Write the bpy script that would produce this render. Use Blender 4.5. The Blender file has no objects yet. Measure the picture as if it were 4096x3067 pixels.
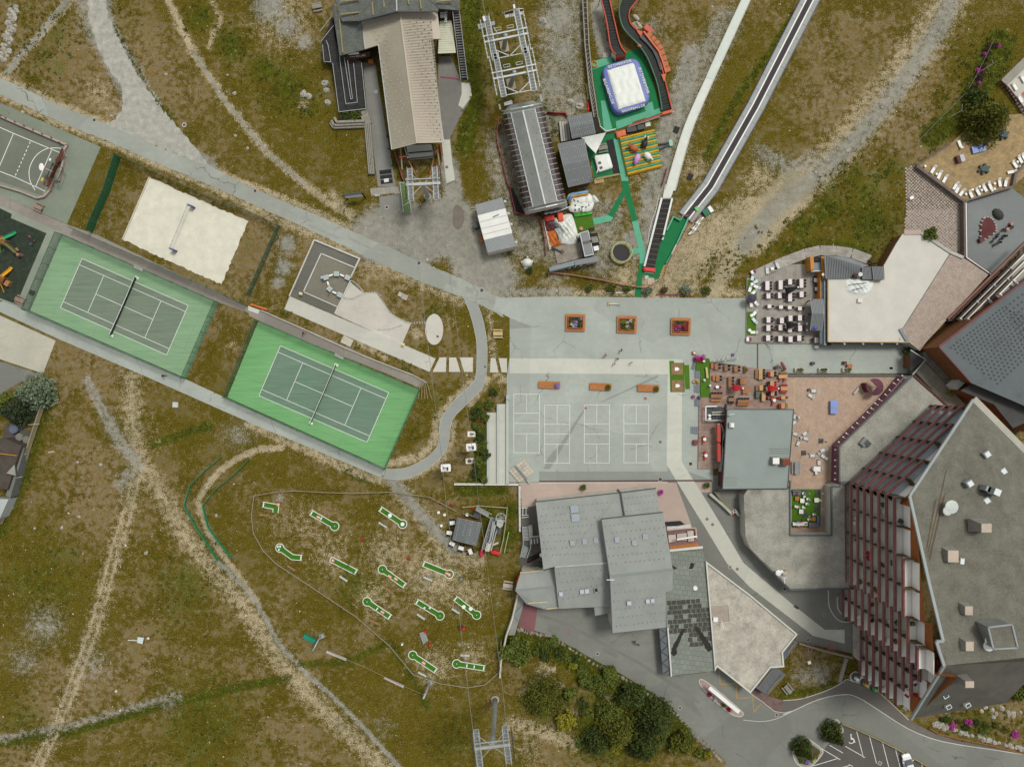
import bpy,random
from math import *
import numpy as np
from mathutils import Vector as Ve
RV=range;NO=bpy.data.objects.new;LK=bpy.context.scene.collection.objects.link;ru=random.uniform;rr0=random.random;rg0=random.gauss
def sk(o):o['kind']='structure';return o
def Z_(z):return Ve((0,0,z))
def iv(n,k,v):n.inputs[k].default_value=v
random.seed(7);di=np.random.default_rng(7)
sc=bpy.context.scene
S,H,CX,CY=19.7,144.0,2048.0,1533.5
hx=bpy.data.cameras.new('camera');fn=NO('camera',hx);sc.collection.objects.link(fn)
fn.location=(0,0,H);hx.sensor_width=36.0;hx.lens=18.0/(2048.0/S/H)
hx.clip_start=1.0;hx.clip_end=4000;sc.camera=fn
w=bpy.data.worlds.new('World');sc.world=w;w.use_nodes=True
nt=w.node_tree;bg=nt.nodes['Background']
fx=nt.nodes.new('ShaderNodeTexSky');fx.sky_type='NISHITA';fx.sun_disc=False
fx.sun_elevation=radians(62);fx.sun_rotation=radians(40)
fx.air_density=1.0;fx.dust_density=6.0;fx.ozone_density=1.0;fx.altitude=1800
jr=nt.nodes.new('ShaderNodeHueSaturation');iv(jr,'Saturation',.12)
nt.links.new(fx.outputs[0],jr.inputs['Color']);nt.links.new(jr.outputs[0],bg.inputs[0]);iv(bg,1,.1)
jj=bpy.data.lights.new('sun','SUN');jj.energy=1.35;jj.angle=radians(15);jj.color=(1.0,.98,.92)
so=NO('sun',jj);sc.collection.objects.link(so);so.location=(60,60,200)
sd=Ve((sin(radians(40))*cos(radians(62)),cos(radians(40))*cos(radians(62)),sin(radians(62))))
so.rotation_euler=(-sd).to_track_quat('-Z','Y').to_euler()
sc.view_settings.view_transform='Standard';sc.view_settings.look='None'
sc.view_settings.exposure=.95;sc.view_settings.gamma=1.0
fr=[0,0,2.208]
def aj(c,r):fr[:]=[1000*c,750*r,2.208]
def a2(ox,oy,s=2.208):fr[:]=[ox,oy,s]
def P(x,y,h=.0):
 k=(H-h)/H/S
 return Ve(((fr[0]+x/fr[2]-CX)*k,(CY-fr[1]-y/fr[2])*k,h))
def PL(al,h=.0):
 if not isinstance(al[0],(tuple,list)):al=list(zip(al[::2],al[1::2]))
 return[P(p[0],p[1],p[2]if len(p)>2 else h)for p in al]
def kz(x0,y0,x1,y1):return atan2(y0-y1,x1-x0)
def az(al,n=5,cc=False):
 al=[Ve(p)for p in al];e2=[];N=len(al)
 rg=RV(N if cc else N-1)
 for i in rg:
  g=lambda j:al[j%N]if cc else al[max(0,min(N-1,j))]
  a,b,c,d=g(i-1),g(i),g(i+1),g(i+2)
  for k in RV(n):
   t=k/n
   e2.append(.5*((2*b)+(c-a)*t+(2*a-5*b+4*c-d)*t*t+(3*b-a-3*c+d)*t**3))
 if not cc:e2.append(al[-1])
 return e2
def b6(al,d):
 c=sum((Ve((p[0],p[1],0))for p in al),Ve())/len(al);e2=[]
 for p in al:
  v=Ve((p[0]-c.x,p[1]-c.y,0));L=v.length
  q=c+v*max(0,(L-d)/L);e2.append(Ve((q.x,q.y,p[2]if len(p)>2 else 0)))
 return e2
def mt(v):v/=255.0;return v/12.92 if v<=.04045 else((v+.055)/1.055)**2.4
KX=1.45
def C(dh):return tuple(min(.82,mt(v)/KX)for v in dh)+(1,)
MT={}
def nodes(name):
 m=bpy.data.materials.new(name);m.use_nodes=True
 return m,m.node_tree.nodes,m.node_tree.links,m.node_tree.nodes['Principled BSDF']
def nz(N,L,k2,scale,gq=4,dl=.55,kp=0):
 n=N.new('ShaderNodeTexNoise');iv(n,'Scale',scale);iv(n,'Detail',gq)
 iv(n,'Roughness',dl);iv(n,'Distortion',kp)
 if k2 is not None:L.new(k2,n.inputs['Vector'])
 return n.outputs['Fac']
def de(N,L,op,a,b=None,c=None,i6=False):
 n=N.new('ShaderNodeMath');n.operation=op;n.use_clamp=i6
 for i,v in enumerate((a,b,c)):
  if v is None:continue
  if isinstance(v,(int,float)):n.inputs[i].default_value=v
  else:L.new(v,n.inputs[i])
 return n.outputs[0]
def a7(N,L,f,a,b,bt='MIX'):
 n=N.new('ShaderNodeMix');n.data_type='RGBA';n.blend_type=bt
 for i,v in((0,f),(6,a),(7,b)):
  if isinstance(v,(int,float)):n.inputs[i].default_value=v
  elif isinstance(v,tuple):n.inputs[i].default_value=v
  else:L.new(v,n.inputs[i])
 return n.outputs[2]
def da(N,L,f,lo,hi):
 n=N.new('ShaderNodeMapRange');iv(n,1,lo);iv(n,2,hi);L.new(f,n.inputs[0]);return n.outputs[0]
def sh(dh,k):return tuple(max(0,min(255,v*k))for v in dh)
def dq(N):return N.new('ShaderNodeNewGeometry').outputs['Position']
def M(name,dh=(150,150,150),dl=.85,el=.12,l2=.5,fs=7,fw=.12,fh=0,ii=None,ce=0,bz=(70,62,55),eq=0):
 if name in MT:return MT[name]
 m,N,L,B=nodes(name);p=dq(N)
 a=nz(N,L,p,l2,5,.6);b=nz(N,L,p,fs,3,.6)
 f=da(N,L,de(N,L,'ADD',de(N,L,'MULTIPLY',a,.55),de(N,L,'MULTIPLY',b,.45)),.3,.7)
 lo,hi=(sh(dh,1-el),sh(dh,1+el))if ii is None else(dh,ii)
 bp=a7(N,L,f,C(lo),C(hi))
 if ce:
  s=da(N,L,nz(N,L,p,.22,6,.65,.4),.56,.74)
  bp=a7(N,L,de(N,L,'MULTIPLY',s,ce),bp,C(bz))
 if eq:
  oi=N.new('ShaderNodeObjectInfo').outputs['Random']
  bp=a7(N,L,1.0,bp,a7(N,L,oi,(1-eq,)*3+(1,),(1+eq,)*3+(1,)),'MULTIPLY')
 L.new(bp,B.inputs['Base Color']);iv(B,'Roughness',dl);iv(B,'Metallic',fh)
 iv(B,'Specular IOR Level',.3)
 if fw:
  bn=N.new('ShaderNodeBump');iv(bn,'Strength',fw);iv(bn,'Distance',.05)
  L.new(b,bn.inputs['Height']);L.new(bn.outputs[0],B.inputs['Normal'])
 MT[name]=m;return m
def ix(N,L,g3):
 v=N.new('ShaderNodeMapping');iv(v,'Rotation',(0,0,radians(g3)));L.new(dq(N),v.inputs[0]);return v.outputs[0]
def ew(name,c1,c2,ka,g3,bw,bh,ms=.02,offset=.5,j7=0,fw=.3,el=.25,dl=.85):
 if name in MT:return MT[name]
 m,N,L,B=nodes(name);v=ix(N,L,g3)
 b=N.new('ShaderNodeTexBrick');b.offset=offset;L.new(v,b.inputs['Vector'])
 iv(b,'Color1',C(c1));iv(b,'Color2',C(c2));iv(b,'Mortar',C(ka))
 iv(b,'Scale',1);iv(b,'Mortar Size',ms);iv(b,'Bias',j7)
 iv(b,'Brick Width',bw);iv(b,'Row Height',bh);iv(b,'Mortar Smooth',.3)
 n=da(N,L,nz(N,L,dq(N),.7,6,.65),.3,.7)
 bp=a7(N,L,1.0,b.outputs[0],a7(N,L,n,(1-el,)*3+(1,),(1+el,)*3+(1,)),'MULTIPLY')
 L.new(bp,B.inputs['Base Color']);iv(B,'Roughness',dl);iv(B,'Specular IOR Level',.3)
 bn=N.new('ShaderNodeBump');bn.invert=True;iv(bn,'Strength',fw);iv(bn,'Distance',.03)
 L.new(b.outputs[1],bn.inputs['Height']);L.new(bn.outputs[0],B.inputs['Normal'])
 MT[name]=m;return m
def a6(name,dh,im=.5,hu=.25,el=.1,f2=.09,e8=(150,140,120),du=.0):
 if name in MT:return MT[name]
 m,N,L,B=nodes(name);p=dq(N)
 a=da(N,L,nz(N,L,p,.12,6,.6),.3,.7);f=nz(N,L,p,14,2,.5);m4=da(N,L,nz(N,L,p,1.1,5,.6),.3,.7)
 bp=a7(N,L,a,C(sh(dh,1-el)),C(sh(dh,1+el)))
 bp=a7(N,L,de(N,L,'MULTIPLY',m4,.5),bp,C(sh(dh,1-el*1.2)))
 bp=a7(N,L,de(N,L,'MULTIPLY',da(N,L,f,.35,.75),.3),bp,C(sh(dh,.82)))
 sv=N.new('ShaderNodeMapping');iv(sv,'Scale',(.05,.9,1));L.new(p,sv.inputs[0]);bp=a7(N,L,de(N,L,'MULTIPLY',da(N,L,nz(N,L,sv.outputs[0],1,4,.6),.5,.7),.35),bp,C(sh(dh,.9)))
 v=N.new('ShaderNodeTexVoronoi');v.feature='F1';iv(v,'Scale',.06);L.new(p,v.inputs['Vector'])
 sp=N.new('ShaderNodeSeparateColor');L.new(v.outputs['Color'],sp.inputs[0])
 bp=a7(N,L,de(N,L,'MULTIPLY',da(N,L,sp.outputs[0],.55,.6),hu),bp,C(sh(dh,.84)))
 wv=N.new('ShaderNodeVectorMath');wv.operation='ADD'
 nn=N.new('ShaderNodeTexNoise');iv(nn,'Scale',.5);iv(nn,'Detail',5);L.new(p,nn.inputs['Vector'])
 s2=N.new('ShaderNodeVectorMath');s2.operation='SCALE';iv(s2,'Scale',1.6);L.new(nn.outputs['Color'],s2.inputs[0])
 L.new(p,wv.inputs[0]);L.new(s2.outputs[0],wv.inputs[1])
 e=N.new('ShaderNodeTexVoronoi');e.feature='DISTANCE_TO_EDGE';iv(e,'Scale',f2);L.new(wv.outputs[0],e.inputs['Vector'])
 ck=de(N,L,'LESS_THAN',e.outputs['Distance'],.0035)
 ck=de(N,L,'MULTIPLY',ck,de(N,L,'MULTIPLY',da(N,L,nz(N,L,p,.2,3),.48,.56),im))
 bp=a7(N,L,ck,bp,C(sh(dh,.5)))
 if du:
  d=da(N,L,nz(N,L,p,.35,7,.7,.5),.5,.75);bp=a7(N,L,de(N,L,'MULTIPLY',d,du),bp,C(e8))
 L.new(bp,B.inputs['Base Color']);iv(B,'Roughness',.9);iv(B,'Specular IOR Level',.25)
 bn=N.new('ShaderNodeBump');iv(bn,'Strength',.15);iv(bn,'Distance',.02)
 L.new(f,bn.inputs['Height']);L.new(bn.outputs[0],B.inputs['Normal'])
 MT[name]=m;return m
def a4(name,dh,hb,dl=.7):
 if name in MT:return MT[name]
 m,N,L,B=nodes(name);iv(B,'Base Color',C(dh));iv(B,'Roughness',dl)
 t=N.new('ShaderNodeBsdfTransparent');x=N.new('ShaderNodeMixShader')
 p=dq(N);f=da(N,L,nz(N,L,p,1.5,4),.3,.7)
 L.new(de(N,L,'MULTIPLY_ADD',f,hb*.5,hb*.75),x.inputs[0]);L.new(t.outputs[0],x.inputs[1]);L.new(B.outputs[0],x.inputs[2])
 L.new(x.outputs[0],N['Material Output'].inputs[0]);MT[name]=m;return m
def ea(name='window_glass',dh=(60,74,78)):
 if name in MT:return MT[name]
 m,N,L,B=nodes(name);iv(B,'Base Color',C(dh));iv(B,'Roughness',.08)
 iv(B,'Specular IOR Level',.7);MT[name]=m;return m
def bi(name,c1,c2,c3,s1=.25,s2=3):
 m,N,L,B=nodes(name);p=dq(N);a=da(N,L,nz(N,L,p,s1,4,.6),.35,.65);b=da(N,L,nz(N,L,p,s2,4,.7),.3,.7)
 L.new(a7(N,L,a,a7(N,L,b,C(c1),C(c2)),a7(N,L,b,C(c1),C(c3))),B.inputs['Base Color']);iv(B,'Roughness',.8);iv(B,'Specular IOR Level',.15);MT[name]=m;return m
ed=sc.collection;fk={}
def gz(o):
 v=Z_(0)
 while o is not None:v=v+o.location;o=o.parent
 return v
class MB:
 def __init__(s):s.v=[];s.f=[];s.mi=[];s.m=0
 def add(s,vs,fs):
  n=len(s.v);s.v+=[tuple(v)for v in vs]
  for f in fs:s.f.append(tuple(i+n for i in f));s.mi.append(s.m)
  return s
 def face(s,*al):return s.add(al,[tuple(RV(len(al)))])
 def ak(s,al,z0,z1):
  n=len(al);a=sum(al[i][0]*al[(i+1)%n][1]-al[(i+1)%n][0]*al[i][1]for i in RV(n))
  if a<0:al=list(al)[::-1]
  vs=[(p[0],p[1],z0)for p in al]+[(p[0],p[1],z1)for p in al]
  return s.add(vs,[tuple(RV(n,2*n)),tuple(RV(n-1,-1,-1))]+[(i,(i+1)%n,n+(i+1)%n,n+i)for i in RV(n)])
 def ai(s,al,t,z0=None):
  n=len(al);a=sum(al[i][0]*al[(i+1)%n][1]-al[(i+1)%n][0]*al[i][1]for i in RV(n))
  if a<0:al=list(al)[::-1]
  vs=[tuple(p)for p in al]+[(p[0],p[1],p[2]-t if z0 is None else z0)for p in al]
  return s.add(vs,[tuple(RV(n)),tuple(RV(2*n-1,n-1,-1))]+[(i,n+i,n+(i+1)%n,(i+1)%n)for i in RV(n)])
 def ao(s,cx,cy,z0,sx,sy,sz,rz=0):
  c,q=cos(rz),sin(rz);vs=[]
  for z in(z0,z0+sz):
   for x,y in((-1,-1),(1,-1),(1,1),(-1,1)):
    x*=sx/2;y*=sy/2;vs.append((cx+x*c-y*q,cy+x*q+y*c,z))
  return s.add(vs,[(0,3,2,1),(4,5,6,7),(0,1,5,4),(1,2,6,5),(2,3,7,6),(3,0,4,7)])
 def ae(s,a,b,w_,t=None):
  a,b=Ve(a),Ve(b);d=b-a;L=d.length
  if L<1e-6:return s
  d.normalize();t=t or w_
  u=d.cross(Z_(1))
  if u.length<1e-3:u=Ve((1,0,0))
  u.normalize();v=u.cross(d);vs=[]
  for p in(a,b):
   for x,y in((-1,-1),(1,-1),(1,1),(-1,1)):vs.append(p+u*x*w_/2+v*y*t/2)
  return s.add(vs,[(0,3,2,1),(4,5,6,7),(0,1,5,4),(1,2,6,5),(2,3,7,6),(3,0,4,7)])
 def af(s,al,w_,t=None):
  for a,b in zip(al[:-1],al[1:]):s.ae(a,b,w_,t)
  return s
 def bf(s,al,r,n=6,r2=None,gi=True):
  al=[Ve(p)for p in al];k=len(al);vs=[];fs=[];u0=None
  for i,p in enumerate(al):
   d=(al[min(i+1,k-1)]-al[max(i-1,0)]).normalized()
   u=d.cross(Z_(1))if u0 is None else u0-d*u0.dot(d)
   if u.length<1e-3:u=d.cross(Ve((0,1,0)))
   u.normalize();u0=u;v=d.cross(u);rr=r if r2 is None else r+(r2-r)*i/(k-1)
   for j in RV(n):a=2*pi*j/n;vs.append(p+(u*cos(a)+v*sin(a))*rr)
  for i in RV(k-1):
   for j in RV(n):fs.append((i*n+j,i*n+(j+1)%n,(i+1)*n+(j+1)%n,(i+1)*n+j))
  if gi:fs+=[tuple(RV(n-1,-1,-1)),tuple(RV((k-1)*n,k*n))]
  return s.add(vs,fs)
 def bu(s,cx,cy,z0,r,h,n=12,r2=None):return s.bf([(cx,cy,z0),(cx,cy,z0+h)],r,n,r2)
 def cn(s,c,rx,ry,jp,nu=10,nv=6,ko=False,lq=0):
  vs=[];fs=[];c=Ve(c);q,w_=cos(lq),sin(lq)
  lo=0 if ko else-pi/2
  for i in RV(nv+1):
   t=lo+(pi/2-lo)*i/nv
   for j in RV(nu):
    a=2*pi*j/nu;x,y=rx*cos(t)*cos(a),ry*cos(t)*sin(a)
    vs.append((c.x+x*q-y*w_,c.y+x*w_+y*q,c.z+jp*sin(t)))
  for i in RV(nv):
   for j in RV(nu):fs.append((i*nu+j,i*nu+(j+1)%nu,(i+1)*nu+(j+1)%nu,(i+1)*nu+j))
  return s.add(vs,fs)
 def ap(s,al,w_,z0,z1,cc=False):
  al=[Ve((p[0],p[1],0))for p in al];n=len(al);Lf,Rt=[],[]
  for i in RV(n):
   a=al[i-1]if(i or cc)else al[i];b=al[(i+1)%n]if(i<n-1 or cc)else al[i]
   d1=(al[i]-a);d2=(b-al[i]);d1=d1.normalized()if d1.length else d2.normalized();d2=d2.normalized()if d2.length else d1
   t=(d1+d2);t=t.normalized()if t.length>1e-4 else d1;nn=Ve((-t.y,t.x,0));k=w_/2/max(.4,nn.dot(Ve((-d1.y,d1.x,0))))
   Lf.append(al[i]+nn*k);Rt.append(al[i]-nn*k)
  vs=[]
  for l,r in zip(Lf,Rt):vs+=[(l.x,l.y,z0),(r.x,r.y,z0),(r.x,r.y,z1),(l.x,l.y,z1)]
  fs=[]
  for i in RV(n if cc else n-1):
   a,b=4*i,4*((i+1)%n)
   fs+=[(a+3,a+2,b+2,b+3),(a,a+3,b+3,b),(a+2,a+1,b+1,b+2),(a+1,a,b,b+1)]
  if not cc:fs+=[(0,1,2,3),(4*n-1,4*n-2,4*n-3,4*n-4)]
  return s.add(vs,fs)
 def mesh(s,name,es,ek=Z_(0)):
  me=bpy.data.meshes.new(name)
  me.from_pydata([(v[0]-ek[0],v[1]-ek[1],v[2]-ek[2])for v in s.v],[],s.f)
  for m in(es if isinstance(es,(list,tuple))else[es]):me.materials.append(m)
  if any(s.mi):me.polygons.foreach_set('material_index',s.mi)
  return me
 def aa(s,name,es,parent=None,ej=False,br=True):
  if parent is not None:ek=Z_(0)if ej else gz(parent)
  else:
   if ej:ek=Z_(0)
   else:
    A=np.array(s.v);lo,hi=A.min(0),A.max(0);ek=Ve(((lo[0]+hi[0])/2,(lo[1]+hi[1])/2,lo[2]))
  o=NO(name,s.mesh(name,es,ek));ed.objects.link(o)
  if parent is not None:o.parent=parent;fk.setdefault(parent.name,[]).append(o)
  else:o.location=ek
  if not br:o.data.shade_smooth()
  return o
def aw(o,ah=None,ey=None,cg=None,ay=None):
 if ah:o['label']=ah
 if ey:o['category']=ey
 if cg:o['group']=cg
 if ay:o['kind']=ay
 return o
def ab(name,ah,ey,ha=(0,0,0),rz=0,cg=None):
 o=NO(name,None);ed.objects.link(o);o.location=ha;o.rotation_euler=(0,0,rz);o.empty_display_size=.3
 return aw(o,ah,ey,cg)
def f8(o,parent=None):
 c=o.copy();ed.objects.link(c)
 if parent is not None:c.parent=parent;fk.setdefault(parent.name,[]).append(c)
 for ch in list(fk.get(o.name,[])):f8(ch,c)
 return c
def fi(body,ha,size,rz,a9,parent,name='lettering',up=.0,g2=.01,sx=1.0):
 cu=bpy.data.curves.new(name,'FONT');cu.body=body;cu.size=size;cu.extrude=g2;cu.align_x='CENTER';cu.align_y='CENTER';cu.space_character=1.05
 j2=NO(name,cu);ed.objects.link(j2);bpy.context.view_layer.update()
 me=bpy.data.meshes.new_from_object(j2.evaluated_get(bpy.context.evaluated_depsgraph_get()));bpy.data.objects.remove(j2);bpy.data.curves.remove(cu)
 me.materials.clear();me.materials.append(a9);o=NO(name,me);ed.objects.link(o)
 ek=gz(parent)if parent is not None else Z_(0);o.parent=parent;o.location=Ve(ha)-ek;o.rotation_euler=(up,0,rz);o.scale=(sx,1,1)
 if parent is not None:fk.setdefault(parent.name,[]).append(o)
 return o
hd=set()
def dr(ev,ha,rz=0,ah=None,cg=None,scale=None):
 if ev.name in hd:o=f8(ev)
 else:o=ev;hd.add(ev.name)
 o.location=ha;o.rotation_euler=(0,0,rz)
 if scale:o.scale=scale if isinstance(scale,tuple)else(scale,)*3
 aw(o,ah,None,cg);return o
cm=[]
def jb(al,jk,gs=.5):
 e2=[];n=len(al)
 for i in RV(n):
  a,b=Ve(al[i]),Ve(al[(i+1)%n]);k=max(1,int((b-a).length/gs));nn=Ve((-(b-a).y,(b-a).x,0));nn=nn.normalized()if nn.length else nn
  for j in RV(k):e2.append(a.lerp(b,j/k)+nn*ru(-jk,jk))
 return e2
def aq(name,al,z,a9,ay='structure',bk=0,t=.05,h9=True,parent=None):
 if bk:al=jb(al,bk)
 o=MB().ak(al,z-t,z).aa(name,a9,parent)
 if parent is None:aw(o,ay=ay)
 if h9:cm.append([(p[0],p[1])for p in al])
 return o
def eu(X,Y,et):
 a=np.array(et);r=np.zeros(X.shape,bool);x0,y0=a.min(0);x1,y1=a.max(0);fu=(X>=x0)&(X<=x1)&(Y>=y0)&(Y<=y1)
 if not fu.any():return r
 xs,ys=X[fu],Y[fu];ja=np.zeros(xs.shape,bool);n=len(a)
 for i in RV(n):
  xa,ya=a[i];xb,yb=a[i-1]
  if ya==yb:continue
  ja^=((ya>ys)!=(yb>ys))&(xs<(xb-xa)*(ys-ya)/(yb-ya)+xa)
 r[fu]=ja;return r
cq=[]
def au(ch,al,wt,k=1.0,e6=1.0):cq.append((ch,PL(al),wt/fr[2]/S,e6,k))
def ag(ch,x,y,r,k=1.0,e6=None):rm=r/fr[2]/S;cq.append((ch,[P(x,y),P(x+1,y)],rm,e6 or rm*1.2,k))
h7=a6('pale_asphalt',(174,180,170),.7,.3,.07,e8=(190,186,172),du=.25)
il=a6('road_asphalt',(164,168,157),.8,.4,.08,e8=(186,180,160),du=.35)
e4=a6('grey_asphalt',(134,135,126),.7,.35,.08)
i7=a6('dark_asphalt',(98,95,89),.3,.3,.08)
bq=a6('pale_concrete',(206,206,192),.25,.25,.05,e8=(188,182,164),du=.3)
fq=a6('pinkish_concrete',(192,172,158),.3,.2,.06)
ke=M('gravel',(164,162,150),.95,.2,.8,5,.6)
l7=M('pale_dirt',(178,166,134),.95,.14,.6,5,.4)
fg=M('white_paint',(232,234,226),.7,.06,1,9,0)
ep=M('worn_white_line',(222,224,214),.8,.12,1.5,12,0)
dc=M('concrete_wall',(176,174,162),.9,.14,.7,6,.2,ce=.4)
aj(0,0)
up=PL([-60,655,480,910,820,1050,1090,1160,1400,1300,1880,1480])
lo=PL([-60,805,480,1060,830,1200,1050,1290,1500,1490,1900,1656])
aj(1,1)
up+=PL([50,20,560,230,1090,470,1500,650,1850,800,2208,972]);lo+=PL([160,210,650,430,1080,640,1500,830,1890,975,2010,1025,2150,1092,2240,1150])
aq('road',up+lo[::-1],.012,il,bk=.1)
aj(2,1)
pz=PL([-30,960,0,972,600,962,1200,972,2172,978,2172,1380]);aj(3,1);pz+=PL([650,1380,1420,1385,1420,1640,-40,1640])
aj(2,2);pz+=PL([1880,0,1880,930,60,945,60,0]);aj(2,1);pz+=PL([60,1656,85,1500,85,1150,0,1105,-60,1080])
aq('plaza',pz,.016,h7)
aj(2,1);hq=PL([85,1508,1612,1518,1612,1656]);aj(2,2);hq+=PL([1608,0,1605,765,1850,1150,2000,1400,2150,1656])
aj(3,3);ft=PL([0,50,380,370,660,590,835,590]);gk=PL([835,712,560,645,0,215])
aj(2,2);b2=PL([2000,1656,1840,1390,1660,1100,1472,790,1480,30]);aj(2,1);b2+=PL([1490,1648,85,1640])
aq('concrete_band',hq+ft[:0]+b2,.021,bq)
aj(2,2);c4=PL([2000,1656,2150,1656]);aq('concrete_lane',[c4[0],c4[1]]+ft+gk,.024,bq)
aj(2,2);sl=PL([1470,935,1880,935,2050,1110,2130,1230,2110,1420,2208,1560]);aj(3,3);sl+=PL([100,0,350,240,700,240,700,420,780,515,900,530,900,800,420,690,400,630,0,290])
aj(2,3);sl+=PL([1850,0]);aj(2,2);sl+=PL([1690,1330,1530,1040])
aq('side_lane',sl,.013,e4)
a2(0,0,1);aq('paved_yard',PL([2085,1900,2900,1900,2960,1960,3400,1960,3440,2360,3380,2480,3190,2530,3130,2640,2900,2720,2640,2600,2440,2515,2095,2425]),.009,e4)
aj(2,2)
aq('pink_pavement',PL([178,948,1555,950,1700,1350,1770,1540,1480,1560,320,1300,190,1160]),.0195,fq)
aq('pink_pavement',PL([1718,948,1872,945,1872,1032,1765,1036]),.0195,fq)
o=MB().ap(PL([345,936,900,934,1870,930]),.32,.015,.027).aa('drain_channel',M('rusty_grate',(92,62,62),.7,.25,3,12));sk(o)
o=MB().ap(PL([345,950,1480,946]),.18,.015,.03).aa('kerb',bq);sk(o)
aj(3,1);o=MB().ap(PL([66,1380,66,1600]),.28,.015,.027).aa('drain_channel',MT['rusty_grate']);sk(o)
aj(0,1);fp=PL([-30,1015,60,1000,175,1065,265,1095,1645,1695]);aj(1,2);fp+=PL([0,300,1195,830])
cl=PL([1200,830,1370,820,1540,740,1640,650,1668,560,1690,380,1800,230,1945,90]);aj(1,1);cl+=PL([1995,1656,2003,1390,1980,1250,1940,1100,1888,972])
cr=PL([2012,1028,2060,1180,2090,1350,2095,1500,2085,1656]);aj(1,2);cr+=PL([2040,130,1900,270,1785,400,1755,590,1700,710,1560,830,1380,915,1175,912])
fl=PL([1175,912,0,420]);aj(0,1);fl+=PL([1260,1656,500,1330,-30,1085])
aq('footpath',fp+fl,.012,h7)
f7=a6('curved_path_asphalt',(158,162,154),.1,.1,.05)
cl,cr=az(cl,4),az(cr,4)
aq('curved_path',cl+cr,.016,f7)
for e in(cl,cr):sk(MB().ap(e,.12,-.03,.05).aa('kerb',dc))
aj(0,1)
i8=a6('greenish_grey_asphalt',(148,156,138),.3,.3,.07)
aq('sports_court',PL([-30,60,-30,-760,550,-506,890,-356,735,0,592,322]),.012,a6('faded_green_court',(136,144,126),.3,.25,.08))
aq('court_path',PL([-30,60,600,330,860,420,2208,1068,2260,1130,1935,1015,560,415,480,372,-30,145]),.0165,a6('pinkish_grey_path',(150,142,132),.5,.4,.1))
aq('playground_surround',PL([-30,145,480,372,560,415,268,1090,175,1060,-30,985]),.0125,i8)
m5=ew('green_rubber_tiles',(40,50,38),(50,62,44),(30,38,30),-23.5,.5,.5,.02,0)
aq('rubber_playground_floor',PL([-30,170,105,235,95,270,410,405,145,1030,-30,965]),.05,m5)
aq('concrete_pad',PL([-30,1115,0,1130,492,1352,380,1642,-30,1505]),.018,a6('cream_concrete',(196,192,174),.2,.2,.06,du=.3))
aj(0,2);aq('yard',PL([-30,-130,350,-10,375,5,180,60,30,150,-30,220]),.014,e4)
aj(0,1)
kt=M('sand',(216,212,192),.95,.08,.5,6,.5)
m1=PL([1320,-90,1900,170,2195,300,1955,855,1500,655,1085,460])
aq('sand_court',m1,.03,kt,bk=.16)
def d7(name,dh,g3):
 m,N,L,B=nodes(name);v=N.new('ShaderNodeMapping');iv(v,'Rotation',(0,0,radians(g3)));iv(v,'Scale',(.12,2.2,1));L.new(dq(N),v.inputs[0])
 st=da(N,L,nz(N,L,v.outputs[0],1,5,.6),.3,.7);a=da(N,L,nz(N,L,dq(N),.13,5,.6),.3,.7)
 bp=a7(N,L,st,C(sh(dh,.9)),C(sh(dh,1.1)));bp=a7(N,L,de(N,L,'MULTIPLY',a,.55),bp,C((dh[0]*1.18,dh[1]*1.05,dh[2]*1.12)))
 b=N.new('ShaderNodeTexBrick');b.offset=0;rv=N.new('ShaderNodeMapping');iv(rv,'Rotation',(0,0,radians(g3)));L.new(dq(N),rv.inputs[0]);L.new(rv.outputs[0],b.inputs['Vector'])
 iv(b,'Brick Width',9.1);iv(b,'Row Height',4.05);iv(b,'Mortar Size',.018);iv(b,'Scale',1)
 bp=a7(N,L,de(N,L,'MULTIPLY',b.outputs[1],.6),bp,C(sh(dh,.62)))
 L.new(bp,B.inputs['Base Color']);iv(B,'Roughness',.85);MT[name]=m;return m
def fe(g6,gc,ca,cb,kq):
 aq('tennis_court_apron',g6,.03,ca);aq('tennis_court',gc,.035,cb)
 a,b,c,d=[Ve(p)for p in gc];mb=MB();LW=.09
 def at(u,v):return a.lerp(b,u).lerp(d.lerp(c,u),v)
 def ln(u0,v0,u1,v1):mb.ap([at(u0,v0),at(u1,v1)],LW,.03,.0395)
 q=1.37/10.97;s_=5.49/23.77
 for v in(0,q,1-q,1):ln(0,v,1,v)
 for u in(0,1):ln(u,-.003,u,1.003)
 for u in(s_,1-s_):ln(u,q,u,1-q)
 ln(s_,.5,1-s_,.5);ln(0,.5,.008,.5);ln(.992,.5,1,.5)
 sk(mb.aa('court_lines',fg))
 t=ab('tennis_net','black tennis net with white tape strung across the '+kq+' court','tennis net',at(.5,.5))
 n0,n1=at(.5,-.085),at(.5,1.085);n=12;k4=MB();ih=MB();top=[]
 for i in RV(n+1):
  p=n0.lerp(n1,i/n);zz=1.07-.16*sin(pi*i/n);top.append(Ve((p.x,p.y,zz)))
 for p,q2 in zip(top[:-1],top[1:]):k4.ae(Ve((p.x,p.y,p.z/2+.02)),Ve((q2.x,q2.y,q2.z/2+.02)),.03,p.z-.04)
 ih.af(top,.07,.08);k4.aa('net',a4('black_netting',(22,26,22),.7),t);ih.aa('tape',fg,t)
 for p in(n0,n1):
  pm=MB().bu(p.x,p.y,0,.06,1.12,8);po=pm.aa('post',M('green_metal',(46,96,74),.5),t)
  MB().ao(p.x,p.y,.03,.8,.45,.16,kz(0,0,1,0)-.4).aa('base_block',M('white_plastic',(236,236,230),.5,.04),t)
aj(0,1)
mu=d7('pale_green_court',(122,160,119),23.6);ku=d7('faded_green_play_surface',(108,126,104),23.6)
ll=PL([555,415,1935,1015,1645,1685,265,1088]);mp=PL([725,628,1663,1042,1472,1478,535,1062])
fe(ll,mp,mu,ku,'faded green')
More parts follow.
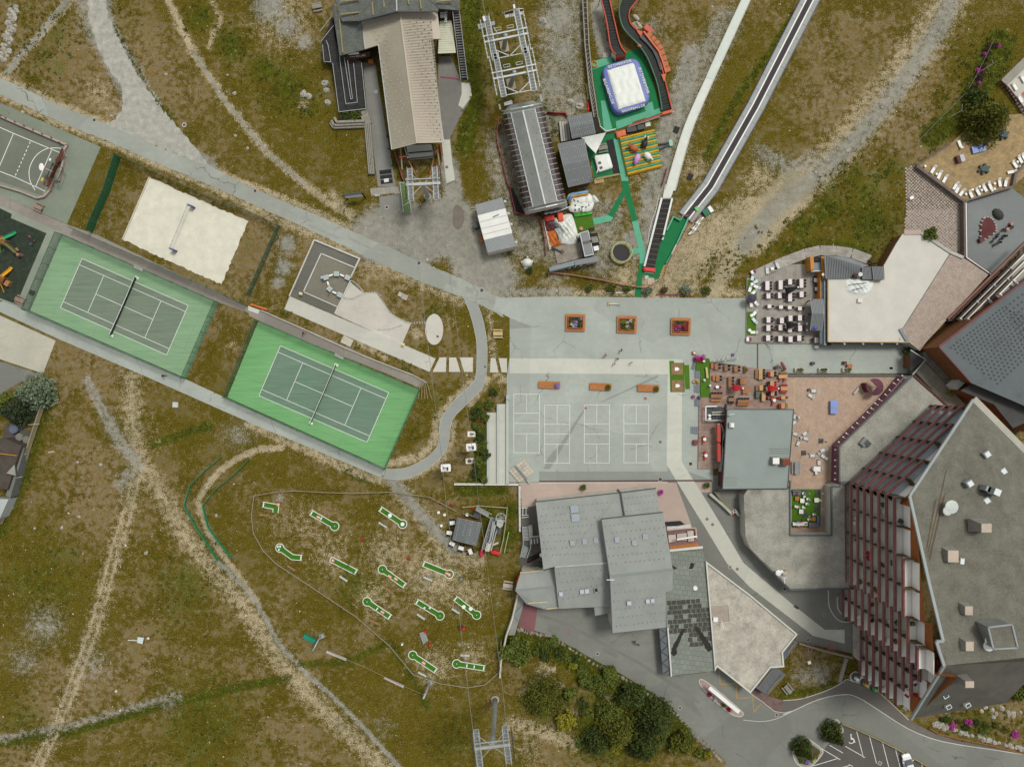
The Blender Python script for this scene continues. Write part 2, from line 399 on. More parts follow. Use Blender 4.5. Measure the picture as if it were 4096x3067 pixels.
a2(0,0,1);mq=d7('bright_green_court',(106,164,102),23.4);jy=d7('green_play_surface',(98,128,104),23.4)
lj=PL([1034,1284,1682,1559,1543,1873,909,1589]);mx=PL([1122,1383,1555,1570,1468,1768,1036,1582])
fe(lj,mx,mq,jy,'bright green')
aj(0,0)
lr=a6('grey_green_pitch',(118,122,108),.3,.3,.08)
aq('ball_pitch',PL([-40,1025,560,1285,400,1656,370,1730,-40,1590]),.017,lr)
mb=MB();Z=(.012,.0225);LW=.13
for l in([(-20,1118),(120,1180),(590,1375)],[(120,1180),(0,1460),(-20,1500)],[(-20,1508),(130,1565),(400,1690)],[(455,1330),(315,1650)]):mb.ap(PL(l),LW,*Z)
lu=az(PL([545,1312,480,1308,400,1320,320,1375,270,1460,257,1530,270,1610,310,1680]),5);mb.ap(lu,LW,*Z)
for k in RV(9):
 a,b=P(270,1250),P(130,1565);mb.ap([a.lerp(b,(k+.1)/9),a.lerp(b,(k+.6)/9)],LW*1.2,*Z)
sk(mb.aa('pitch_lines',fg))
aj(2,2)
for(x0,y0,x1,y1,ys,xm)in((122,168,350,685,(336,426,517),236),(394,265,617,776,(432,520,610),505),(745,262,968,775,(430,520,608),855),(1094,262,1314,773,(428,518,607),1203)):
 mb=MB();Z=(.012,.0215)
 mb.ap(PL([(x0,y0),(x1,y0),(x1-3,y1),(x0,y1)]),.09,*Z,cc=True)
 for y in ys:mb.ap(PL([(x0,y),(x1,y)]),.09,*Z)
 mb.ap(PL([(xm,y0),(xm,ys[0])]),.09,*Z);mb.ap(PL([(xm,ys[2]),(xm,y1)]),.09,*Z)
 sk(mb.aa('court_lines',ep))
gf=a6('asphalt_patch',(150,155,146),.2,.2,.06)
for al in([(1390,0),(1400,20),(900,240),(890,235)],[(735,305),(745,320),(440,830),(385,830),(430,720),(530,610)],[(1480,790),(1900,935),(1480,935)],[(345,850),(1480,850),(1480,925),(345,925)]):
 sk(MB().ak(PL(al),.0,.0185).aa('asphalt_patch',gf))
aj(2,1)
for al in([(85,1150),(280,1230),(350,1220),(350,1230),(85,1250)],):
 sk(MB().ak(PL(al),.0,.0185).aa('asphalt_patch',gf))
aj(1,1)
for al in([(200,130),(560,290),(540,310),(180,160)],[(520,320),(800,440),(780,465),(510,340)],[(870,430),(1010,500),(1000,520),(860,455)],[(1010,500),(1460,690),(1450,710),(1000,520)],[(1520,690),(1830,830),(1820,890),(1515,720)],[(1910,870),(1975,900),(1965,950),(1905,920)],[(2110,965),(2208,1010),(2208,1060),(2105,1020)]):
 sk(MB().ak(PL(al),.0,.0155).aa('asphalt_patch',M('road_patch',(152,154,145),.9,.08)))
aj(1,1)
aq('water_play_basin',PL([570,465,970,630,750,1120,350,960]),.014,a6('wet_grey_concrete',(112,110,100),.3,.3,.1))
aq('basin_floor',PL([640,590,915,705,775,1052,480,925]),.019,a6('basin_gravel',(132,128,112),.1,.2,.08))
aq('concrete_walk',PL([350,960,303,1075,1585,1628,1640,1510]),.0225,a6('walk_concrete',(202,200,186),.2,.2,.05))
st=PL([885,832,960,900,1000,930,1110,925,1180,1020,1240,1110,1340,1170,1425,1197,1340,1390,750,1118])
aq('stone_garden_floor',st,.027,a6('cream_stone',(212,206,192),.4,.3,.07,.3,(150,150,140),.35))
ov=[P(1627+80*cos(a)*1.0,1253+137*sin(a))for a in np.linspace(0,2*pi,40,endpoint=False)]
aq('oval_slab',ov,.12,a6('oval_concrete',(206,202,188),.1,.1,.04))
for q in([(1675,1500),(1735,1500),(1730,1628),(1613,1628)],[(1758,1500),(1820,1500),(1858,1628),(1758,1628)],[(1850,1500),(1970,1500),(1968,1628),(1892,1628)],[(2125,1506),(2168,1506),(2195,1632),(2120,1632)],[(2195,1506),(2270,1508),(2270,1632),(2222,1632)]):
 aq('paving_slab',PL(q),.04,MT['oval_concrete'])
for al,wd,hh in(([(570,465),(970,630),(890,800)],.3,.35),([(570,465),(350,960)],.25,.3),([(630,585),(475,920)],.25,.2),([(630,585),(925,708)],.25,.2),([(480,925),(775,1055)],.2,.15),([(890,820),(750,1115)],.25,.2)):
 sk(MB().ap(PL(al),wd,0,hh).aa('low_wall',M('pale_rendered_wall',(196,194,184),.9,.1,.8)))
lw=M('pale_cobbles',(186,190,182),.9,.25,3,5,.5)
def eb(al,wd,n):
 t=[];al=az([Ve(p)for p in al],6);mb=MB()
 mo=0
 for a,b in zip(al[:-1],al[1:]):
  k=max(1,int((b-a).length/.3))
  for j in RV(k):
   p=a.lerp(b,(j+.5)/k);rz=atan2(b.y-a.y,b.x-a.x)
   for o_ in(-.25,.25):
    q=p+Ve((-sin(rz),cos(rz),0))*o_*wd
    mb.cn((q.x,q.y,.05),.15,wd*.24,ru(.08,.15),6,2,True,rz)
 o=mb.aa('cobble_edging',lw);aw(o,ay='stuff');aw(o,'pale cobble edging winding through the water garden','edging')
eb(PL([895,820,960,870,1000,925]),.35,0);eb(PL([825,970,900,985,980,950,1110,925,1180,1020,1240,1110,1340,1170,1420,1197,1550,1195,1590,1250,1655,1315]),.4,0)
eb(PL([1130,1255,1240,1250,1340,1215]),.25,0)
aj(2,3)
r=PL([205,350,330,400,520,420,660,400,985,565,1110,615,1420,745,1440,985,1530,1000,1900,955,1925,905,2208,1140]);aj(3,3);r+=PL([0,1140,290,1330,360,1310,600,1200,820,1155,950,1180,1130,1290,1400,1460,1700,1570,2208,1650,2500,1700,2500,1950,-300,1950])
aj(2,3);r+=PL([2000,1756,1900,1656,1700,1480,1500,1260,1300,1120,1080,985,860,870,450,640,165,560])
aq('south_road',r,.012,e4)
sk(MB().ak(PL([210,350,330,400,300,640,165,565]),0,.0175).aa('red_stained_asphalt',a6('red_tinted_asphalt',(140,96,96),.2,.2,.08)))
aj(3,3)
pv=PL([290,1212,400,1205,500,1185,700,1115,820,1050,860,1028,1000,1075,1130,1135,1400,1385,1580,1480,1800,1560,2208,1640,2500,1690]);k5=PL([2500,1705,2208,1656,1700,1575,1400,1465,1130,1295,950,1185,820,1160,600,1205,360,1312,290,1335])
aq('pavement',pv+k5,.12,a6('pavement_asphalt',(112,108,100),.3,.3,.1),t=.2)
sk(MB().ap(az(k5,3),.16,0,.128).aa('kerb',bq))
sk(MB().ap(az(pv[:9],3),.12,0,.14).aa('kerb',bq))
sk(MB().ap(az(PL([815,1165,920,1172,1010,1205,1130,1278]),4),.13,0,.018).aa('yellow_line',M('yellow_paint',(196,148,30),.8,.1)))
aq('brick_pavement',PL([40,1110,160,1175,295,1210,290,1318,215,1310,0,1150]),.125,ew('red_brick_pavers',(128,104,98),(110,88,84),(90,76,72),35,.4,.2,.01),t=.2)
sk(MB().ap(PL([-6,1145,110,1225,215,1308,300,1322,370,1305]),.14,0,.14).aa('kerb',bq))
sk(MB().ap(az(PL([-60,1385,0,1392,110,1398,230,1375,370,1310]),4),.13,0,.06).aa('kerb',bq))
a2(3096,2317)
aq('car_park',PL([600,1270,800,1345,1000,1440,1200,1560,1420,1690,1600,1800,300,1800,330,1640,480,1450]),.017,i7)
mb=MB()
for l in([(730,1340),(790,1570)],[(842,1378),(905,1620)],[(955,1425),(1015,1660),(1030,1740)],[(1070,1485),(1115,1660),(1140,1740)],[(1185,1555),(1235,1740)],[(1300,1610),(1330,1740)],[(410,1485),(585,1588)],[(560,1578),(340,1645)],[(670,1638),(600,1658)],[(630,1470),(805,1570)],[(490,1460),(610,1530)],[(660,1630),(695,1648)]):mb.ap(PL(l),.12,.012,.0215)
sk(mb.aa('parking_lines',ep))
mb=MB();ex=P(682,1412)
c6=[ex+Ve((cos(a)*.55,sin(a)*.55-.2,0))for a in np.linspace(-2.6,1.6,14)];mb.ap(c6,.16,.012,.0225)
mb.ap([ex+Ve(v)for v in((-.05,.75,0),(0,.1,0),(.5,.1,0),(.75,-.6,0))],.18,.012,.0228);mb.bu(ex.x-.05,ex.y+1.0,.012,.17,.0112,10)
sk(mb.aa('disabled_bay_symbol',ep))
aj(2,3);Y=M('yellow_paint')
mb=MB().ap(PL([1900,935,1935,938,1945,1072,2085,1065,2092,1195,2208,1188]),.12,.01,.018);sk(mb.aa('yellow_zigzag',Y))
aj(3,3);mb=MB().ap(PL([5,1180,22,1182,35,1315,100,1240]),.12,.01,.018);sk(mb.aa('yellow_zigzag',Y))
aj(2,3)
for al in([(905,745),(990,770),(1045,815),(1030,840),(920,790)],[(570,580),(635,605),(620,640),(560,615)],[(250,420),(520,500),(620,540),(1250,880),(1700,1160),(1760,1230),(1750,1240),(1230,900),(600,560),(240,440)],[(1560,1160),(1700,1210),(1785,1350),(1775,1365),(1640,1260)],[(430,540),(540,570),(500,640),(420,600)]):
 sk(MB().ak(PL(al),0,.0165).aa('asphalt_patch',M('south_patch',(122,122,114),.9,.08)))
aj(0,0)
gt=PL([775,-20,790,200,850,380,950,600,1060,740,1085,850,1085,960,1020,1060,900,1090,1090,1165,1400,1300,1870,1485,1800,1400,1620,1185,1450,985,1230,690,1060,370,950,130,935,-20])
aq('gravel_track',gt,.006,ke,bk=.22,h9=False);cm.append([(p.x,p.y)for p in b6(gt,.5)])
au('gravel',[855,0,880,200,960,400,1080,620,1200,850,1180,1050],210,.9,1.6);au('gravel',[1250,950,1420,1150,1650,1350,1850,1480],130,.8,1.5)
au('gravel',[720,0,760,200,830,350],90,.55,2);ag('dirt',860,830,140,.55);ag('dirt',950,980,110,.5)
for al in([(0,670),(480,900),(820,1040),(1000,1110)],[(0,840),(480,1075),(1050,1310),(1900,1680),(2300,1850)],[(1900,1500),(2300,1680)]):au('dirt',al,45,.75,.8)
au('gravel',[600,-10,330,330,150,520,60,650],42,.9,.4);au('dirt',[620,0,340,330,150,530,60,660],75,.6,.8)
au('dirt',[1480,-10,1560,160,1700,460,1850,680,2000,910,2208,1170,2420,1400,2700,1640,2900,1780,3120,1920],52,.85,1.0)
au('gravel',[1700,460,1850,680,2000,910,2208,1165,2420,1400,2700,1640],22,.85,.4)
au('dirt',[1880,20,1960,180,1880,280,1850,420],45,.6,.8);au('gravel',[100,60,90,250,40,480],60,.5,.8)
au('gravel',[1040,260,1090,380,1230,600,1330,780,1430,930],14,.8,.3)
ag('lush',330,480,250,.5);ag('lush',480,300,200,.45);ag('lush',1750,150,140,.8);ag('lush',2050,400,170,.85);ag('lush',1150,100,140,.3);ag('lush',200,100,150,.3);ag('dry',1350,300,350,.5);ag('dry',1650,700,250,.5)
au('lush',[960,140,1100,380,1230,640,1440,960,1560,1120],45,.6,.6)
aj(1,0)
ag('gravel',170,60,170,.9);ag('gravel',330,230,130,.85);ag('gravel',480,370,90,.8);ag('dirt',300,180,280,.6);ag('lush',330,800,260,.75);ag('lush',120,620,180,.7);ag('lush',520,950,150,.5);ag('dry',640,1300,300,.4);ag('dirt',470,930,60,.7);ag('lush',820,1200,150,.35)
au('lush',[1950,0,1960,500,1980,900,1900,1300],150,.75,1.5);au('lush',[1215,1100,1270,1420,1340,1600],30,.8,.4);au('lush',[2000,0,2000,700],300,.45,3)
aj(1,1)
gy=PL([1085,475,1110,340,1230,260,1420,250,1480,120,1560,60,1700,-150,1760,-150,1880,0,1990,100,2080,590,2208,640,2208,965,1850,800])
cm.append([(p.x,p.y)for p in b6(gy,1.5)])
au('gravel',[1130,430,1300,330,1500,450,1750,300,1950,500,2100,800],420,1.0,3);au('gravel',[1750,-200,1800,100],150,.8,1.5)
sk(MB().ak(jb(az(PL([1800,170,1850,160,1890,220,1880,330,1830,370,1790,320]),4,True),.12),0,.0085).aa('damp_gravel',M('damp_gravel',(118,110,98),.9,.12,1,5)))
au('dirt',[0,170,600,440,1060,650,1500,850,1850,1000],90,.55,1.5);au('dirt',[60,0,560,210,1080,450],60,.7,.8)
ag('gravel',330,500,95,.95);ag('gravel',300,700,90,.9);ag('gravel',250,830,70,.9);ag('dry',100,450,220,.8);ag('lush',1620,1130,110,.7);ag('lush',280,1120,100,.4);ag('dirt',1470,1280,60,.9);au('dirt',[950,1370,1200,1500],40,.7,.5)
ag('dirt',1100,750,160,.45);ag('dirt',1400,800,160,.4);ag('dirt',1750,1200,90,.4);au('dirt',[2110,1100,2140,1400,2170,1656],60,.5,.8);ag('lush',1000,1560,200,.3);ag('lush',1350,1600,130,.4)
ag('lush',900,130,110,.4);au('dirt',[720,60,900,250,1060,420],60,.6,1)
aj(0,1)
ag('dry',1000,300,280,1.0);ag('dry',1700,800,300,.9);ag('dry',1400,560,250,.9);ag('dry',700,180,100,.5);ag('dry',2000,1400,250,.3);ag('dirt',2040,1400,50,.6);ag('dry',1850,60,250,.8);ag('dry',2180,600,250,.8)
a2(0,1533,.6206)
def iw(al,kx=0,wd=7,k=.72,ch='gravel',sf=.8):
 q=PL(al)
 for s_ in((-1,1)if kx else(0,)):
  o_=[v+(q[min(i+1,len(q)-1)]-q[max(i-1,0)]).normalized().cross(Z_(1))*s_*kx for i,v in enumerate(q)];cq.append((ch,az(o_,3),wd/fr[2]/S,sf,k))
A_=[(325,-10),(330,100),(345,190),(380,240),(460,380),(520,450),(600,545),(700,690),(760,765),(850,855),(960,960)];C_=[(345,195),(322,300),(282,430),(242,580),(192,720),(140,850),(85,965)]
au('dirt',A_,40,.6,2.5);iw(A_,0,12,.75,'dirt',.8);au('dirt',C_,34,.5,2.5);iw(C_,.75,5,.95,'dirt');iw([(215,-10),(260,80),(300,150),(340,195)],.5,7,.8);au('gravel',[270,90,300,150,345,200,300,250],30,.55,2)
iw([(540,440),(630,535),(690,640),(745,705),(850,800),(1000,960)],0,7,.9);iw([(700,160),(640,165),(560,205),(500,275),(495,310),(530,390),(580,460),(640,545)],0,14,.85,'dirt',.5)
au('lush',[0,892,170,868,400,800,600,752,720,730],16,.95,1);au('gravel',[0,880,170,850,400,785,440,770],14,.6,1.2);au('lush',[380,150,520,105],14,.9,1);au('lush',[740,700,870,690,970,640,1060,800],14,.7,1);au('lush',[120,40,60,240,0,370],25,.7,1.5)
for x,y,r_,k in((110,600,60,.6),(60,690,50,.5),(230,700,60,.45),(590,130,50,.5),(420,790,40,.5),(950,850,40,.35)):ag('gravel',x,y,r_,k)
for x,y,r_,k in((1080,480,90,.75),(960,420,70,.6),(820,430,60,.5),(930,530,60,.5),(1160,520,70,.6),(1080,700,60,.6),(1170,680,50,.55),(760,340,60,.4),(340,130,60,.4)):ag('dirt',x,y,r_,k)
for x,y,r_,k in((100,480,110,.5),(450,520,110,.5),(880,500,60,.5),(500,850,140,.55),(650,60,60,.3),(60,850,70,.5),(1120,880,70,.5)):ag('lush',x,y,r_,k)
for x,y,r_ in((200,280,120),(330,700,90),(700,280,110),(560,640,90)):ag('dry',x,y,r_,.8)
aj(1,2)
au('dirt',[0,440,400,620,800,800,1150,930,1450,880,1700,730],70,.7,1.0);au('dirt',[1100,810,1500,720,1620,600,1650,400,1780,230,1960,60],60,.75,.8);au('dirt',[1800,420,1780,600,1700,740],40,.7,.7);au('dirt',[2100,40,1950,260],60,.7,.6)
au('gravel',[1240,930,1330,1010,1440,1150,1560,1280,1680,1420,1800,1540],75,.8,1.2);au('dirt',[1320,1010,1450,1180,1600,1350,1780,1560,2000,1640],160,.6,1.5);ag('dry',500,800,400,.5);ag('dirt',700,1500,250,.4);ag('dirt',1200,1600,250,.5);ag('dirt',600,1330,200,.35);ag('dirt',300,1300,200,.3);ag('gravel',270,1080,50,.7)
au('lush',[820,830,930,890,1080,950],40,.9,.4);ag('lush',1450,480,100,.3);au('lush',[1880,1000,2208,1000],130,.8,1.0);au('lush',[2000,280,2050,480,2030,900],130,.75,1.0);ag('lush',1600,260,110,.5);ag('lush',2100,1250,180,.7);ag('dry',1850,650,130,.4)
aj(2,2);ag('lush',90,1200,120,.95);ag('lush',80,1400,120,.9);ag('dirt',30,40,60,.8)
aj(2,0)
ag('gravel',520,160,190,.95);ag('gravel',560,450,170,.85);ag('gravel',480,750,200,.8);ag('gravel',680,900,110,.8);au('gravel',[860,50,880,300,930,480],90,.9,1);ag('gravel',1350,250,150,.5);ag('gravel',50,1250,120,.8);au('gravel',[1700,500,1600,900,1430,1300,1400,1650],200,.7,2);ag('gravel',1550,1060,120,.8);au('gravel',[1900,250,1800,500,1650,750],130,.55,2)
ag('lush',120,550,150,.7);au('lush',[430,950,460,1150],80,.8,.8);au('lush',[1830,1380,2050,950,2208,700],70,.7,.7);ag('dry',1500,350,300,.7);ag('dry',1900,1400,250,.6);ag('lush',30,850,120,.6);ag('dirt',1750,1500,160,.6);ag('dirt',1300,1600,150,.6)
aj(3,0)
cq.append(('gravel',[P(1790,-30),P(1700,200),P(1560,420),P(1400,660),P(1180,940),P(960,1200),P(720,1440),P(430,1680),P(200,1860),P(-60,2160)],3.4,2.2,.68));cq.append(('dirt',[P(1790,-30),P(1650,200),P(1500,420),P(1330,660),P(1120,940),P(900,1200),P(680,1440),P(420,1680)],6.5,3.0,.6))
au('gravel',[560,1400,350,1500,100,1350],150,.5,2);ag('dry',1000,250,350,.6);ag('dry',600,700,300,.5);ag('lush',1950,500,250,.4);ag('lush',1700,900,200,.35);ag('lush',900,1560,160,.7);ag('lush',1250,1500,180,.6);ag('lush',700,1640,120,.7);au('lush',[1900,1000,1600,1200],200,.8,1.5);au('lush',[2208,400,2000,800],260,.85,1.5);ag('dirt',100,1600,200,.7);au('lush',[400,100,150,500,0,700],50,.7,.6)
aj(3,1)
cq.append(('dirt',[P(420,-20),P(200,200),P(0,420)],7.5,2.0,1.0));cq.append(('gravel',[P(350,-20),P(120,240),P(0,380)],2.5,1.0,.5))
ag('lush',700,200,180,.85);ag('lush',1050,300,330,.8);ag('lush',450,350,140,.7);ag('lush',100,480,110,.7);ag('lush',1200,520,120,.6);au('lush',[300,540,700,500,1000,560],110,.6,.8);ag('lush',1000,60,200,.6)
aj(2,1)
cq.append(('dirt',[P(2208,300),P(2060,620),P(1960,780),P(1880,950)],3.0,1.5,.95));cq.append(('dirt',[P(2208,250),P(1900,420),P(1700,600),P(1500,760),P(1400,860)],8,3,.75));ag('dirt',1100,780,160,.8);ag('gravel',1000,560,150,.7);ag('gravel',1150,450,90,.9);ag('gravel',900,700,150,.6);ag('gravel',250,430,160,.75);ag('gravel',60,800,150,.85);au('gravel',[0,930,600,920],60,.7,1.5);au('gravel',[1290,50,1330,350,1310,480],90,.8,1);ag('gravel',480,800,130,.5);au('dirt',[300,940,900,930,1600,900,2160,930],80,.6,1.2)
ag('lush',2080,640,120,.8);ag('lush',1880,700,110,.7);ag('dry',1400,620,100,.5);ag('dirt',1700,350,160,.6)
aj(2,3)
au('lush',[100,700,450,700,700,850,1000,1050,1300,1250,1600,1500],240,.8,1.5);ag('lush',400,1250,250,.8);ag('lush',900,1500,350,.85);ag('dirt',380,950,90,.7);au('dirt',[480,930,330,1040,220,1130],40,.8,.5);ag('dirt',520,1080,60,.6);au('dirt',[100,1420,400,1500,650,1600],120,.6,1.0);ag('gravel',670,1330,40,.6);ag('lush',1200,1400,300,.9);ag('dry',30,300,130,.6);ag('dirt',250,1650,150,.5);ag('gravel',940,1200,60,.6)
aj(3,3)
ag('dry',550,850,200,.8);ag('gravel',620,980,130,.7);ag('gravel',480,1000,120,.6);au('lush',[250,1190,480,1140,760,1060],40,.7,.5);au('lush',[850,900,900,1010],60,.6,.6);au('dry',[1130,1140,1420,1360],60,.9,.6);ag('lush',2000,1400,260,.7)
aj(2,0);au('gravel',[560,50,540,500,560,900,60,1300,200,2100],380,.5,3);au('gravel',[2000,200,1750,700,1550,1200,1400,1700,1250,2200],260,.5,3);au('gravel',[950,1900,900,2250,300,2150],300,.5,3)
b3=M('brown_timber',(120,78,44),.7,.22,2,9,.2);b8=M('red_brown_timber',(92,52,46),.7,.2,2,9,.2);bv=M('orange_timber',(176,112,56),.65,.14,3,10,.15,eq=.08)
am=M('cream_render',(196,190,176),.9,.1,.8,6,.1);df=M('grey_roofing',(147,151,144),.75,.07,.35,8,.1,ce=.25,bz=(124,130,121))
er=M('blue_grey_roofing',(132,140,136),.7,.06,.3,8,.08,ce=.2,bz=(112,116,112))
ij=ew('weathered_shingles',(112,116,108),(92,96,88),(72,74,68),95,.12,.35,.01,.5,el=.22);io=M('tan_sheet_metal',(172,164,144),.55,.05,.3,6,.05)
gd=M('gravel_roof',(152,150,138),.95,.24,.35,3.6,.6,ce=.5,bz=(126,120,106));hn=M('white_gravel_roof',(206,202,190),.95,.05,.4,6,.3,ce=.25,bz=(194,186,170))
ad=M('galvanised_steel',(172,176,172),.45,.1,1,8,.05,fh=.3);an=M('dark_steel',(62,62,60),.5,.1,1,8,.05);cz=M('black_membrane',(40,40,39),.85,.2,1,8,.1)
ac=M('white_plastic');c5=M('red_plastic',(200,44,38),.5,.08);d0=M('orange_vinyl',(206,100,58),.55,.1,1.5,5,.15);c7=M('green_carpet',(24,116,66),.9,.08,.8,8,.1);dt=M('teal_carpet',(96,170,138),.85,.07,.8,8,.1)
fd=M('artificial_turf',(74,112,22),.95,.12,1,9,.4);av=M('charcoal_roof',(78,82,82),.7,.1,.5,8,.1)
b4=M('grey_sheet_metal',(120,124,124),.5,.06,.4,6,.05,ce=.2,bz=(96,98,96));eg=M('blue_grey_metal',(120,132,138),.5,.07,.5,6,.05)
def cf(parent,a,b,c,d,n,a9,hh=.07,wd=.07):
 mb=MB()
 for i in RV(1,n):
  u=i/n;p,q=Ve(a).lerp(Ve(b),u),Ve(d).lerp(Ve(c),u)
  mb.ae(p+Z_(hh/2-.01),q+Z_(hh/2-.01),wd,hh)
 o=mb.aa('roof_seams',a9,parent);o['kind']='stuff';return o
def b9(parent,j0,nu,nv,a9=None,s_=.13,name='snow_guards',e5=0,hh=.1):
 a,b,c,d=[Ve(p)for p in j0];mb=MB()
 for i in RV(nu):
  for j in RV(nv):
   if rr0()<e5:continue
   u,v=(i+.5+(j%2)*.4)/nu,(j+.5)/nv;p=a.lerp(b,min(u,.99)).lerp(d.lerp(c,min(u,.99)),v);mb.ao(p.x,p.y,p.z-.03,s_,s_,hh)
 o=mb.aa(name,a9 or M('dull_grey_hook',(104,108,104),.6),parent);o['kind']='stuff';return o
def dp(parent,x0,y0,x1,y1,h,fm=None,gm=None,name='skylight',rz=.0,hh=.25):
 a,b=P(x0,y0,h),P(x1,y1,h);cx,cy=(a.x+b.x)/2,(a.y+b.y)/2;w_,d_=abs(b.x-a.x),abs(b.y-a.y)
 f=MB().ao(cx,cy,h-.35,w_,d_,.35+hh,rz).aa(name,fm or ad,parent)
 MB().ao(cx,cy,h+hh-.03,w_*.76,d_*.78,.045,rz).aa('pane',gm or M('skylight_glass',(156,168,178),.15,.05,1,4,0),f);return f
def ax(t,al,rm,wm,th=.25,ja=.35,name='roof',kh=True,z0=-.05):
 r=MB().ai(al,th).aa(name,rm,t)
 if kh:
  q=b6(al,ja);q=[Ve((p.x,p.y,p.z-th*.6))for p in q];MB().ai(q,0,z0).aa('wall',wm,t)
 return r
def d9(al):c=sum((Ve(p)for p in al),Ve())/len(al);return Ve((c.x,c.y,0))
def c9(t,x0,y0,x1,y1,h,hh=1.6,ki=None,f1=.55):
 a,b=P(x0,y0,h),P(x1,y1,h);cx,cy=(a.x+b.x)/2,(a.y+b.y)/2;w_,d_=abs(b.x-a.x),abs(b.y-a.y)
 mb=MB();q=[(cx-w_/2,cy-d_/2),(cx+w_/2,cy-d_/2),(cx+w_/2,cy+d_/2),(cx-w_/2,cy+d_/2)]
 tp=[(cx+(x-cx)*f1,cy+(y-cy)*f1)for x,y in q]
 vs=[(x,y,h-.8)for x,y in q]+[(x,y,h+hh)for x,y in tp]
 c=MB().add(vs,[(4,5,6,7),(0,1,5,4),(1,2,6,5),(2,3,7,6),(3,0,4,7)]).aa('chimney',M('chimney_cladding',(138,136,126),.7,.12),t)
 MB().ao(cx,cy,h+hh-.02,w_*f1*1.15,d_*f1*1.15,.15).aa('cap',ki or M('pinkish_cap',(186,170,152),.7,.1),c)
def e7(t,x,y,h,r,a9=None):
 p=P(x,y,h);d=MB().cn((p.x,p.y,p.z),r,r,.18,14,4,True);o=d.aa('satellite_dish',a9 or ac,t);MB().ae((p.x,p.y,p.z),(p.x+.3,p.y,h-1.8),.08).aa('bracket',ad,o)
aj(2,2)
t=ab('lodge_building','large building of stepped grey metal roofs with blue skylights below the pink pavement','building',d9(PL([700,1300,1100,1700],0)))
aj(2,2);A=PL([(315,1118,5.6),(1065,1035,5.6),(1100,1242,6.5),(895,1268,6.5),(943,1656,7.3)]);aj(2,3);A+=PL([(480,35,7.3),(383,60,7.2)])
ax(t,A,df,am);E=PL([(480,36,7.29),(948,0,7.29),(985,385,5.4),(520,405,5.4)]);ax(t,E,df,am)
aj(2,2);Bq=PL([(1066,1035,5.9),(1377,997,5.9),(1412,1207,6.9),(1100,1242,6.9)]);ax(t,Bq,df,am)
Cn=PL([893,1268,1440,1208],8.2);aj(2,3);Cn+=PL([1525,58,968,124],9.4);ax(t,Cn,df,am)
Cs=PL([(968,124,9.39),(1525,58,9.39),(1525,240,9.0),(1465,250,9.0),(1465,570,8.0),(990,620,8.0)]);ax(t,Cs,df,am)
D1=PL([(180,92,4.5),(385,72,4.5),(484,40,4.6),(501,208,5.3),(135,246,5.3)]);D2=PL([(135,246,5.29),(501,208,5.29),(520,402,4.5),(415,415,4.4),(235,365,4.4)])
ax(t,D1,df,am);ax(t,D2,df,am);F=PL([(822,293,5.2),(973,279,5.2),(978,442,4.8),(840,468,4.8)]);ax(t,F,df,am)
for al,w_ in(([(250,355,4.55),(418,345,4.6)],.22),([(408,405,4.6),(518,395,4.65)],.22),([(178,88,4.6),(383,68,4.6)],.25)):MB().af(PL([(p[0],p[1],p[2]+.12)for p in al]),w_,.22).aa('snow_beam',M('pale_wood',(188,176,146),.8,.1),t)
MB().af(PL([485,36,945,2],7.36),.35,.12).aa('ridge_cap',ad,t);MB().af(PL([968,122,1523,60],9.46),.4,.12).aa('ridge_cap',er,t);MB().af(PL([137,244,499,208],5.36),.3,.1).aa('ridge_cap',er,t)
aj(2,2);MB().af(PL([(1067,1037,6.05),(1100,1241,7.0)]),.2,.16).aa('gutter',av,t)
MB().af(PL([315,1118,1064,1036],5.64),.18,.12).aa('gutter',av,t);MB().af(PL([893,1269,1439,1209],8.24),.2,.14).aa('gutter',av,t);MB().af(PL([1068,1036,1376,998],5.96),.2,.14).aa('gutter',av,t)
al=PL([893,1269],8.2);aj(2,3);MB().af(al+PL([(968,124,9.36),(990,618,7.98)]),.18,.14).aa('gutter',av,t)
aj(2,2);b9(t,PL([(320,1160,5.8),(1060,1080,5.8),(940,1600,7.2),(370,1620,7.2)]),17,8,e5=.1);b9(t,PL([(1080,1060,6.1),(1370,1030,6.1),(1405,1195,6.8),(1105,1230,6.8)]),8,3);b9(t,PL([(905,1300,8.3),(1435,1240,8.3),(1500,1650,9.3),(950,1700,9.3)]),13,6,e5=.1)
aj(2,3);b9(t,PL([(975,160,9.3),(1515,100,9.3),(1455,545,8.1),(995,600,8.1)]),12,6,e5=.1);b9(t,PL([(500,60,7.2),(955,30,7.2),(975,270,6),(520,370,5.6)]),10,4)
aj(2,2)
for q in((622,1150,688,1212,6.0),(630,1225,697,1290,6.25),(618,1458,657,1502,6.9),(728,1445,765,1490,6.9),(828,1432,863,1480,6.85),(1012,1427,1052,1475,8.75),(1165,1455,1207,1502,8.85),(1260,1400,1300,1447,8.7)):dp(t,*q,rz=.12)
aj(2,3)
for q in((520,253,556,294,6.1),(704,232,744,273,6.25),(747,228,786,269,6.25),(1119,334,1159,374,8.9),(1286,317,1323,357,8.85),(1328,313,1364,351,8.85)):dp(t,*q,gm=M('pale_skylight',(188,196,208),.15,.05,1,4,0),rz=.1)
dp(t,832,219,866,256,6.35,gm=M('open_skylight',(18,18,18),.5,0,1,4,0),rz=.1)
mb=MB();mb.ae(P(975,130,9.4),P(975,130,11.2),.1);mb.ae(P(975,150,10.9)-Ve((.7,0,0)),P(975,150,10.9)+Ve((.7,0,0)),.12);mb.aa('mast',ac,t)
p=P(518,188,5.2);MB().ao(p.x,p.y,p.z-.2,.5,.5,.6).aa('vent',ac,t)
aj(2,3);t=ab('slab_roof_annex','flat roof of grey concrete slabs with black damp stains beside the grey metal roofs','building',d9(PL([1500,200,1850,800])))
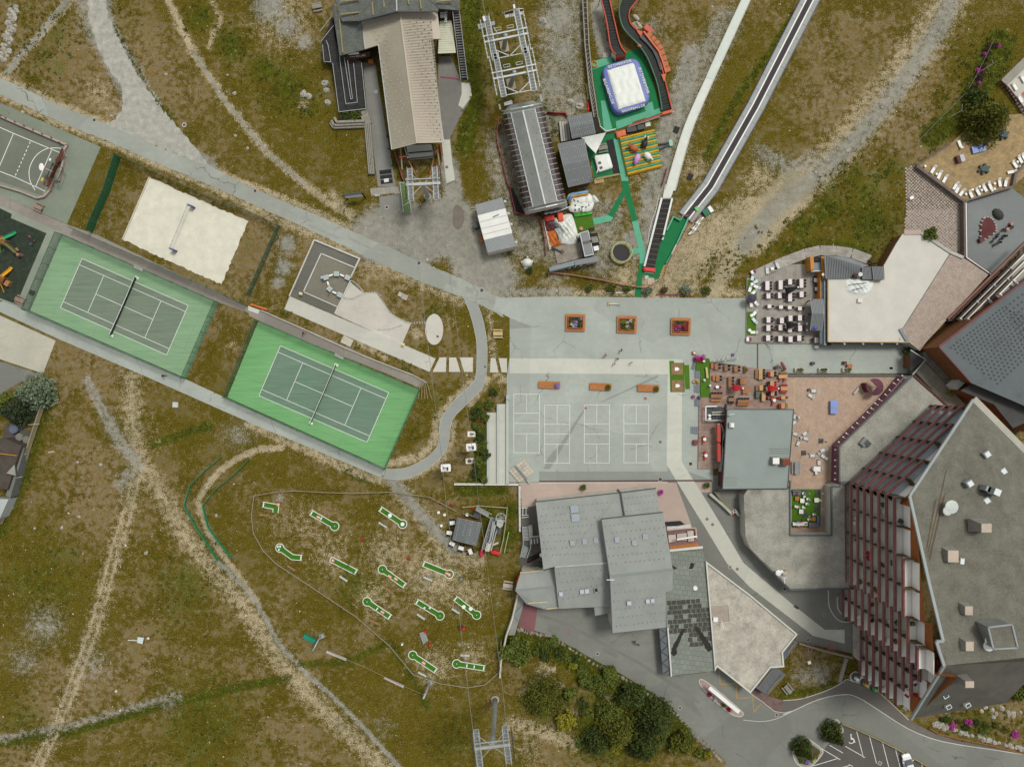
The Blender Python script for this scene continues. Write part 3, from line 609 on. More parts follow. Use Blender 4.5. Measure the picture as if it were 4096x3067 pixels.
m,N,L,B=nodes('stained_slabs');v=ix(N,L,6);b=N.new('ShaderNodeTexBrick');L.new(v,b.inputs[0]);iv(b,'Scale',1);iv(b,'Brick Width',1.0);iv(b,'Row Height',.98);iv(b,'Mortar Size',.03)
iv(b,'Color1',C((138,144,132)));iv(b,'Color2',C((126,134,124)));iv(b,'Mortar',C((86,90,82)))
st=da(N,L,nz(N,L,dq(N),.2,5,.6),.35,.65);L.new(a7(N,L,de(N,L,'MULTIPLY',st,.35),b.outputs[0],C((108,110,96))),B.inputs['Base Color']);iv(B,'Roughness',.9);MT['stained_slabs']=m
G=PL([1524,20,1812,0,1900,952,1525,996,1470,570,1465,250,1526,240],3.0);aj(2,2);G=PL([1500,1560,1790,1545],3.0)+G[1:]
ax(t,G,m,dc,.3,.1);aj(2,3)
i9=M('black_stain',(48,46,42),.95,.25,1.2,5,.1)
ic=M('dark_stain',(72,71,64),.95,.28,1.4,5,.1)
for al,mm in(([(1615,575),(1635,585),(1560,760),(1562,800),(1535,825),(1510,800),(1520,745)],i9),([(1710,562),(1745,562),(1862,725),(1872,770),(1840,786),(1820,765)],i9),([(1690,0),(1725,5),(1700,50),(1665,55)],i9),([(1520,20),(1565,50),(1530,60)],i9)):
 MB().ak(jb(PL(al,3.0),.1,.3),3.001,3.006 if mm is ic else 3.011).aa('damp_stain',mm,t)
mb=MB()
for i in RV(9):
 for j in RV(10):
  if(j<2 and i>6)or(j>6 and i<4)or rr0()<.1:continue
  q=P(1495+42*i+2*j+12*(j%2),355+42*j-3*i,3);mb.ak(jb([q+Ve((x*.43,y*.43,0))for x,y in((-1,-1),(1,-1),(1,1),(-1,1))],.06,.3),3.0,3.004+.0002*i)
mb.aa('damp_stains',ic,t)['kind']='stuff'
p=P(1722,222,3);MB().bu(p.x,p.y,2.98,.5,.35,12,.42).aa('roof_vent',ac,t)
wl=PL([1480,570,1512,998],3.0);MB().af([v+Z_(.15)for v in wl],.28,.3).aa('parapet',M('white_flashing',(206,206,196),.6,.05),t)
aj(2,2);MB().af(PL([1498,1548,1790,1518],3.2),.45,.3).aa('parapet',MT['white_flashing'],t);aj(2,3)
c=MB().ai(PL([(1405,575,2.5),(1468,575,2.9),(1512,992,2.9),(1440,985,2.4)]),.1).aa('canopy',M('blue_grey_canopy',(108,114,116),.5,.08),t)
mb=MB()
for k in RV(4):
 a0,a1=P(1408+9*k,580+102*k,2.55),P(1478+8*k,625+105*k,2.97);b1=P(1418+9*k,680+100*k,2.55);mb.af([a0,a1,b1],.09,.07)
mb.aa('canopy_brace',an,c)
t=ab('gravel_roof_hall','low hall with pale gravel roof and white roof edge beside the bus stop','building',d9(PL([2100,500,2400,700])))
G=PL([1822,-3,2208,290],3.2);aj(3,3);G+=PL([405,627,278,786,290,908,172,916,5,1128],3.2);aj(2,3);G+=PL([2208,1135,1915,903,1900,935],3.2)
ax(t,G,M('light_gravel_roof',(176,170,156),.95,.2,.5,3.6,.6),dc,.3,.1)
MB().ap(b6(G,-.05),.3,3.1,3.5,True).aa('roof_edge',MT['white_flashing'],t)
for q in([(1850,378),(2015,366),(2028,520),(1875,535)],):
 o=MB().ak(PL(q,3.22),3.1,3.25).aa('roof_patch',M('bare_roof_patch',(168,156,142),.9,.12),t);MB().ap(PL(q,3.2),.12,3.1,3.4,True).aa('patch_kerb',am,t)
p=P(1900,497,3.3);MB().ao(p.x,p.y,3.2,.9,.9,.5).aa('roof_hatch',ac,t);mb=MB();q=P(1955,520,3.3);mb.bu(q.x,q.y,3.2,.05,1.2,6);mb.ae(q+Ve((-.3,.5,1)),q+Ve((.2,-1,1)),.1);mb.aa('antenna',ac,t)
aj(3,3)
for q,nn in(([(285,800),(375,685),(428,700),(300,870)],1),([(180,930),(235,920),(318,990),(160,1172),(45,1100)],2)):
 t2=ab('entrance_canopy','slate grey %s canopy roof with log snow bars against the gravel roof hall'%('narrow' if nn==1 else 'square'),'canopy',d9(PL(q)))
 ax(t2,PL(q,2.9),M('slate_canopy',(96,98,102),.7,.1,1,8,.1),b3,.15,.5)
 if nn==1:MB().ae(P(330,795,3.0),P(392,705,3.0),.2).aa('snow_log',M('mossy_log',(128,116,74),.9,.2),t2)
 else:
  MB().ae(P(80,1092,3.0),P(200,935,3.0),.2).aa('snow_log',MT['mossy_log'],t2);MB().ae(P(155,1145,3.0),P(280,990,3.0),.2).aa('snow_log',MT['mossy_log'],t2)
aj(2,2);t=ab('restaurant_building','restaurant with smooth flat grey roof between the timber terrace and brick terrace','building',d9(PL([1990,300,2570,1000])))
R=PL([2005,300],3.6);aj(3,2);R+=PL([386,302,332,1002],3.6);aj(2,2);R+=PL([1964,1006],3.6)
ax(t,R,M('smooth_grey_roof',(142,152,146),.7,.05,.3,9,.05,ce=.25,bz=(152,160,152)),b8,.3,.25);MB().ap(b6(R,.02),.14,3.5,3.72,True).aa('roof_edge',av,t)
aj(3,2);c9(t,168,712,250,790,3.6,1.2,ac,.6);c9(t,252,722,345,800,3.6,1.3,M('rust_red_cap',(128,66,50),.8,.12),.62);b9(t,PL([165,640,345,640,345,700,165,700],3.6),12,3)
aj(2,2);p=P(2040,440,3.6);v=MB().ao(p.x,p.y,3.55,1.0,1.0,.7).aa('roof_unit',ad,t);MB().ao(p.x+.1,p.y,4.2,.6,.8,.12).aa('unit_lid',ac,v)
mb=MB();p=P(2025,345,3.6);mb.ae(p,p+Z_(1.6),.07)
for k in RV(4):mb.ae(p+Ve((-.6+.1*k,-.1,1.5-.25*k)),p+Ve((.6-.1*k,.1,1.5-.25*k)),.06)
mb.aa('aerial',M('pale_metal',(216,220,204),.5),t)
b9(t,PL([1980,895,2090,895,2090,985,1980,985],3.6),5,5)
t2=ab('sign_fascia','red sign board with dark grey angled canopy on the restaurant front','sign',d9(PL([1930,440,1950,850])))
MB().ai(PL([(1918,440,2.6),(1948,440,3.0),(1948,595,3.0),(1920,585,2.6)]),.25,1.6).aa('board',M('brick_red_paint',(198,88,72),.6,.06),t2);MB().ai(PL([(1922,600,2.6),(1950,605,3.0),(1950,770,3.0),(1924,760,2.6)]),.25,1.6).aa('board',MT['brick_red_paint'],t2)
MB().ai(PL([(1946,425,3.2),(1962,440,3.3),(1988,520,3.3),(1962,600,3.3),(1978,690,3.3),(1955,850,3.3),(1928,850,3.0),(1960,690,3.0),(1946,600,3.0),(1970,510,3.0)]),.1,3.0).aa('canopy',av,t2)
t=ab('courtyard_building','low building with weathered gravel roof wrapping round the red brick courtyard','building',d9(PL([2500,600,2900,1200])))
aj(3,2);h5=3.6
W1=PL([1440,0,1735,262,1040,960,797,945,790,632,1180,255],h5)
W2=PL([797,958,1050,958,1010,1010,1010,1656],h5-.3);aj(3,3);W2+=PL([990,180,932,180,926,225,356,234,125,0],h5-.3)
aj(3,2);W2+=PL([0,1525,-40,1430,-55,1060,-20,1010,332,1008,352,985,352,1412,718,1412,718,985],h5-.3)
MB().ai(W1,.3).aa('roof',gd,t);MB().ai(W2,.3).aa('roof',gd,t)
q=[Ve((p.x,p.y,p.z-.2))for p in b6(W1,.1)];MB().ai(q,0,0).aa('wall',am,t);q=[Ve((p.x,p.y,p.z-.2))for p in W2];MB().ai(q,0,0).aa('wall',am,t)
ED=M('slate_edge',(92,98,98),.6,.08)
MB().af([v+Z_(.06)for v in PL([352,930,352,1412,718,1412,718,982,797,982],h5-.3)],.3,.35).aa('roof_edge',ED,t);MB().af(PL([790,945,788,632,1180,255,1440,0],h5+.05),.28,.3).aa('roof_edge',ED,t);MB().af(PL([797,950,1045,950],h5+.1),.55,.4).aa('roof_step',ED,t);MB().af(PL([1440,0,1735,262],h5+.1),.3,.4).aa('roof_edge',b8,t)
aj(3,3);MB().af(PL([125,0,356,236,926,227,932,180,990,180],h5-.2),.25,.35).aa('roof_edge',ED,t)
aj(3,2);p=P(1000,590,h5);v=MB().ao(p.x,p.y,h5-.2,1.6,1.3,.8,radians(50)).aa('roof_hatch',M('grey_hatch',(128,128,124),.6),t);MB().ao(p.x+.6,p.y-.25,h5+.3,1.0,1.2,.35,radians(50)).aa('hatch_lid',av,v)
aj(3,3);c9(t,262,55,322,100,h5-.3,.9);e7(t,252,90,4.4,.6);e7(t,280,78,4.3,.35);mb=MB();p=P(285,130,3.4);mb.ae(p,p+Z_(1.2),.08);mb.ae(p+Ve((-.5,.2,1)),p+Ve((.5,.3,1)),.08);mb.ae(p+Ve((0,.2,1)),p+Ve((.1,-.9,1)),.1);mb.aa('aerial',ac,t)
aj(3,2)
ho=[(1360,15),(1322,50),(1285,80),(1247,140),(1210,180),(1155,222),(1120,258),(1085,300),(1052,335),(1012,380),(960,432),(918,468),(865,522),(838,555),(800,600),(772,658),(770,750),(770,806),(770,865),(768,920)]
lp=None
for i,(x,y)in enumerate(ho):
 if lp is None:
  lp=ab('wall_lamp','small white globe lamp on bracket along the courtyard roof edge','lamp',cg='globe lamps along the courtyard wall')
  MB().ae((-.45,0,2.6),(.45,0,2.6),.07).aa('bracket',ac,lp,True);MB().cn((-.45,0,2.65),.16,.16,.16,8,5).aa('globe',ac,lp,True);MB().ae((.42,0,2.6),(.42,0,2.3),.09).aa('wall_plate',ac,lp,True)
 pp=P(x,y,2.6);dr(lp,(pp.x,pp.y,0),-.5 if y<620 else 0)
t=ab('courtyard_wall','purple-brown boarded wall under the courtyard roof edge','wall',d9(PL([800,600])))
MB().af(PL([1330,15,1150,232,755,622,750,950],1.4),.25,2.8).aa('boards',M('purple_brown_boards',(126,84,96),.7,.2,1,6),t)
aj(3,1);h3=3.2
t=ab('terrace_restaurant','restaurant under a white gravel roof joined to the pink slab roof terrace','building',d9(PL([700,800,1500,1300])))
R=PL([692,800,1188,805,1182,690,1205,650,1290,500,1345,415,1365,400,1510,405,1772,575,1345,1252,1395,1362,690,1362],h3)
MB().ai(R,.3).aa('roof',hn,t);MB().ai([Ve((p.x,p.y,p.z-.2))for p in b6(R,.15)],0,0).aa('wall',b3,t)
T2=PL([1772,575,1885,622,2105,770,1550,1372,1500,1442,1410,1372,1395,1362,1345,1252],h3)
MB().ai(T2,.3).aa('slab_terrace',ew('pink_slabs',(184,168,152),(168,152,138),(132,118,108),36,.42,.42,.028,.0,el=.12),t);MB().ai([Ve((p.x,p.y,p.z-.2))for p in b6(T2,.15)],0,0).aa('wall',am,t)
MB().af(PL([688,812,688,1362,1395,1366],h3+.05),.2,.3).aa('roof_edge',M('tan_fascia',(186,160,112),.7,.08),t);MB().af(PL([1322,1248,1388,1360],h3+.1),.55,.35).aa('kerb_beam',eg,t);MB().af(PL([1345,1252,1772,575],h3+.01),.1,.08).aa('joint_strip',av,t);MB().af(PL([1510,400,1772,572,1882,620],h3+.1),.6,.3).aa('coping',dc,t);MB().af(PL([1360,395,1510,396],h3+.08),.9,.2).aa('coping',fq,t)
g=MB().af(PL([661,795,661,1392],2.6),.45,.25).aa('gutter',eg,t)
mb=MB()
for k in RV(11):mb.ae(P(668,820+52*k,2.9),P(695,820+52*k,3.1),.14,.12)
mb.aa('rafter_ends',b8,t)
MB().ai(PL([(620,690,2.2),(655,690,2.4),(655,1380,2.4),(615,1380,2.2)]),.12).aa('lower_eave',M('slate_blue_eave',(96,110,114),.6),t)
MB().af(PL([600,700,600,990],1.2),.15,2.4).aa('timber_front',M('golden_timber',(186,124,46),.6,.14),t);MB().af(PL([640,1265,640,1385],1.2),.3,2.4).aa('timber_front',MT['golden_timber'],t);MB().af(PL([636,610,655,800],2.9),.55,.5).aa('timber_front',MT['golden_timber'],t);MB().af(PL([520,620,528,740],1.4),.7,2.8).aa('timber_front',MT['golden_timber'],t)
MB().af(PL([684,805,684,930],2.75),.3,.1).aa('sign_board',M('crimson_paint',(160,30,60),.6),t);fi('RESTAURANT',P(684,868,2.84),.4,pi/2,M('white_paint'),t)
MB().af(PL([700,1372,1310,1372],1.5),.9,1.9).aa('shop_front',M('dark_shopfront',(66,66,70),.4,.15),t)
for x in(835,1000,1165,1300):pp=P(x,1376,2.7);MB().ao(pp.x,pp.y,2.5,.35,.5,.2,.5).aa('flood_lamp',ac,t)
G1=PL([(655,600,h3+.9),(720,605,h3+.9),(820,612,h3+.7),(890,625,h3+.7),(1050,690,h3+.6),(985,705,h3+.6),(990,805,h3+.2),(668,806,h3+.4)])
MB().ai(G1,.15).aa('metal_roof',b4,t);cf(t,P(660,602,h3+.92),P(985,690,h3+.62),P(990,803,h3+.22),P(670,804,h3+.42),22,av,.06,.07)
G2=PL([(988,702,h3+1.0),(1077,700,h3+1.0),(1088,812,h3+.8),(995,812,h3+.8)]);G3=PL([(1078,697,h3+1.3),(1175,697,h3+1.3),(1187,816,h3+1.1),(1090,816,h3+1.1)])
for g in(G2,G3):MB().ai(g,.12).aa('metal_roof',b4,t);MB().ai([Ve((p.x,p.y,p.z-.1))for p in b6(g,.1)],0,h3-.1).aa('dormer_wall',b3,t);cf(t,g[0],g[1],g[2],g[3],8,av,.05,.06)
p=P(965,770,h3+1);MB().bu(p.x,p.y,h3,.42,1.5,12).aa('flue',ad,t);MB().bu(p.x-.75,p.y-.1,h3+.2,.35,1.0,10).aa('vent',M('rust_brown',(84,56,44),.8),t)
p=P(970,998,h3+.3);MB().ao(p.x,p.y,h3-.05,.85,.8,.5).aa('roof_hatch',M('pale_hatch',(222,214,208),.6),t);p=P(1328,1338,h3);MB().bu(p.x,p.y,h3-.02,.25,.12,12).aa('drain_cap',am,t);p=P(652,768,3.3);MB().cn((p.x,p.y,3.2),.42,.32,.15,12,4,True).aa('satellite_dish',ac,t)
B1=PL([(532,612,2.6),(628,612,2.6),(630,736,2.4),(540,740,2.4)]);MB().ai(B1,.12).aa('bar_roof',eg,t);MB().af(PL([540,741,630,737],2.4),.15,.3).aa('bar_sign',M('white_red_sign',(224,214,210),.6),t);p=P(590,635,2.7);MB().cn((p.x,p.y,2.6),.95,.6,.25,12,3,True).aa('black_cover',cz,t)
Pn=PL([(530,985,2.7),(648,985,2.9),(656,1115,3.3),(548,1112,3.1)]);Ps=PL([(548,1112,3.1),(656,1115,3.3),(640,1265,2.8),(528,1262,2.6)])
for g in(Pn,Ps):MB().ai(g,.12).aa('porch_roof',b4,t);cf(t,g[0],g[1],g[2],g[3],9,av,.05,.05)
for x,y in((535,995),(532,1255),(545,1110)):p=P(x+12,y,2.5);MB().ao(p.x,p.y,0,.2,.2,2.9).aa('porch_post',b3,t)
p=P(575,1240,2.9);MB().cn((p.x,p.y,2.75),.42,.42,.3,12,5,True).aa('blue_dome_lamp',M('violet_blue',(74,72,168),.4,.1),t)
o=MB();al=PL([852,812,900,808,1000,812,1092,820,1085,870,1060,925,1000,950,930,945,880,930,848,912],h3);
def cd(name,al,z0,hh,a9,n=14,jk=.3,parent=None,seed=1,hg=.5):
 rg=np.random.default_rng(seed);c=sum((Ve(p)for p in al),Ve())/len(al);c6=az([Ve(p)for p in al],4,True);K=len(c6);vs=[];fs=[]
 for i in RV(n+1):
  f=i/n
  for j,p in enumerate(c6):
   q=Ve((c.x,c.y,0)).lerp(Ve((p.x,p.y,0)),f)
   z=z0+hh*(1-f**4)*hg+hh*(1-hg)*max(0,1-f*f)+(jk*hh*(sin(q.x*3.1+seed)*sin(q.y*2.7+1.3*seed)+.6*sin(q.x*6.7+q.y*5.1)+.35*rg.normal())*(1-f**6))
   vs.append((q.x,q.y,max(z0-.02,z)if i<n else z0-.02))
 for i in RV(n):
  for j in RV(K):fs.append((i*K+j,(i+1)*K+j,(i+1)*K+(j+1)%K,i*K+(j+1)%K))
 return MB().add(vs,fs).aa(name,a9,parent,br=False)
kj=M('white_tarpaulin',(226,230,222),.45,.07,1.2,5,.2)
o=cd('tarpaulin',al,h3,.55,kj,12,.3);aw(o,'crumpled white tarpaulin heaped on the white gravel roof','tarpaulin')
t=ab('pole','thin grey poles lying across the crumpled tarpaulin','poles',P(970,870,h3+.5));MB().ae(P(868,860,h3+.75),P(1030,840,h3+.75),.1).aa('rod',av,t);MB().ae(P(905,905,h3+.75),P(1015,880,h3+.75),.1).aa('rod',av,t)
a2(0,0,1);hh=9.6
t=ab('hotel_block','big block with dotted slate-grey roof and timber balconies at the east edge','building',P(3990,1400))
mw=M('slate_grey_roof',(96,104,104),.8,.08,.3,7,.12,ce=.5,bz=(72,68,66))
R=PL([3755,1386,4000,1198,4200,1044,4200,1668,4096,1622,3884,1531],hh);MB().ai(R,.3).aa('roof',mw,t);MB().ai([Ve((p.x,p.y,p.z-.2))for p in b6(R,.6)],0,0).aa('wall',b3,t)
R2=PL([3843,1562,3893,1533,4096,1624,4200,1672,4200,1740,4096,1692,4052,1712,3975,1617],7.6);MB().ai(R2,.3).aa('roof',M('dark_slate_roof',(74,74,72),.85,.14,.6,6,.2),t);MB().ai([Ve((p.x,p.y,p.z-.2))for p in b6(R2,.5)],0,0).aa('wall',b3,t)
MB().af(PL([3755,1387,3884,1531],hh+.03),.2,.2).aa('roof_edge',M('maroon_fascia',(110,62,60),.7),t);MB().af(PL([3755,1386,4000,1198,4200,1044],hh+.05),.35,.3).aa('roof_edge',MT['maroon_fascia'],t)
b9(t,PL([3790,1390,4010,1222,4220,1330,3990,1545],hh),17,15,an,.28,'snow_guards',0,.12);b9(t,PL([4010,1222,4180,1100,4200,1330,4120,1440],hh),10,10,an,.28,'snow_guards',0,.12)
a2(3596,900,4.416)
for(x0,y0,x1,y1,z)in((1080,1656,2260,470,4.0),(1210,1656,2260,600,6.5),(1775,1225,2260,740,8.9)):
 a,b=P(x0,y0,z),P(x1,y1,z);n=max(2,int((b-a).length/4.6));dn=Ve((b.y-a.y,a.x-b.x,0)).normalized()
 if dn.x<0:dn=-dn
 for k in RV(n):
  p,q=a.lerp(b,k/n),a.lerp(b,(k+1)/n);dz=Z_(-.55)
  bl=MB().ai([Ve((v.x,v.y,z-1.05))for v in(p,q,q+dn*2.2,p+dn*2.2)],.2).aa('balcony',M('pale_balcony_floor',(168,166,156),.85,.08),t)
  MB().af([p+dz+dn*.1,q+dz+dn*.1],.12,1.0).aa('parapet',M('golden_brown_boards',(150,104,56),.7,.15),bl);MB().af([p,q],.2,.1).aa('handrail',ac,bl);MB().af([p+Z_(-.2),p+dn*.5+Z_(.1),p+dn*2.2+Z_(-.4)],.16,.9).aa('divider',ac,bl)
t=ab('service_gully','dark planked gully bridged by brown beams behind the slab terrace','gully',P(1400,1300));a,b=P(930,1650,.9),P(2208,330,.9);c,d=P(1080,1656,.9),P(2208,520,.9)
gm=MB();gm.ai([P(850,1700,1.2),P(2230,310,1.2),P(2230,520,1.2),P(1060,1700,1.2)],.3);gm.aa('gully_floor',M('weathered_planks',(92,84,66),.9,.3,1.5,6,.3),t)
for k in RV(8):
 u=(k+.5)/8;MB().ae(a.lerp(b,u)+Z_(1.6),c.lerp(d,u)+Z_(1.6),.45,.4).aa('beam',M('dark_brown_beam',(64,44,34),.8,.15),t)
MB().af([P(860,1660,3.4),P(1690,840,3.4),P(2230,300,3.4)],.4,.5).aa('edge_beam',M('mauve_brown_beam',(128,96,80),.8,.15),t);MB().af([P(860,1660,1.5),P(1690,840,1.5)],.3,3.0).aa('wall',b8,t)
a2(3096,1350);t=ab('plank_walkway','grey plank walkway running beside the brown hotel wall','walkway',d9(PL([1400,250])))
MB().ai(PL([1310,130,1395,115,1640,395,1570,460,1330,200],3.1),.3,0).aa('planks',ew('grey_planks',(124,122,112),(110,106,98),(84,82,76),-48,6,.22,.012,.5),t)
t=ab('roof_garden','gravel roof strip with weeds beside the plank walkway','building',d9(PL([1450,450])))
MB().ai(PL([1250,300,1330,215,1570,465,1660,560,1700,600,1520,600],2.9),.3,0).aa('roof',M('mossy_gravel_roof',(132,128,112),.95,.15,.8,5,.4),t)
p=P(1640,405,5.5);MB().ao(p.x,p.y,3,2.4,1.2,2.6,.75).aa('lift_head',M('pale_panel',(206,208,198),.5),t)
t=ab('bridge_canopy','dark shingled triangular canopy at the end of the plaza passage','canopy',d9(PL([1270,220])))
ax(t,PL([(1205,120,3.3),(1335,195,3.3),(1200,300,3.0)]),M('dark_brown_shingle',(66,62,60),.85,.15),b3,.2,.8);MB().af(PL([(1205,110,3.4),(1340,195,3.4),(1220,330,3.2)]),.2,.2).aa('gutter',ad,t)
a2(0,0,1)
t=ab('apartment_block','tall apartment block with sloping grey roof and stacked red-brown balconies','building',P(3700,2300))
RA=M('apartment_roof',(106,104,92),.9,.2,.4,3.4,.3,ce=.7,bz=(98,86,72));jq=M('shaded_apartment_roof',(86,84,74),.9,.16,.4,4,.3,ce=.4,bz=(86,82,72))  # south slope: its shade is painted in as a darker roof colour
V={k:P(*v)for k,v in dict(A=(3891,1599,17),B=(4190,1900,17),C=(4190,2620,29.8),D=(3775,2661,29.8),E=(3744,2564,29.4),F=(3771,2562,29.4),G=(3712,2317,27.5),H=(3637,1982,25.2),S1=(3644,2874,18),S2=(4020,2811,18),S3=(4190,2640,22)).items()}
mb=MB()
for q in('AHG','AGF','AFC','ACB','FED','FDC'):mb.ai([V[k]for k in q],.4)
mb.aa('roof',RA,t);MB().ai([V[k]for k in('D','S1','S2')],.4).aa('roof',jq,t);MB().ai([V[k]for k in('D','S2','S3')],.4).aa('roof',jq,t);MB().ai([V[k]for k in('D','S3','C')],.4).aa('roof',jq,t)
bc=lambda a,h,g:V['A']*a+V['H']*h+V['G']*g+Z_(.012)
for a,b,w_ in((.5,.22,.03),(.42,.1,.05),(.3,.3,.04)):MB().face(bc(a,b,1-a-b),bc(a-w_,b+w_,1-a-b),bc(.06,b*.7+w_,.94-b*.7-w_),bc(.06,b*.7,.94-b*.7)).aa('rust_streak',M('rust_streak',(88,74,58),.9,.2),t)
i5=M('roof_flashing',(150,156,154),.5,.06)
for q in('AH','HG','GF','FE','ED','DSQ'.replace('SQ','x'),):
 ks=[k if k!='x' else 'S1' for k in q];MB().af([V[k]+Z_(.05)for k in ks],.45,.35).aa('roof_edge',i5,t)
MB().af([V['A'],V['B']],1.6,.25).aa('roof_edge',M('pale_corrugated_edge',(176,172,156),.7,.08),t)
def fv(x,y,z=0):return Ve((x/S,-y/S,z))
ee=[fv(1628,81),fv(1300,385),fv(1302,775),fv(1318,777),fv(1318,931),fv(1386,936),fv(1386,1165)]
def kw(a,b,d=1.7):
 n_=Ve((-(b.y-a.y),b.x-a.x,0)).normalized()
 if n_.x<0:n_=-n_
 return a+n_*d,b+n_*d,n_
k8=2.62
hk=[(ee[0],ee[1],17,25,0),(ee[1],ee[2],25,28,1),(ee[3],ee[4],28.5,29.2,1),(ee[5],ee[6],29.5,18,1)]
lx=M('red_brown_boards',(126,82,78),.75,.22,1.2,7,.15,eq=.2);mv=M('cream_balcony_floor',(255,252,238),.8,.04,eq=.08);mr=M('blue_grey_balcony_floor',(206,218,224),.8,.05);jx=M('balcony_divider',(98,84,60),.8,.12);iq=M('cream_back_wall',(255,250,236),.6,.06,eq=.12)
iz=[]
k6={}
for si,(a,b,h0,h1,ju)in enumerate(hk):
 Lg=(b-a).length;n=max(2,round(Lg/4.4));ul=Lg/n;ia,ib,nn=kw(a,b);rz=atan2(b.y-a.y,b.x-a.x);jv=(b-a).normalized()
 iz.append((ia,ib,h0,h1))
 d3=1 if Ve((-sin(rz),cos(rz),0)).dot(nn)>0 else-1
 key=si
 bm=MB().ao(ul/2,d3*.85,-.2,ul,1.7,.2);bm.ao(.06,d3*.85,0,.12,1.5,1.9)
 eo=bm.mesh('balcony',mr if ju==0 else mv);eo.materials.append(jx)
 for f in eo.polygons[6:]:f.material_index=1
 i3=MB().ao(ul/2,d3*.06,-.15,ul+.04,.14,.8).ao(ul/2,d3*.05,.65,ul+.04,.26,.07).mesh('parapet',lx)
 ir=MB().ao(ul*.55,d3*1.66,.05,ul*.9,.1,2.3).mesh('back_panel',iq)
 for i in RV(n):
  hr=min(h0+(h1-h0)*i/n,h0+(h1-h0)*(i+1)/n)
  for k in RV(0,12):
   z=k8*k
   if z+2.5>hr:continue
   if si==0 and k<1:continue
   hw=0
   o=NO('balcony',eo);ed.objects.link(o);o.parent=t;dd=a+jv*(ul*i)+nn*hw;o.location=Ve((dd.x,dd.y,z+.2))-t.location;o.rotation_euler=(0,0,rz)
   q=NO('parapet',i3);ed.objects.link(q);q.parent=o
   q=NO('back_panel',ir);ed.objects.link(q);q.parent=o
wm=MB();cp=[]
for ia,ib,h0,h1 in iz:
 cp.append(Ve((ia.x,ia.y,h0-.3)));cp.append(Ve((ib.x,ib.y,h1-.3)))
l8=[fv(1700,1100,17.3),fv(1790,925,21.3),fv(1880,340,16.3)]
d4=cp+l8;n0=len(d4)
for i in RV(n0):
 p,q=d4[i],d4[(i+1)%n0];wm.face((p.x,p.y,-.1),(q.x,q.y,-.1),(q.x,q.y,q.z),(p.x,p.y,p.z))
wm.aa('wall',M('orange_brown_cladding',(158,92,44),.75,.15,1,6),t)
for i in RV(46):
 s_=random.choice(hk[1:]);u=ru(.05,.95);k=random.randrange(2,10);p=s_[0].lerp(s_[1],u)+kw(s_[0],s_[1],ru(.5,1.2))[2]*ru(.5,1.2);z=k8*k+.2
 if z+2>s_[2]+(s_[3]-s_[2])*u:continue
 MB().ao(p.x,p.y,z,ru(.4,.8),ru(.4,.9),ru(.4,.75),rr0()).aa('balcony_furniture',random.choice([ac,c5,M('dull_green',(88,110,60),.7),M('navy_cloth',(52,62,92),.8),av,b3]),t)
a2(3096,1350);WC=M('white_dome',(226,230,226),.3,.04)
for(x,y,h)in((1880,1030,20.5),(2022,1180,20.0),(1728,1288,22.6),(1875,1438,22.3)):p=P(x,y,h);f=MB().ao(p.x,p.y,h-.8,1.15,1.15,1.0,.6).aa('skylight',i5,t);MB().ao(p.x,p.y,h+.18,.85,.85,.12,.6).aa('pane',WC,f)
e7(t,1570,1495,25.2,1.15,M('grey_dish',(196,202,194),.5));e7(t,1533,1530,25.1,.8,MT['grey_dish']);c9(t,1740,1600,1880,1720,25.0,1.8);p=P(1905,1350,23);MB().ao(p.x,p.y,21.5,1.6,1.2,2.2,-.4).aa('vent_box',av,t);p=P(1945,1358,23);MB().ao(p.x,p.y,22,1.1,1.1,1.9,-.4).aa('vent_cap',WC,t);p=P(1870,1330,23);MB().ao(p.x,p.y,22,.8,.9,1.7,-.4).aa('vent_cap',i5,t)
a2(3096,2317)
for(x,y,h)in((1715,78,26.2),(1768,362,27.8),(1655,-163,25.4),(2075,-300,22.3)):p=P(x,y,h);f=MB().ao(p.x,p.y,h-.8,.85,1.15,1.0,-.08).aa('skylight',i5,t);MB().ao(p.x,p.y,h+.18,.65,.9,.12,-.08).aa('pane',WC,f)
for q in((1600,180,1705,300,27.1),(1605,485,1712,612,28.7),(1600,835,1718,925,27.2),(1445,-310,1590,-150,25.0)):c9(t,*q,1.9,None,.55)
for(x,y,h)in((1510,1022,22.2),(1536,1118,20.2),(1705,1104,20.0)):p=P(x,y,h);f=MB().ao(p.x,p.y,h-.9,.9,.7,1.25,.5).aa('skylight',WC,t);MB().ao(p.x,p.y,h+.32,.65,.45,.08,.5).aa('pane',ea(),f)
a=PL([1890,420,2100,395,2150,600,1935,612],31.5);v=MB().ai(a,.2).aa('lift_house_roof',RA,t);MB().ai([Ve((p.x,p.y,p.z-.15))for p in b6(a,.1)],0,27).aa('lift_house',M('grey_cladding',(126,128,122),.7,.1),t);MB().af(a+[a[0]],.25,.3).aa('roof_edge',i5,t);e7(t,1897,535,30,.65);e7(t,1900,583,29.6,.95)
cs=M('black_paint',(24,24,24),.6,.1)
aj(1,0)
t=ab('lift_station_lodge','lift station lodge with long tan ribbed roof and weathered shingle wings','building',P(1400,600))
a=PL([(990,190,5.2),(1325,112,7.4),(1475,1265,7.4),(1252,1322,5.6),(1135,398,5.5),(1018,435,5.1)]);b=PL([(1325,112,7.39),(1655,108,5.4),(1685,345,5.4),(1592,347,5.8),(1712,1258,5.6),(1475,1265,7.39)])
MB().ai(a,.25).aa('roof',io,t);MB().ai(b,.25).aa('roof',M('sunlit_tan_sheet',(184,172,152),.55,.05,.3,6,.05),t)  # east slope: sunlight painted in as a lighter copy of the tan
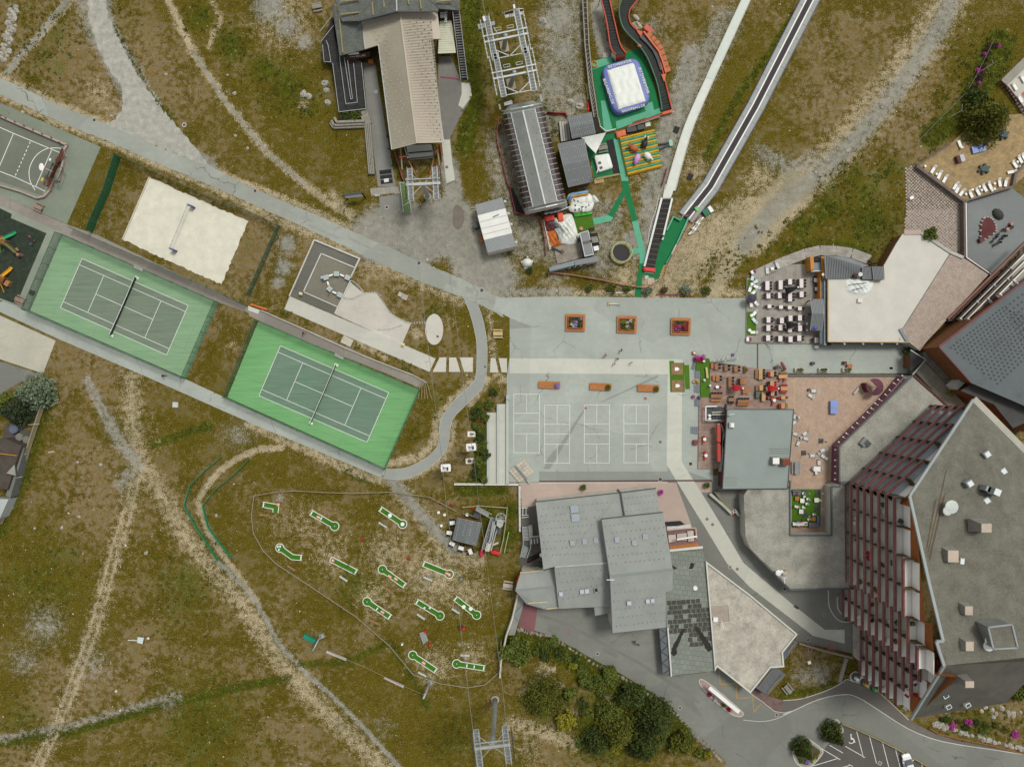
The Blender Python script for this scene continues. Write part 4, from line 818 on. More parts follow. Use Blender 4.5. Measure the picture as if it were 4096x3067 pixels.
cf(t,P(1328,130,7.42),P(1474,1262,7.42),P(1256,1318,5.64),P(1140,402,5.55),82,io,.06,.09);cf(t,P(1328,130,7.42),P(1474,1262,7.42),P(1708,1256,5.64),P(1600,150,5.75),82,MT['sunlit_tan_sheet'],.06,.09);b9(t,PL([(1345,150,7.2),(1600,150,5.9),(1690,1250,5.8),(1480,1250,7.1)]),4,34,an,.16,e5=.2);b9(t,PL([(1060,200,5.7),(1320,150,7.2),(1465,1250,7.2),(1265,1300,5.8)]),4,34,am,.16,e5=.3)
MB().af(PL([1325,112,1475,1265],7.45),.35,.12).aa('ridge_cap',M('sunlit_tan_sheet'),t);MB().af(PL([(1135,400,5.5),(1252,1322,5.55)]),.18,.18).aa('gutter',ad,t);MB().af(PL([(990,192,5.15),(1018,436,5.05)]),.2,.18).aa('gutter',ad,t);MB().af(PL([(1592,348,5.75),(1712,1260,5.55)]),.16,.16).aa('gutter',ad,t)
q=[Ve((p.x,p.y,p.z-.3))for p in PL([(1040,200,5.3),(1325,150,7.3),(1640,140,5.5),(1560,360,5.8),(1660,1000,5.8),(1440,1010,7.2),(1230,1010,5.7),(1160,420,5.5)])];MB().ai(q,0,0).aa('wall',b8,t)
for al in(PL([(1120,-70,7.8),(1290,-70,9.4),(1296,102,9.2),(955,188,7.2)]),PL([(1290,-70,9.39),(1500,-70,8),(1665,80,7.2),(1660,102,7.2),(1296,102,9.19)]),PL([(735,-70,5.8),(1120,-70,7.79),(955,186,7.0),(815,190,6.2),(788,150,6.0)]),PL([(1500,-70,7.99),(1780,-70,6.5),(1852,-70,5.6),(1854,95,5.2),(1670,78,6.7)]),PL([(735,20,5.5),(800,170,5.5),(985,195,5.5),(1016,437,4.9),(790,493,4.7),(722,45,5.2)])):
 MB().ai(al,.25).aa('shingle_roof',ij,t)
q=[Ve((p.x,p.y,p.z))for p in PL([(760,-60,5.2),(1830,-60,5.0),(1830,60,4.9),(1600,90,5),(1000,180,5),(1000,420,4.6),(800,470,4.4)])];MB().ai(q,0,0).aa('wall',b8,t)
gl=M('pale_log',(150,138,98),.85,.12,2,8)
for l in([(800,20,6.6),(960,2,7.2)],[(805,133,6.5),(962,115,7.1)],[(1082,28,7.9),(1092,140,7.9)],[(1182,0,8.4),(1188,70,8.5)],[(1398,0,8.8),(1402,45,8.8)],[(1502,0,8.2),(1514,85,8.2)],[(1640,22,7.3),(1778,8,6.6)],[(778,30,5.7),(822,470,5.1)]):MB().af([v+Z_(.15)for v in PL(l)],.22,.22).aa('snow_log',gl,t)
MB().af(PL([(1297,102,9.25),(1292,-70,9.45)]),.25,.12).aa('ridge_cap',ad,t);MB().af(PL([(955,190,7.25),(1296,104,9.2),(1660,104,7.25)]),.22,.25).aa('roof_edge',av,t)
s=MB().ai(PL([(1663,78,4.6),(1772,68,4.6),(1778,185,2.6),(1675,192,2.6)]),.15).aa('sign_wall',M('dark_brown_panel',(72,44,26),.6,.12),t)
tx=fi('DIAMOND',P(1738,115,4.1),.62,radians(-84),ac,t,up=0,sx=1.25);tx.rotation_euler=(radians(0),radians(0),radians(84));tx.location.z+=.15
mb=MB();c0=P(1706,132,3.75)
for dx in(-.3,.3):
 for dy in(-.35,.3):mb.ao(c0.x+dx,c0.y+dy,c0.z-.1,.5,.5,.35)
mb.aa('emblem',ac,t)
cv=MB().ai(PL([(1675,188,3.0),(1778,180,3.0),(1818,468,2.6),(1660,475,2.6)]),.1).aa('entrance_canopy',M('translucent_canopy',(206,206,180),.5,.07,.8,6,.1),t);cf(cv,*PL([(1675,190,3.02),(1662,470,2.62),(1816,465,2.62),(1776,184,3.02)]),14,MT['translucent_canopy'],.05,.06)
st=MB();
for k in RV(26):
 u=k/26;st.ai([P(1795+75*u,105+595*u,4.2*(1-u)+.3),P(1850+72*u,100+597*u,4.2*(1-u)+.3),P(1853+72*u,112+597*u,4.2*(1-u)+.3),P(1798+75*u,117+595*u,4.2*(1-u)+.3)],.06)
ts=ab('side_stair','long dark steel stair with bright handrails down the lodge side','stair',P(1860,400));st.aa('treads',M('dull_grey_tread',(106,104,100),.7),ts)
for xx in((1790,1862),(1850,1923)):MB().af([P(xx[0],102,5.2),P(xx[0]+40,440,2.9),P(xx[1],708,1.2)],.1,.1).aa('handrail',ad,ts);MB().af([P(xx[0],102,4.3),P(xx[1],708,.3)],.08,.3).aa('stringer',an,ts)
MB().ai(PL([(1795,103,4.0),(1850,100,4.0),(1923,705,.1),(1868,710,.1)]),.05).aa('underside',cz,ts)
aq('lodge_forecourt',PL([1668,500,1775,500,1870,730,1945,730,1960,850,1830,1090,1770,1210,1790,1420,1815,1600,1740,1640,1690,1240,1660,700]),.012,a6('lodge_asphalt',(132,130,122),.2,.3,.1));aq('concrete_apron',PL([1868,735,1945,735,1958,850,1880,960,1840,930,1870,830]),.017,bq);aq('concrete_apron',PL([1690,1235,1765,1235,1785,1420,1812,1590,1735,1620,1715,1450]),.017,bq)
aq('pedestrian_ramp',PL([985,555,1105,560,1160,900,1200,1150,1235,1330,1260,1480,1290,1650,1130,1650,1080,1250,1020,960]),.016,a6('ramp_asphalt',(140,140,132),.1,.2,.06));aj(1,1)
aq('pedestrian_ramp',PL([1140,85,1330,60,1340,170,1310,190,1160,237]),.0165,MT['ramp_asphalt']);aq('plank_bridge',PL([1062,8,1340,-10,1345,42,1070,75]),.06,ew('pale_grey_planks',(164,160,148),(150,146,134),(118,114,104),96,3,.2,.012),t=.1);aj(1,0)
o=MB().ap(PL([1680,685,1760,690,1850,705]),.35,.01,.019).aa('red_line',M('faded_red_paint',(132,62,76),.8,.15));sk(o)
t=ab('black_ramp','black switchback ramp deck with steel handrails beside the lodge','ramp',P(880,800));BD=ew('black_deck_panels',(44,43,41),(52,51,48),(78,76,70),6,2.6,1.5,.02,.5,el=.2)
MB().ai(PL([(640,520,2.2),(630,380,2.2),(730,150,2.6),(745,320,2.4),(790,490,2.2),(980,540,2.0),(1025,965,1.0),(790,988,1.2),(722,560,2.0)]),.3,.1).aa('deck',BD,t)
for al in([(618,280,3.4),(732,130,3.6)],[(625,370,3.2),(740,225,3.4)],[(730,560,3.0),(786,990,2.2),(1025,962,2.0),(985,555,2.0)],[(790,500,3.0),(846,918,2.1),(948,905,2.1),(915,560,2.9)],[(832,505,3),(890,878,2.2),(905,870,2.2),(862,535,3)],[(640,395,3.2),(655,545,3.1),(715,550,3.1),(690,400,3.2),(672,358,3.3)]):
 pp=PL(al);MB().af(pp,.09,.09).aa('handrail',ad,t);mb=MB()
 for u,v in zip(pp[:-1],pp[1:]):
  for k in RV(max(1,int((v-u).length/2))):q=u.lerp(v,k/max(1,int((v-u).length/2)));mb.ae(q,(q.x,q.y,q.z-1.05),.05)
 mb.aa('posts',ad,t)
sg=MB().ai(PL([(845,500,3.4),(1062,455,3.4),(1062,500,2.3),(850,545,2.3)]),.12).aa('sign_board',M('dark_brown_panel'),t);fi('PAS DU LAC',P(955,500,2.95),.55,radians(5),ac,t).location.z+=.2
o=MB().ai(PL([(866,468,3.8),(960,462,3.8),(962,478,3.7),(868,487,3.7)]),.06).aa('notice_board',ac,t);p=P(1066,542,1.0);MB().ao(p.x,p.y,.1,1.0,.8,.9,.1).aa('wooden_crate',bv,t)
t=ab('timber_bench_wall','weathered stepped timber bench wall wrapping a shrub bed','bench',P(850,1080));GP=M('weathered_grey_timber',(146,142,128),.85,.14,1.5,8,.25)
for k,al in enumerate(([(712,1085),(738,1130),(1010,1120)],[(722,1070),(748,1110),(1012,1098)],[(750,1045),(770,1085),(1015,1075)])):MB().af(PL(al,.35+.25*k),.45,.5+.3*k).aa('bench_plank',GP,t)
for k in RV(4):MB().af(PL([(1012+15*k,1040),(1055+14*k,1540)],.5),.24,.7).aa('bench_plank',GP,t)
MB().af(PL([1000,985,1040,1100],.4),1.6,.7).aa('bench_plank',GP,t);MB().ao(*P(882,1030)[:2],0,4.2,1.5,.5,.05).aa('soil_bed',M('dark_soil',(62,52,38),.95),t)
aj(1,1)
t=ab('mat','black rubber mat on the grey ramp with a small white notice','mat',P(1200,-100));a2(1500,550,3.172);MB().ak(PL([55,420,205,402,228,578,75,597]),.01,.04).aa('rubber',cz,t)
for y in(468,528):MB().ap(PL([(62,y+12),(215,y-6)]),.06,.03,.046).aa('seam',ad,t)
o=MB().ai(PL([(110,528,.5),(170,518,.5),(176,560,.25),(118,572,.25)]),.05,.03).aa('notice',ac);aw(o,'small tilted white notice panel standing on the black rubber mat','notice')
aj(1,0)
t=ab('sandwich_board','white sandwich board standing on the grey pedestrian ramp','sign',P(1112,812));MB().ai(PL([(1093,797,.8),(1128,795,.8),(1130,828,.1),(1095,828,.1)]),.05).aa('panel',ac,t)
def cj(en,x,y,rz,km=None,cg=None,L_=1.9):
 t=ab('picnic_table',en,'picnic table',P(x,y),rz,cg);w_=km or GP
 for k in RV(5):MB().ao(0,-.32+.16*k,.7,L_,.14,.05).aa('tabletop_plank',w_,t,True)
 for s_ in(-1,1):
  for k in RV(2):MB().ao(0,s_*(.68+.14*k),.42,L_,.12,.05).aa('seat_plank',w_,t,True)
 for s_ in(-1,1):MB().ae((s_*L_*.35,-.7,.02),(s_*L_*.35,-.1,.7),.08).ae((s_*L_*.35,.7,.02),(s_*L_*.35,.1,.7),.08).ao(s_*L_*.35,0,.36,.08,1.5,.08).aa('trestle',w_,t,True)
 return t
aj(1,0);cj('weathered picnic table on the stony slope above the lodge',600,72,.2);aj(1,1);cj('pale new wooden picnic table beside the curved path',2190,1292,0,M('pale_new_wood',(206,182,132),.8,.08));aj(2,3);cj('grey picnic table by the small grey roof gable',70,195,-.15,M('pale_grey_wood',(186,176,158),.85,.1),None,2.0);aj(0,1);cj('weathered picnic table beside the faded sports court',352,178,-.45,M('pinkish_weathered_wood',(150,128,112),.85,.12));cj('weathered picnic table beside the dark rubber playground',190,998,-.45,MT['pinkish_weathered_wood'])
aj(1,0);t=ab('station_mouth','steel station mouth with orange guide rails under the tan roof end','lift machinery',d9(PL([1500,1350])))
MB().ai(PL([(1380,1285,1.2),(1600,1275,1.2),(1620,1380,1.0),(1400,1400,1.0)]),.5,0).aa('platform',bq,t)
for al,mm in(([(1330,1300,3),(1345,1500,3)],gl),([(1650,1280,3),(1675,1460,3)],gl),([(1365,1300,3.2),(1395,1400,3.2)],ad),([(1610,1275,3.2),(1640,1370,3.2)],an),([(1320,1390,3.2),(1400,1380,3.2)],d0),([(1620,1345,3.2),(1665,1335,3.2)],d0),([(1400,1352,2.2),(1610,1335,2.2)],an),([(1395,1405,2.5),(1620,1380,2.5)],an),([(1400,1420,2.0),(1490,1590,.3)],M('rust_orange',(160,104,72),.8)),([(1625,1390,2.0),(1585,1580,.3)],M('rust_orange'))):MB().af(PL(al),.22,.22).aa('guide_rail',mm,t)
for x,y in((1345,1320),(1385,1390),(1640,1370),(1660,1330)):p=P(x,y,1.5);MB().ae((p.x,p.y,0),(p.x,p.y,3.2),.2).aa('support_post',an,t)
def do(ah,dd,top,dm,rz,gu,hz,r=.55,l4=True,db=8.0):
 t=ab('lift_tower',ah,'lift tower',Ve((dd.x,dd.y,0)))
 mb=MB();n=6;mb.bf([dd.lerp(top,i/n)for i in RV(n+1)],r,16,r*.72);mb.aa('column',ad,t,br=False)
 MB().bu(dd.x,dd.y,0,r*1.5,.25,16).aa('footing',dc,t)
 d=Ve((cos(rz),sin(rz),0));e=Ve((-d.y,d.x,0));z=Z_(1)
 MB().ae(top-d*dm/2,top+d*dm/2,.5,.5).aa('crossarm',ad,t);MB().ae(top-d*dm/2+e*.9+z*.3,top+d*dm/2+e*.9+z*.3,.16).aa('rail',ad,t)
 for s_ in(-1,1):
  c=top+d*s_*dm*gu/2;w_=MB();ln=db
  for q in(-.45,.45):w_.ae(c+d*q-e*ln/2,c+d*q+e*ln/2,.1)
  for k in RV(11):w_.ae(c-d*.45+e*ln*(k/10-.5),c+d*.45+e*ln*(k/10-.5),.06)
  for k in RV(4):
   for q in(-.45,.45):p=c+d*q+e*ln*(k/3-.5);w_.ae(p,p+z*1.0,.05)
  for q in(-.45,.45):w_.ae(c+d*q-e*ln/2+z,c+d*q+e*ln/2+z,.06)
  w_.aa('walkway',ad,t);MB().ai([c-d*.42-e*ln/2,c+d*.42-e*ln/2,c+d*.42+e*ln/2,c-d*.42+e*ln/2],.04).aa('grating',M('steel_grating',(112,114,110),.6,.15),t)
  kb=MB()
  for k in RV(8):p=c+d*s_*1.0+e*ln*.8*(k/7-.5);kb.bf([p-d*.1,p+d*.1],.28,10)
  kb.ae(c+d*s_*1.0-e*ln*.42,c+d*s_*1.0+e*ln*.42,.14,.2);kb.aa('sheave_train',an,t)
  MB().ae(c+e*ln*.35,top,.09).ae(top,c-e*ln*.35,.09).aa('brace',ad,t)
 return t
a2(1500,550,3.172);b0,t0=P(668,748,0),P(612,592,9.0);do('grey single-column gondola tower in front of the tan lodge roof',b0,t0,6.6,.05,.72,9,.5,db=6.2)
a2(1096,2317,2.208);b1,t1=P(1952,1060,0),P(1930,1470,26.0);do('tall grey tube tower leaning over the shrubby slope',b1,t1,6.0,.12,.8,26,.55,db=6.2)
a2(1500,550,3.172);t=ab('netting_frame','narrow steel frame holding green and yellow patterned netting','netting',d9(PL([390,760])))
MB().ai(PL([315,570,405,555,465,940,362,950],1.3),.03).aa('netting',a4('green_netting',(96,128,62),.6),t)
for al in([(315,568),(362,950)],[(402,555),(462,945)],[(318,568),(402,590)],[(355,870),(475,795)]):MB().af(PL(al,1.35),.12,.12).aa('bar',ad,t)
for x,y in((318,570),(403,557),(362,945),(460,940)):p=P(x,y,.7);MB().ae((p.x,p.y,0),(p.x,p.y,1.35),.08).aa('post',ad,t)
lb=M('red_netting',(206,92,84),.8,.15,2,8)
def ar(ah,al,hh,hy,mesh=None,gw=.08,gs=3.0,name='net_fence',ey='fence',dd=.0):
 pp=[Ve((p.x,p.y,dd))for p in al];t=ab(name,ah,ey,pp[0]);c=MB();pm=[]
 for a,b in zip(pp[:-1],pp[1:]):
  c.ae(a+Z_(hh),b+Z_(hh),gw*.9)
  n=max(1,int((b-a).length/gs))
  for k in RV(n+1):pm.append(a.lerp(b,k/n))
 c.aa('top_rail',hy,t)
 if mesh is not None:
  mm=MB()
  for a,b in zip(pp[:-1],pp[1:]):mm.ae(a+Z_(hh/2),b+Z_(hh/2),.03,hh*.98)
  mm.aa('netting',mesh,t)
 q=MB().bu(0,0,0,gw*.6,hh+.05,6).mesh('post',hy);hc=[]
 for p in pm:
  if any((p-s_).length<.6 for s_ in hc):continue
  hc.append(p);o=NO('post',q);ed.objects.link(o);o.parent=t;o.location=p-t.location
 return t
ar('pink-red safety netting drooping along the lodge ramp',PL([250,155,300,330,345,500,400,640]),.9,lb,a4('red_mesh',(206,100,92),.7));ar('red safety netting curving beside the concrete apron',PL([828,80,855,300,800,450,745,640,700,700]),.9,M('crimson_netting',(172,62,70),.8,.15),a4('crimson_mesh',(170,70,76),.7))
aj(1,1);t=ab('billboard','long white billboard on black legs beside the road','billboard',P(910,95));MB().ai(PL([(830,72,3.0),(985,52,3.0),(1000,78,1.6),(845,95,1.6)]),.12).aa('panel',M('pale_billboard',(214,222,222),.5,.04),t);MB().af(PL([828,70,988,50],3.1),.35,.25).aa('frame',M('slate_frame',(70,68,84),.6),t)
for x,y,x2,y2 in((826,70,862,108),(986,50,1018,92)):MB().ae(P(x,y,3.0),P(x2,y2,0),.3,.2).aa('leg',cs,t)
for bj,al in(('small white notice stand beside the plank bridge end',[(1100,62,1.1),(1145,60,1.1),(1148,76,.7),(1103,80,.7)]),('small white notice stand beside the netting frame',[(1275,44,1.1),(1322,40,1.1),(1328,52,.7),(1280,57,.7)])):
 t=ab('notice_stand',bj,'notice',d9(PL([p[:2]for p in al])));pp=PL(al);MB().ai(pp,.06).aa('panel',ac,t);c=d9(pp);MB().ae((c.x,c.y,0),(c.x,c.y,.9),.08).aa('leg',an,t)
a2(1880,0,3.172)
def ff(ah,cx,cy,dz,rz,bx,by):
 top=P(cx,cy,9.5);t=ab('portal_tower',ah,'lift tower',P(bx,by,0));d=Ve((cos(rz),sin(rz),0));e=Ve((-d.y,d.x,0));z=Z_(1);b=P(bx,by,0)
 MB().bf([b.lerp(top,k/5)for k in RV(6)],.5,14,.38).aa('column',ad,t,br=False);MB().ao(b.x,b.y,0,1.7,2.3,.3,rz).aa('footing',M('tan_footing',(178,166,140),.9),t)
 for s_,ww in((-.55,.34),(.55,.26)):MB().ae(top-d*4.3+e*s_,top+d*4.3+e*s_,ww,.4).aa('crossarm',ad,t)
 for s_ in(-1,1):
  c=top+d*s_*2.9;w_=MB();ln=8.4
  for q in(-.5,.5):w_.ae(c+d*q-e*ln/2,c+d*q+e*ln/2,.12);w_.ae(c+d*q-e*ln/2+z,c+d*q+e*ln/2+z,.07)
  for k in RV(15):w_.ae(c-d*.5+e*ln*(k/14-.5),c+d*.5+e*ln*(k/14-.5),.06)
  w_.aa('walkway',ad,t);MB().ai([c-d*.45-e*ln/2,c+d*.45-e*ln/2,c+d*.45+e*ln/2,c-d*.45+e*ln/2],.04).aa('grating',MT['steel_grating'],t)
  sv=MB();o_=c+d*s_*1.25
  for k in RV(10):p=o_+e*ln*.85*(k/9-.5);sv.bf([p-d*.12,p+d*.12],.26,10)
  sv.ae(o_-e*ln*.45,o_+e*ln*.45,.16,.22);sv.aa('sheave_train',M('light_steel',(168,172,168),.4,.08,fh=.2),t)
 MB().ae(top-d*2.4-e*4.0,top+d*2.4-e*4.0,.14).ae(top-d*2.4-e*2.4,top-e*4.0,.14).ae(top+d*2.4-e*2.4,top-e*4.0,.14).aa('brace',ad,t)
 for s_ in(-1.2,1.2):c=top+d*s_+e*1.2;MB().ae(c-d*.6,c+d*.6,.08).ae(c-d*.6+e*.5,c+d*.6+e*.5,.08).ae(c-d*.6,c-d*.6+e*.5,.06).ae(c+d*.6,c+d*.6+e*.5,.06).aa('guard_frame',ad,t)
ff('portal lift tower standing on a pale footing behind its twin',452,450,0,.2,435,600);ff('portal lift tower nearest the barrel-roofed station',565,915,0,.2,520,1075)
l0=M('cable_steel',(122,124,116),.5,.08)
def ef(ah,al,r=.03,lz=0,ey='cable'):
 pp=[]
 for a,b in zip(al[:-1],al[1:]):
  for k in RV(8):q=a.lerp(b,k/8);pp.append(q-Ve((0,0,lz*4*(k/8)*(1-k/8))))
 pp.append(al[-1]);o=MB().bf(pp,r,5).aa('lift_cable',l0);return aw(o,ah,ey)
def it(ah,x,y,h,rz,wd=3.6):
 t=ab('lift_chair',ah,'chairlift chair',P(x,y,h)-Z_(3.2),rz)
 for i in RV(4):MB().ao(-wd/2+wd*(i+.5)/4,0,.45,wd/4-.08,.55,.1).aa('seat',M('pale_seat',(196,200,190),.6,.06),t,True)
 for i in RV(4):MB().ao(-wd/2+wd*(i+.5)/4,.38,.5,wd/4-.08,.1,.6).aa('backrest',M('dark_red_pad',(96,52,48),.7),t,True)
 MB().af([(-wd/2,-.35,.4),(-wd/2-.1,.45,1.0),(0,.45,1.4),(wd/2+.1,.45,1.0),(wd/2,-.35,.4)],.1).aa('frame',ad,t,True);MB().af([(-wd/2,-.5,.8),(wd/2,-.5,.8)],.08).aa('safety_bar',ad,t,True);MB().af([(0,.45,1.4),(0,.2,2.4),(0,0,3.2)],.12).aa('hanger',ad,t,True);MB().ao(0,0,3.0,.35,.8,.35).aa('grip',ac,t,True);return t
it('empty four-seat lift chair hanging above the portal towers',560,90,9.0,.2)
a2(1880,0,3.172);t=ab('service_platform','boxy grey service platform clamped to the lift cable','lift machinery',P(205,310,0));
MB().ai(PL([95,312,312,268,318,318,112,372],9.4),.6).aa('platform',M('grey_panel',(150,152,146),.6,.08),t);MB().ao(*P(185,245,9.6)[:2],9.3,.6,.9,.5,.3).aa('clamp',ac,t);p=P(290,330,9);MB().ae((p.x,p.y,9),(p.x+1.2,p.y-2,8.9),.1).aa('strut',ad,t)
ef('haul cable running through the western sheaves of the portal towers',[P(155,-10,10),P(205,240,10),P(300,700,10),P(345,920,10),P(420,1120,7.6)],.05);ef('haul cable running through the eastern sheaves of the portal towers',[P(560,-10,10),P(610,300,10),P(690,720,10),P(735,960,10),P(805,1180,7.6)],.05)
aj(2,0)
t=ab('barrel_lift_station','barrel-roofed lift station with ribbed grey roof and dark glazed sides','building',P(290,1400))
def b5(u,v,h):
 a,b=P(15,985,h),P(375,915,h);aj(2,1);c,d=P(220,215,h),P(590,130,h);aj(2,0);return a.lerp(b,u).lerp(c.lerp(d,u),v)
fj=[(0,3.0),(.04,4.4),(.1,5.4),(.2,6.1),(.22,6.25),(.5,6.6),(.78,6.25),(.8,6.1),(.9,5.4),(.96,4.4),(1,3.0)]
def d5(i0,i1,name,a9,m7=1,ik=.12):
 mb=MB()
 for i in RV(i0,i1):
  (u0,h0),(u1,h1)=fj[i],fj[i+1];mb.ai([b5(u0,.03,h0),b5(u1,.03,h1),b5(u1,.97,h1),b5(u0,.97,h0)],ik)
 return mb.aa(name,a9,t)
d5(4,6,'ribbed_roof',M('ribbed_station_roof',(150,152,146),.5,.06));cf(t,b5(.22,.03,6.28),b5(.22,.97,6.28),b5(.5,.97,6.63),b5(.5,.03,6.63),88,M('rib_metal',(134,136,130),.5),.08,.1);cf(t,b5(.78,.03,6.28),b5(.78,.97,6.28),b5(.5,.97,6.63),b5(.5,.03,6.63),88,M('rib_metal'),.08,.1)
GL=ea('bronze_glazing',(74,58,56))
d5(0,4,'glazing',GL);d5(6,7,'skylight_strip',M('cream_strip',(216,206,190),.5,.05));d5(7,10,'glazing',GL)
for k in RV(19):
 v=.03+.94*k/18;MB().af([b5(u,v,h+.06)for u,h in fj[:5]],.14,.12).aa('rib',ad,t);MB().af([b5(u,v,h+.06)for u,h in fj[6:]],.14,.12).aa('rib',ad,t)
for u,h in((.02,3.2),(.98,3.2),(.21,6.2),(.79,6.2)):MB().af([b5(u,.03,h),b5(u,.97,h)],.18,.16).aa('purlin',ad,t)
MB().af([b5(.5,.03,6.68),b5(.5,.97,6.68)],.3,.1).aa('ridge_cap',ad,t)
b9(t,[b5(.3,.05,6.38),b5(.7,.05,6.38),b5(.7,.95,6.38),b5(.3,.95,6.38)],5,14,av,.22,'roof_clips')
for v,nm in((.0,'front_arch'),(1.0,'rear_arch')):MB().af([b5(u,v,h*.97)for u,h in fj],.2,.2).aa(nm,ad,t)
gi=MB();f0=[(0,3.0),(.1,5.0),(.3,6.0),(.5,6.3),(.7,6.0),(.9,5.0),(1,3.0)]
for(u0,h0),(u1,h1)in zip(f0[:-1],f0[1:]):gi.ai([b5(u0,.03,h0),b5(u1,.03,h1),b5(.2+.6*u1,-.045,h1*.55),b5(.2+.6*u0,-.045,h0*.55)],.08)
gi.aa('front_hood',a4('translucent_hood',(150,156,148),.75),t);gi=MB()
for(u0,h0),(u1,h1)in zip(f0[:-1],f0[1:]):gi.ai([b5(u0,.97,h0),b5(u1,.97,h1),b5(u1,1.03,h1*.55),b5(u0,1.03,h0*.55)],.08)
gi.aa('rear_hood',M('pale_hood',(176,176,166),.5,.08),t)
for k in RV(7):u=.06+.88*k/6;MB().ae(b5(u,.985,4.0),b5(u,1.035,1.5),.14).aa('mullion',ad,t)
w_=MB().ai([b5(.04,.05,3.0),b5(.96,.05,3.0),b5(.96,.95,3.0),b5(.04,.95,3.0)],0,0).aa('base_wall',M('maroon_base',(84,44,44),.7,.12),t);MB().ai([b5(.1,-.08,2.4),b5(.3,-.09,2.4),b5(.3,-.05,2.4),b5(.1,-.05,2.4)],.2).aa('deflector',ad,t)
for s_ in((-.02,-.075),(1.0,-.09)):a=b5(s_[0],-.02,3.4);b=b5(s_[0],s_[1],3.8);MB().af([a,b],.35,.12).aa('cable_guide',ad,t)
aj(2,1);aq('black_platform',PL([75,0,110,0,225,245,140,235]),.02,cz)
aj(1,1)
t=ab('service_shed','service shed with long white roof flanked by grey ribbed panels','shed',P(2150,350));hh=3.4
def gj(q):
 q=[Ve(v)for v in q];return lambda u,v:q[0].lerp(q[1],u).lerp(q[3].lerp(q[2],u),v)
a2(0,0,1);f=gj(PL([1899,820,2010,790,2064,985,1950,1012],hh))
ax(t,[f(0,0),f(1,0),f(1,.22),f(0,.22)],b4,am,.15,.1);r=ax(t,[f(0,.22),f(1,.22),f(1,.73),f(0,.73)],M('white_sheet_roof',(224,224,216),.5,.05),am,.18,.1);ax(t,[f(0,.73),f(1,.73),f(1,1),f(0,1)],b4,am,.15,.1)
cf(t,f(0,0),f(1,0),f(1,.22),f(0,.22),24,ad,.05,.06);cf(t,f(0,.73),f(1,.73),f(1,1),f(0,1),24,ad,.05,.06)
for v in(.36,.5,.62):MB().af([f(.02,v)+Z_(.05),f(.98,v)+Z_(.05)],.06,.06).aa('panel_joint',am,t)
MB().ae(f(.5,.33)+Z_(.1),f(.72,.31)+Z_(.1),.12).aa('pipe',av,t);aj(2,1)
for x,y in((45,125),(75,230),(100,325),(142,483)):p=P(x,y,3.3);MB().ao(p.x,p.y,3.0,.5,.4,.5,-.25).aa('bracket',ad,t)
aj(1,1);p=P(2000,338,1);MB().ao(p.x,p.y,0,.9,1.1,1.8,.25).aa('air_unit',an,t)
t=ab('bench','plain brown bench against the white-roofed service shed','bench',P(2042,452));
for k in RV(3):MB().ae(P(2024+12*k,412,.45),P(2036+12*k,494,.45),.16,.06).aa('seat_slat',bv,t)
for y in(425,480):p=P(2042,y,0);MB().ao(p.x,p.y,0,.5,.1,.42,.15).aa('leg',b3,t)
def gn(ah,q,hr,he,a9,n=16,f9=.5,name='shed',wm=None):
 t=ab(name,ah,'shed',d9(PL(q)));f=lambda u,v,h:gj([P(x,y,h)for x,y in q])(u,v)
 for v0,v1,h0,h1 in((0,f9,he,hr),(f9,1,hr,he)):
  a,b,c,d=f(0,v0,h0),f(1,v0,h0),f(1,v1,h1),f(0,v1,h1);MB().ai([a,b,c,d],.12).aa('roof',a9,t);cf(t,a,b,c,d,n,av,.05,.05)
  b9(t,[a,b,c,d],9,2,am,.12,'roof_clips',.2,.09)
 w_=[f(.05,.05,he-.1),f(.95,.05,he-.1),f(.95,.95,he-.1),f(.05,.95,he-.1)];MB().ai(w_,0,0).aa('wall',wm or b3,t);return t
aj(2,0);gn('small grey gabled shed beside the airbag carpet',[(600,1032),(808,990),(846,1182),(636,1228)],3.3,2.7,b4,14);gn('large grey gabled shed beside the barrel-roofed station',[(508,1270),(745,1224),(822,1605),(602,1656)],4.2,3.3,b4,16)
aj(1,2);gn('grey minigolf kiosk with white tables around it',[(1785,1455),(1830,1255),(2050,1305),(2000,1508)],3.6,2.9,b4,18,.5,'kiosk')
aj(2,0)
o=MB().ak(PL([815,620,812,545,985,500,1215,435,1250,470,1330,640,1425,1000,1140,1105,1020,1150,900,1170,855,900]),0,.06).aa('green_carpet',c7);aw(o,'dark green carpet spread under the blue airbag','carpet');cm.append([(v.x,v.y)for v in PL([815,620,812,545,1215,435,1425,1000,900,1170])])
for bj,al in(('pale teal carpet strip along the airbag carpet edge',[(890,892),(928,890),(992,1140),(920,1168)]),('pale teal carpet corner beside the ramp end',[(812,545),(985,502),(990,560),(818,618)]),('pale teal carpet band in front of the yellow banner',[(1022,1075),(1290,985),(1260,925),(1345,900),(1360,975),(1420,950),(1425,1000),(1250,1065),(1140,1105),(1030,1145)])):
 aw(MB().ak(PL(al),.05,.068).aa('teal_carpet',dt),bj,'carpet')
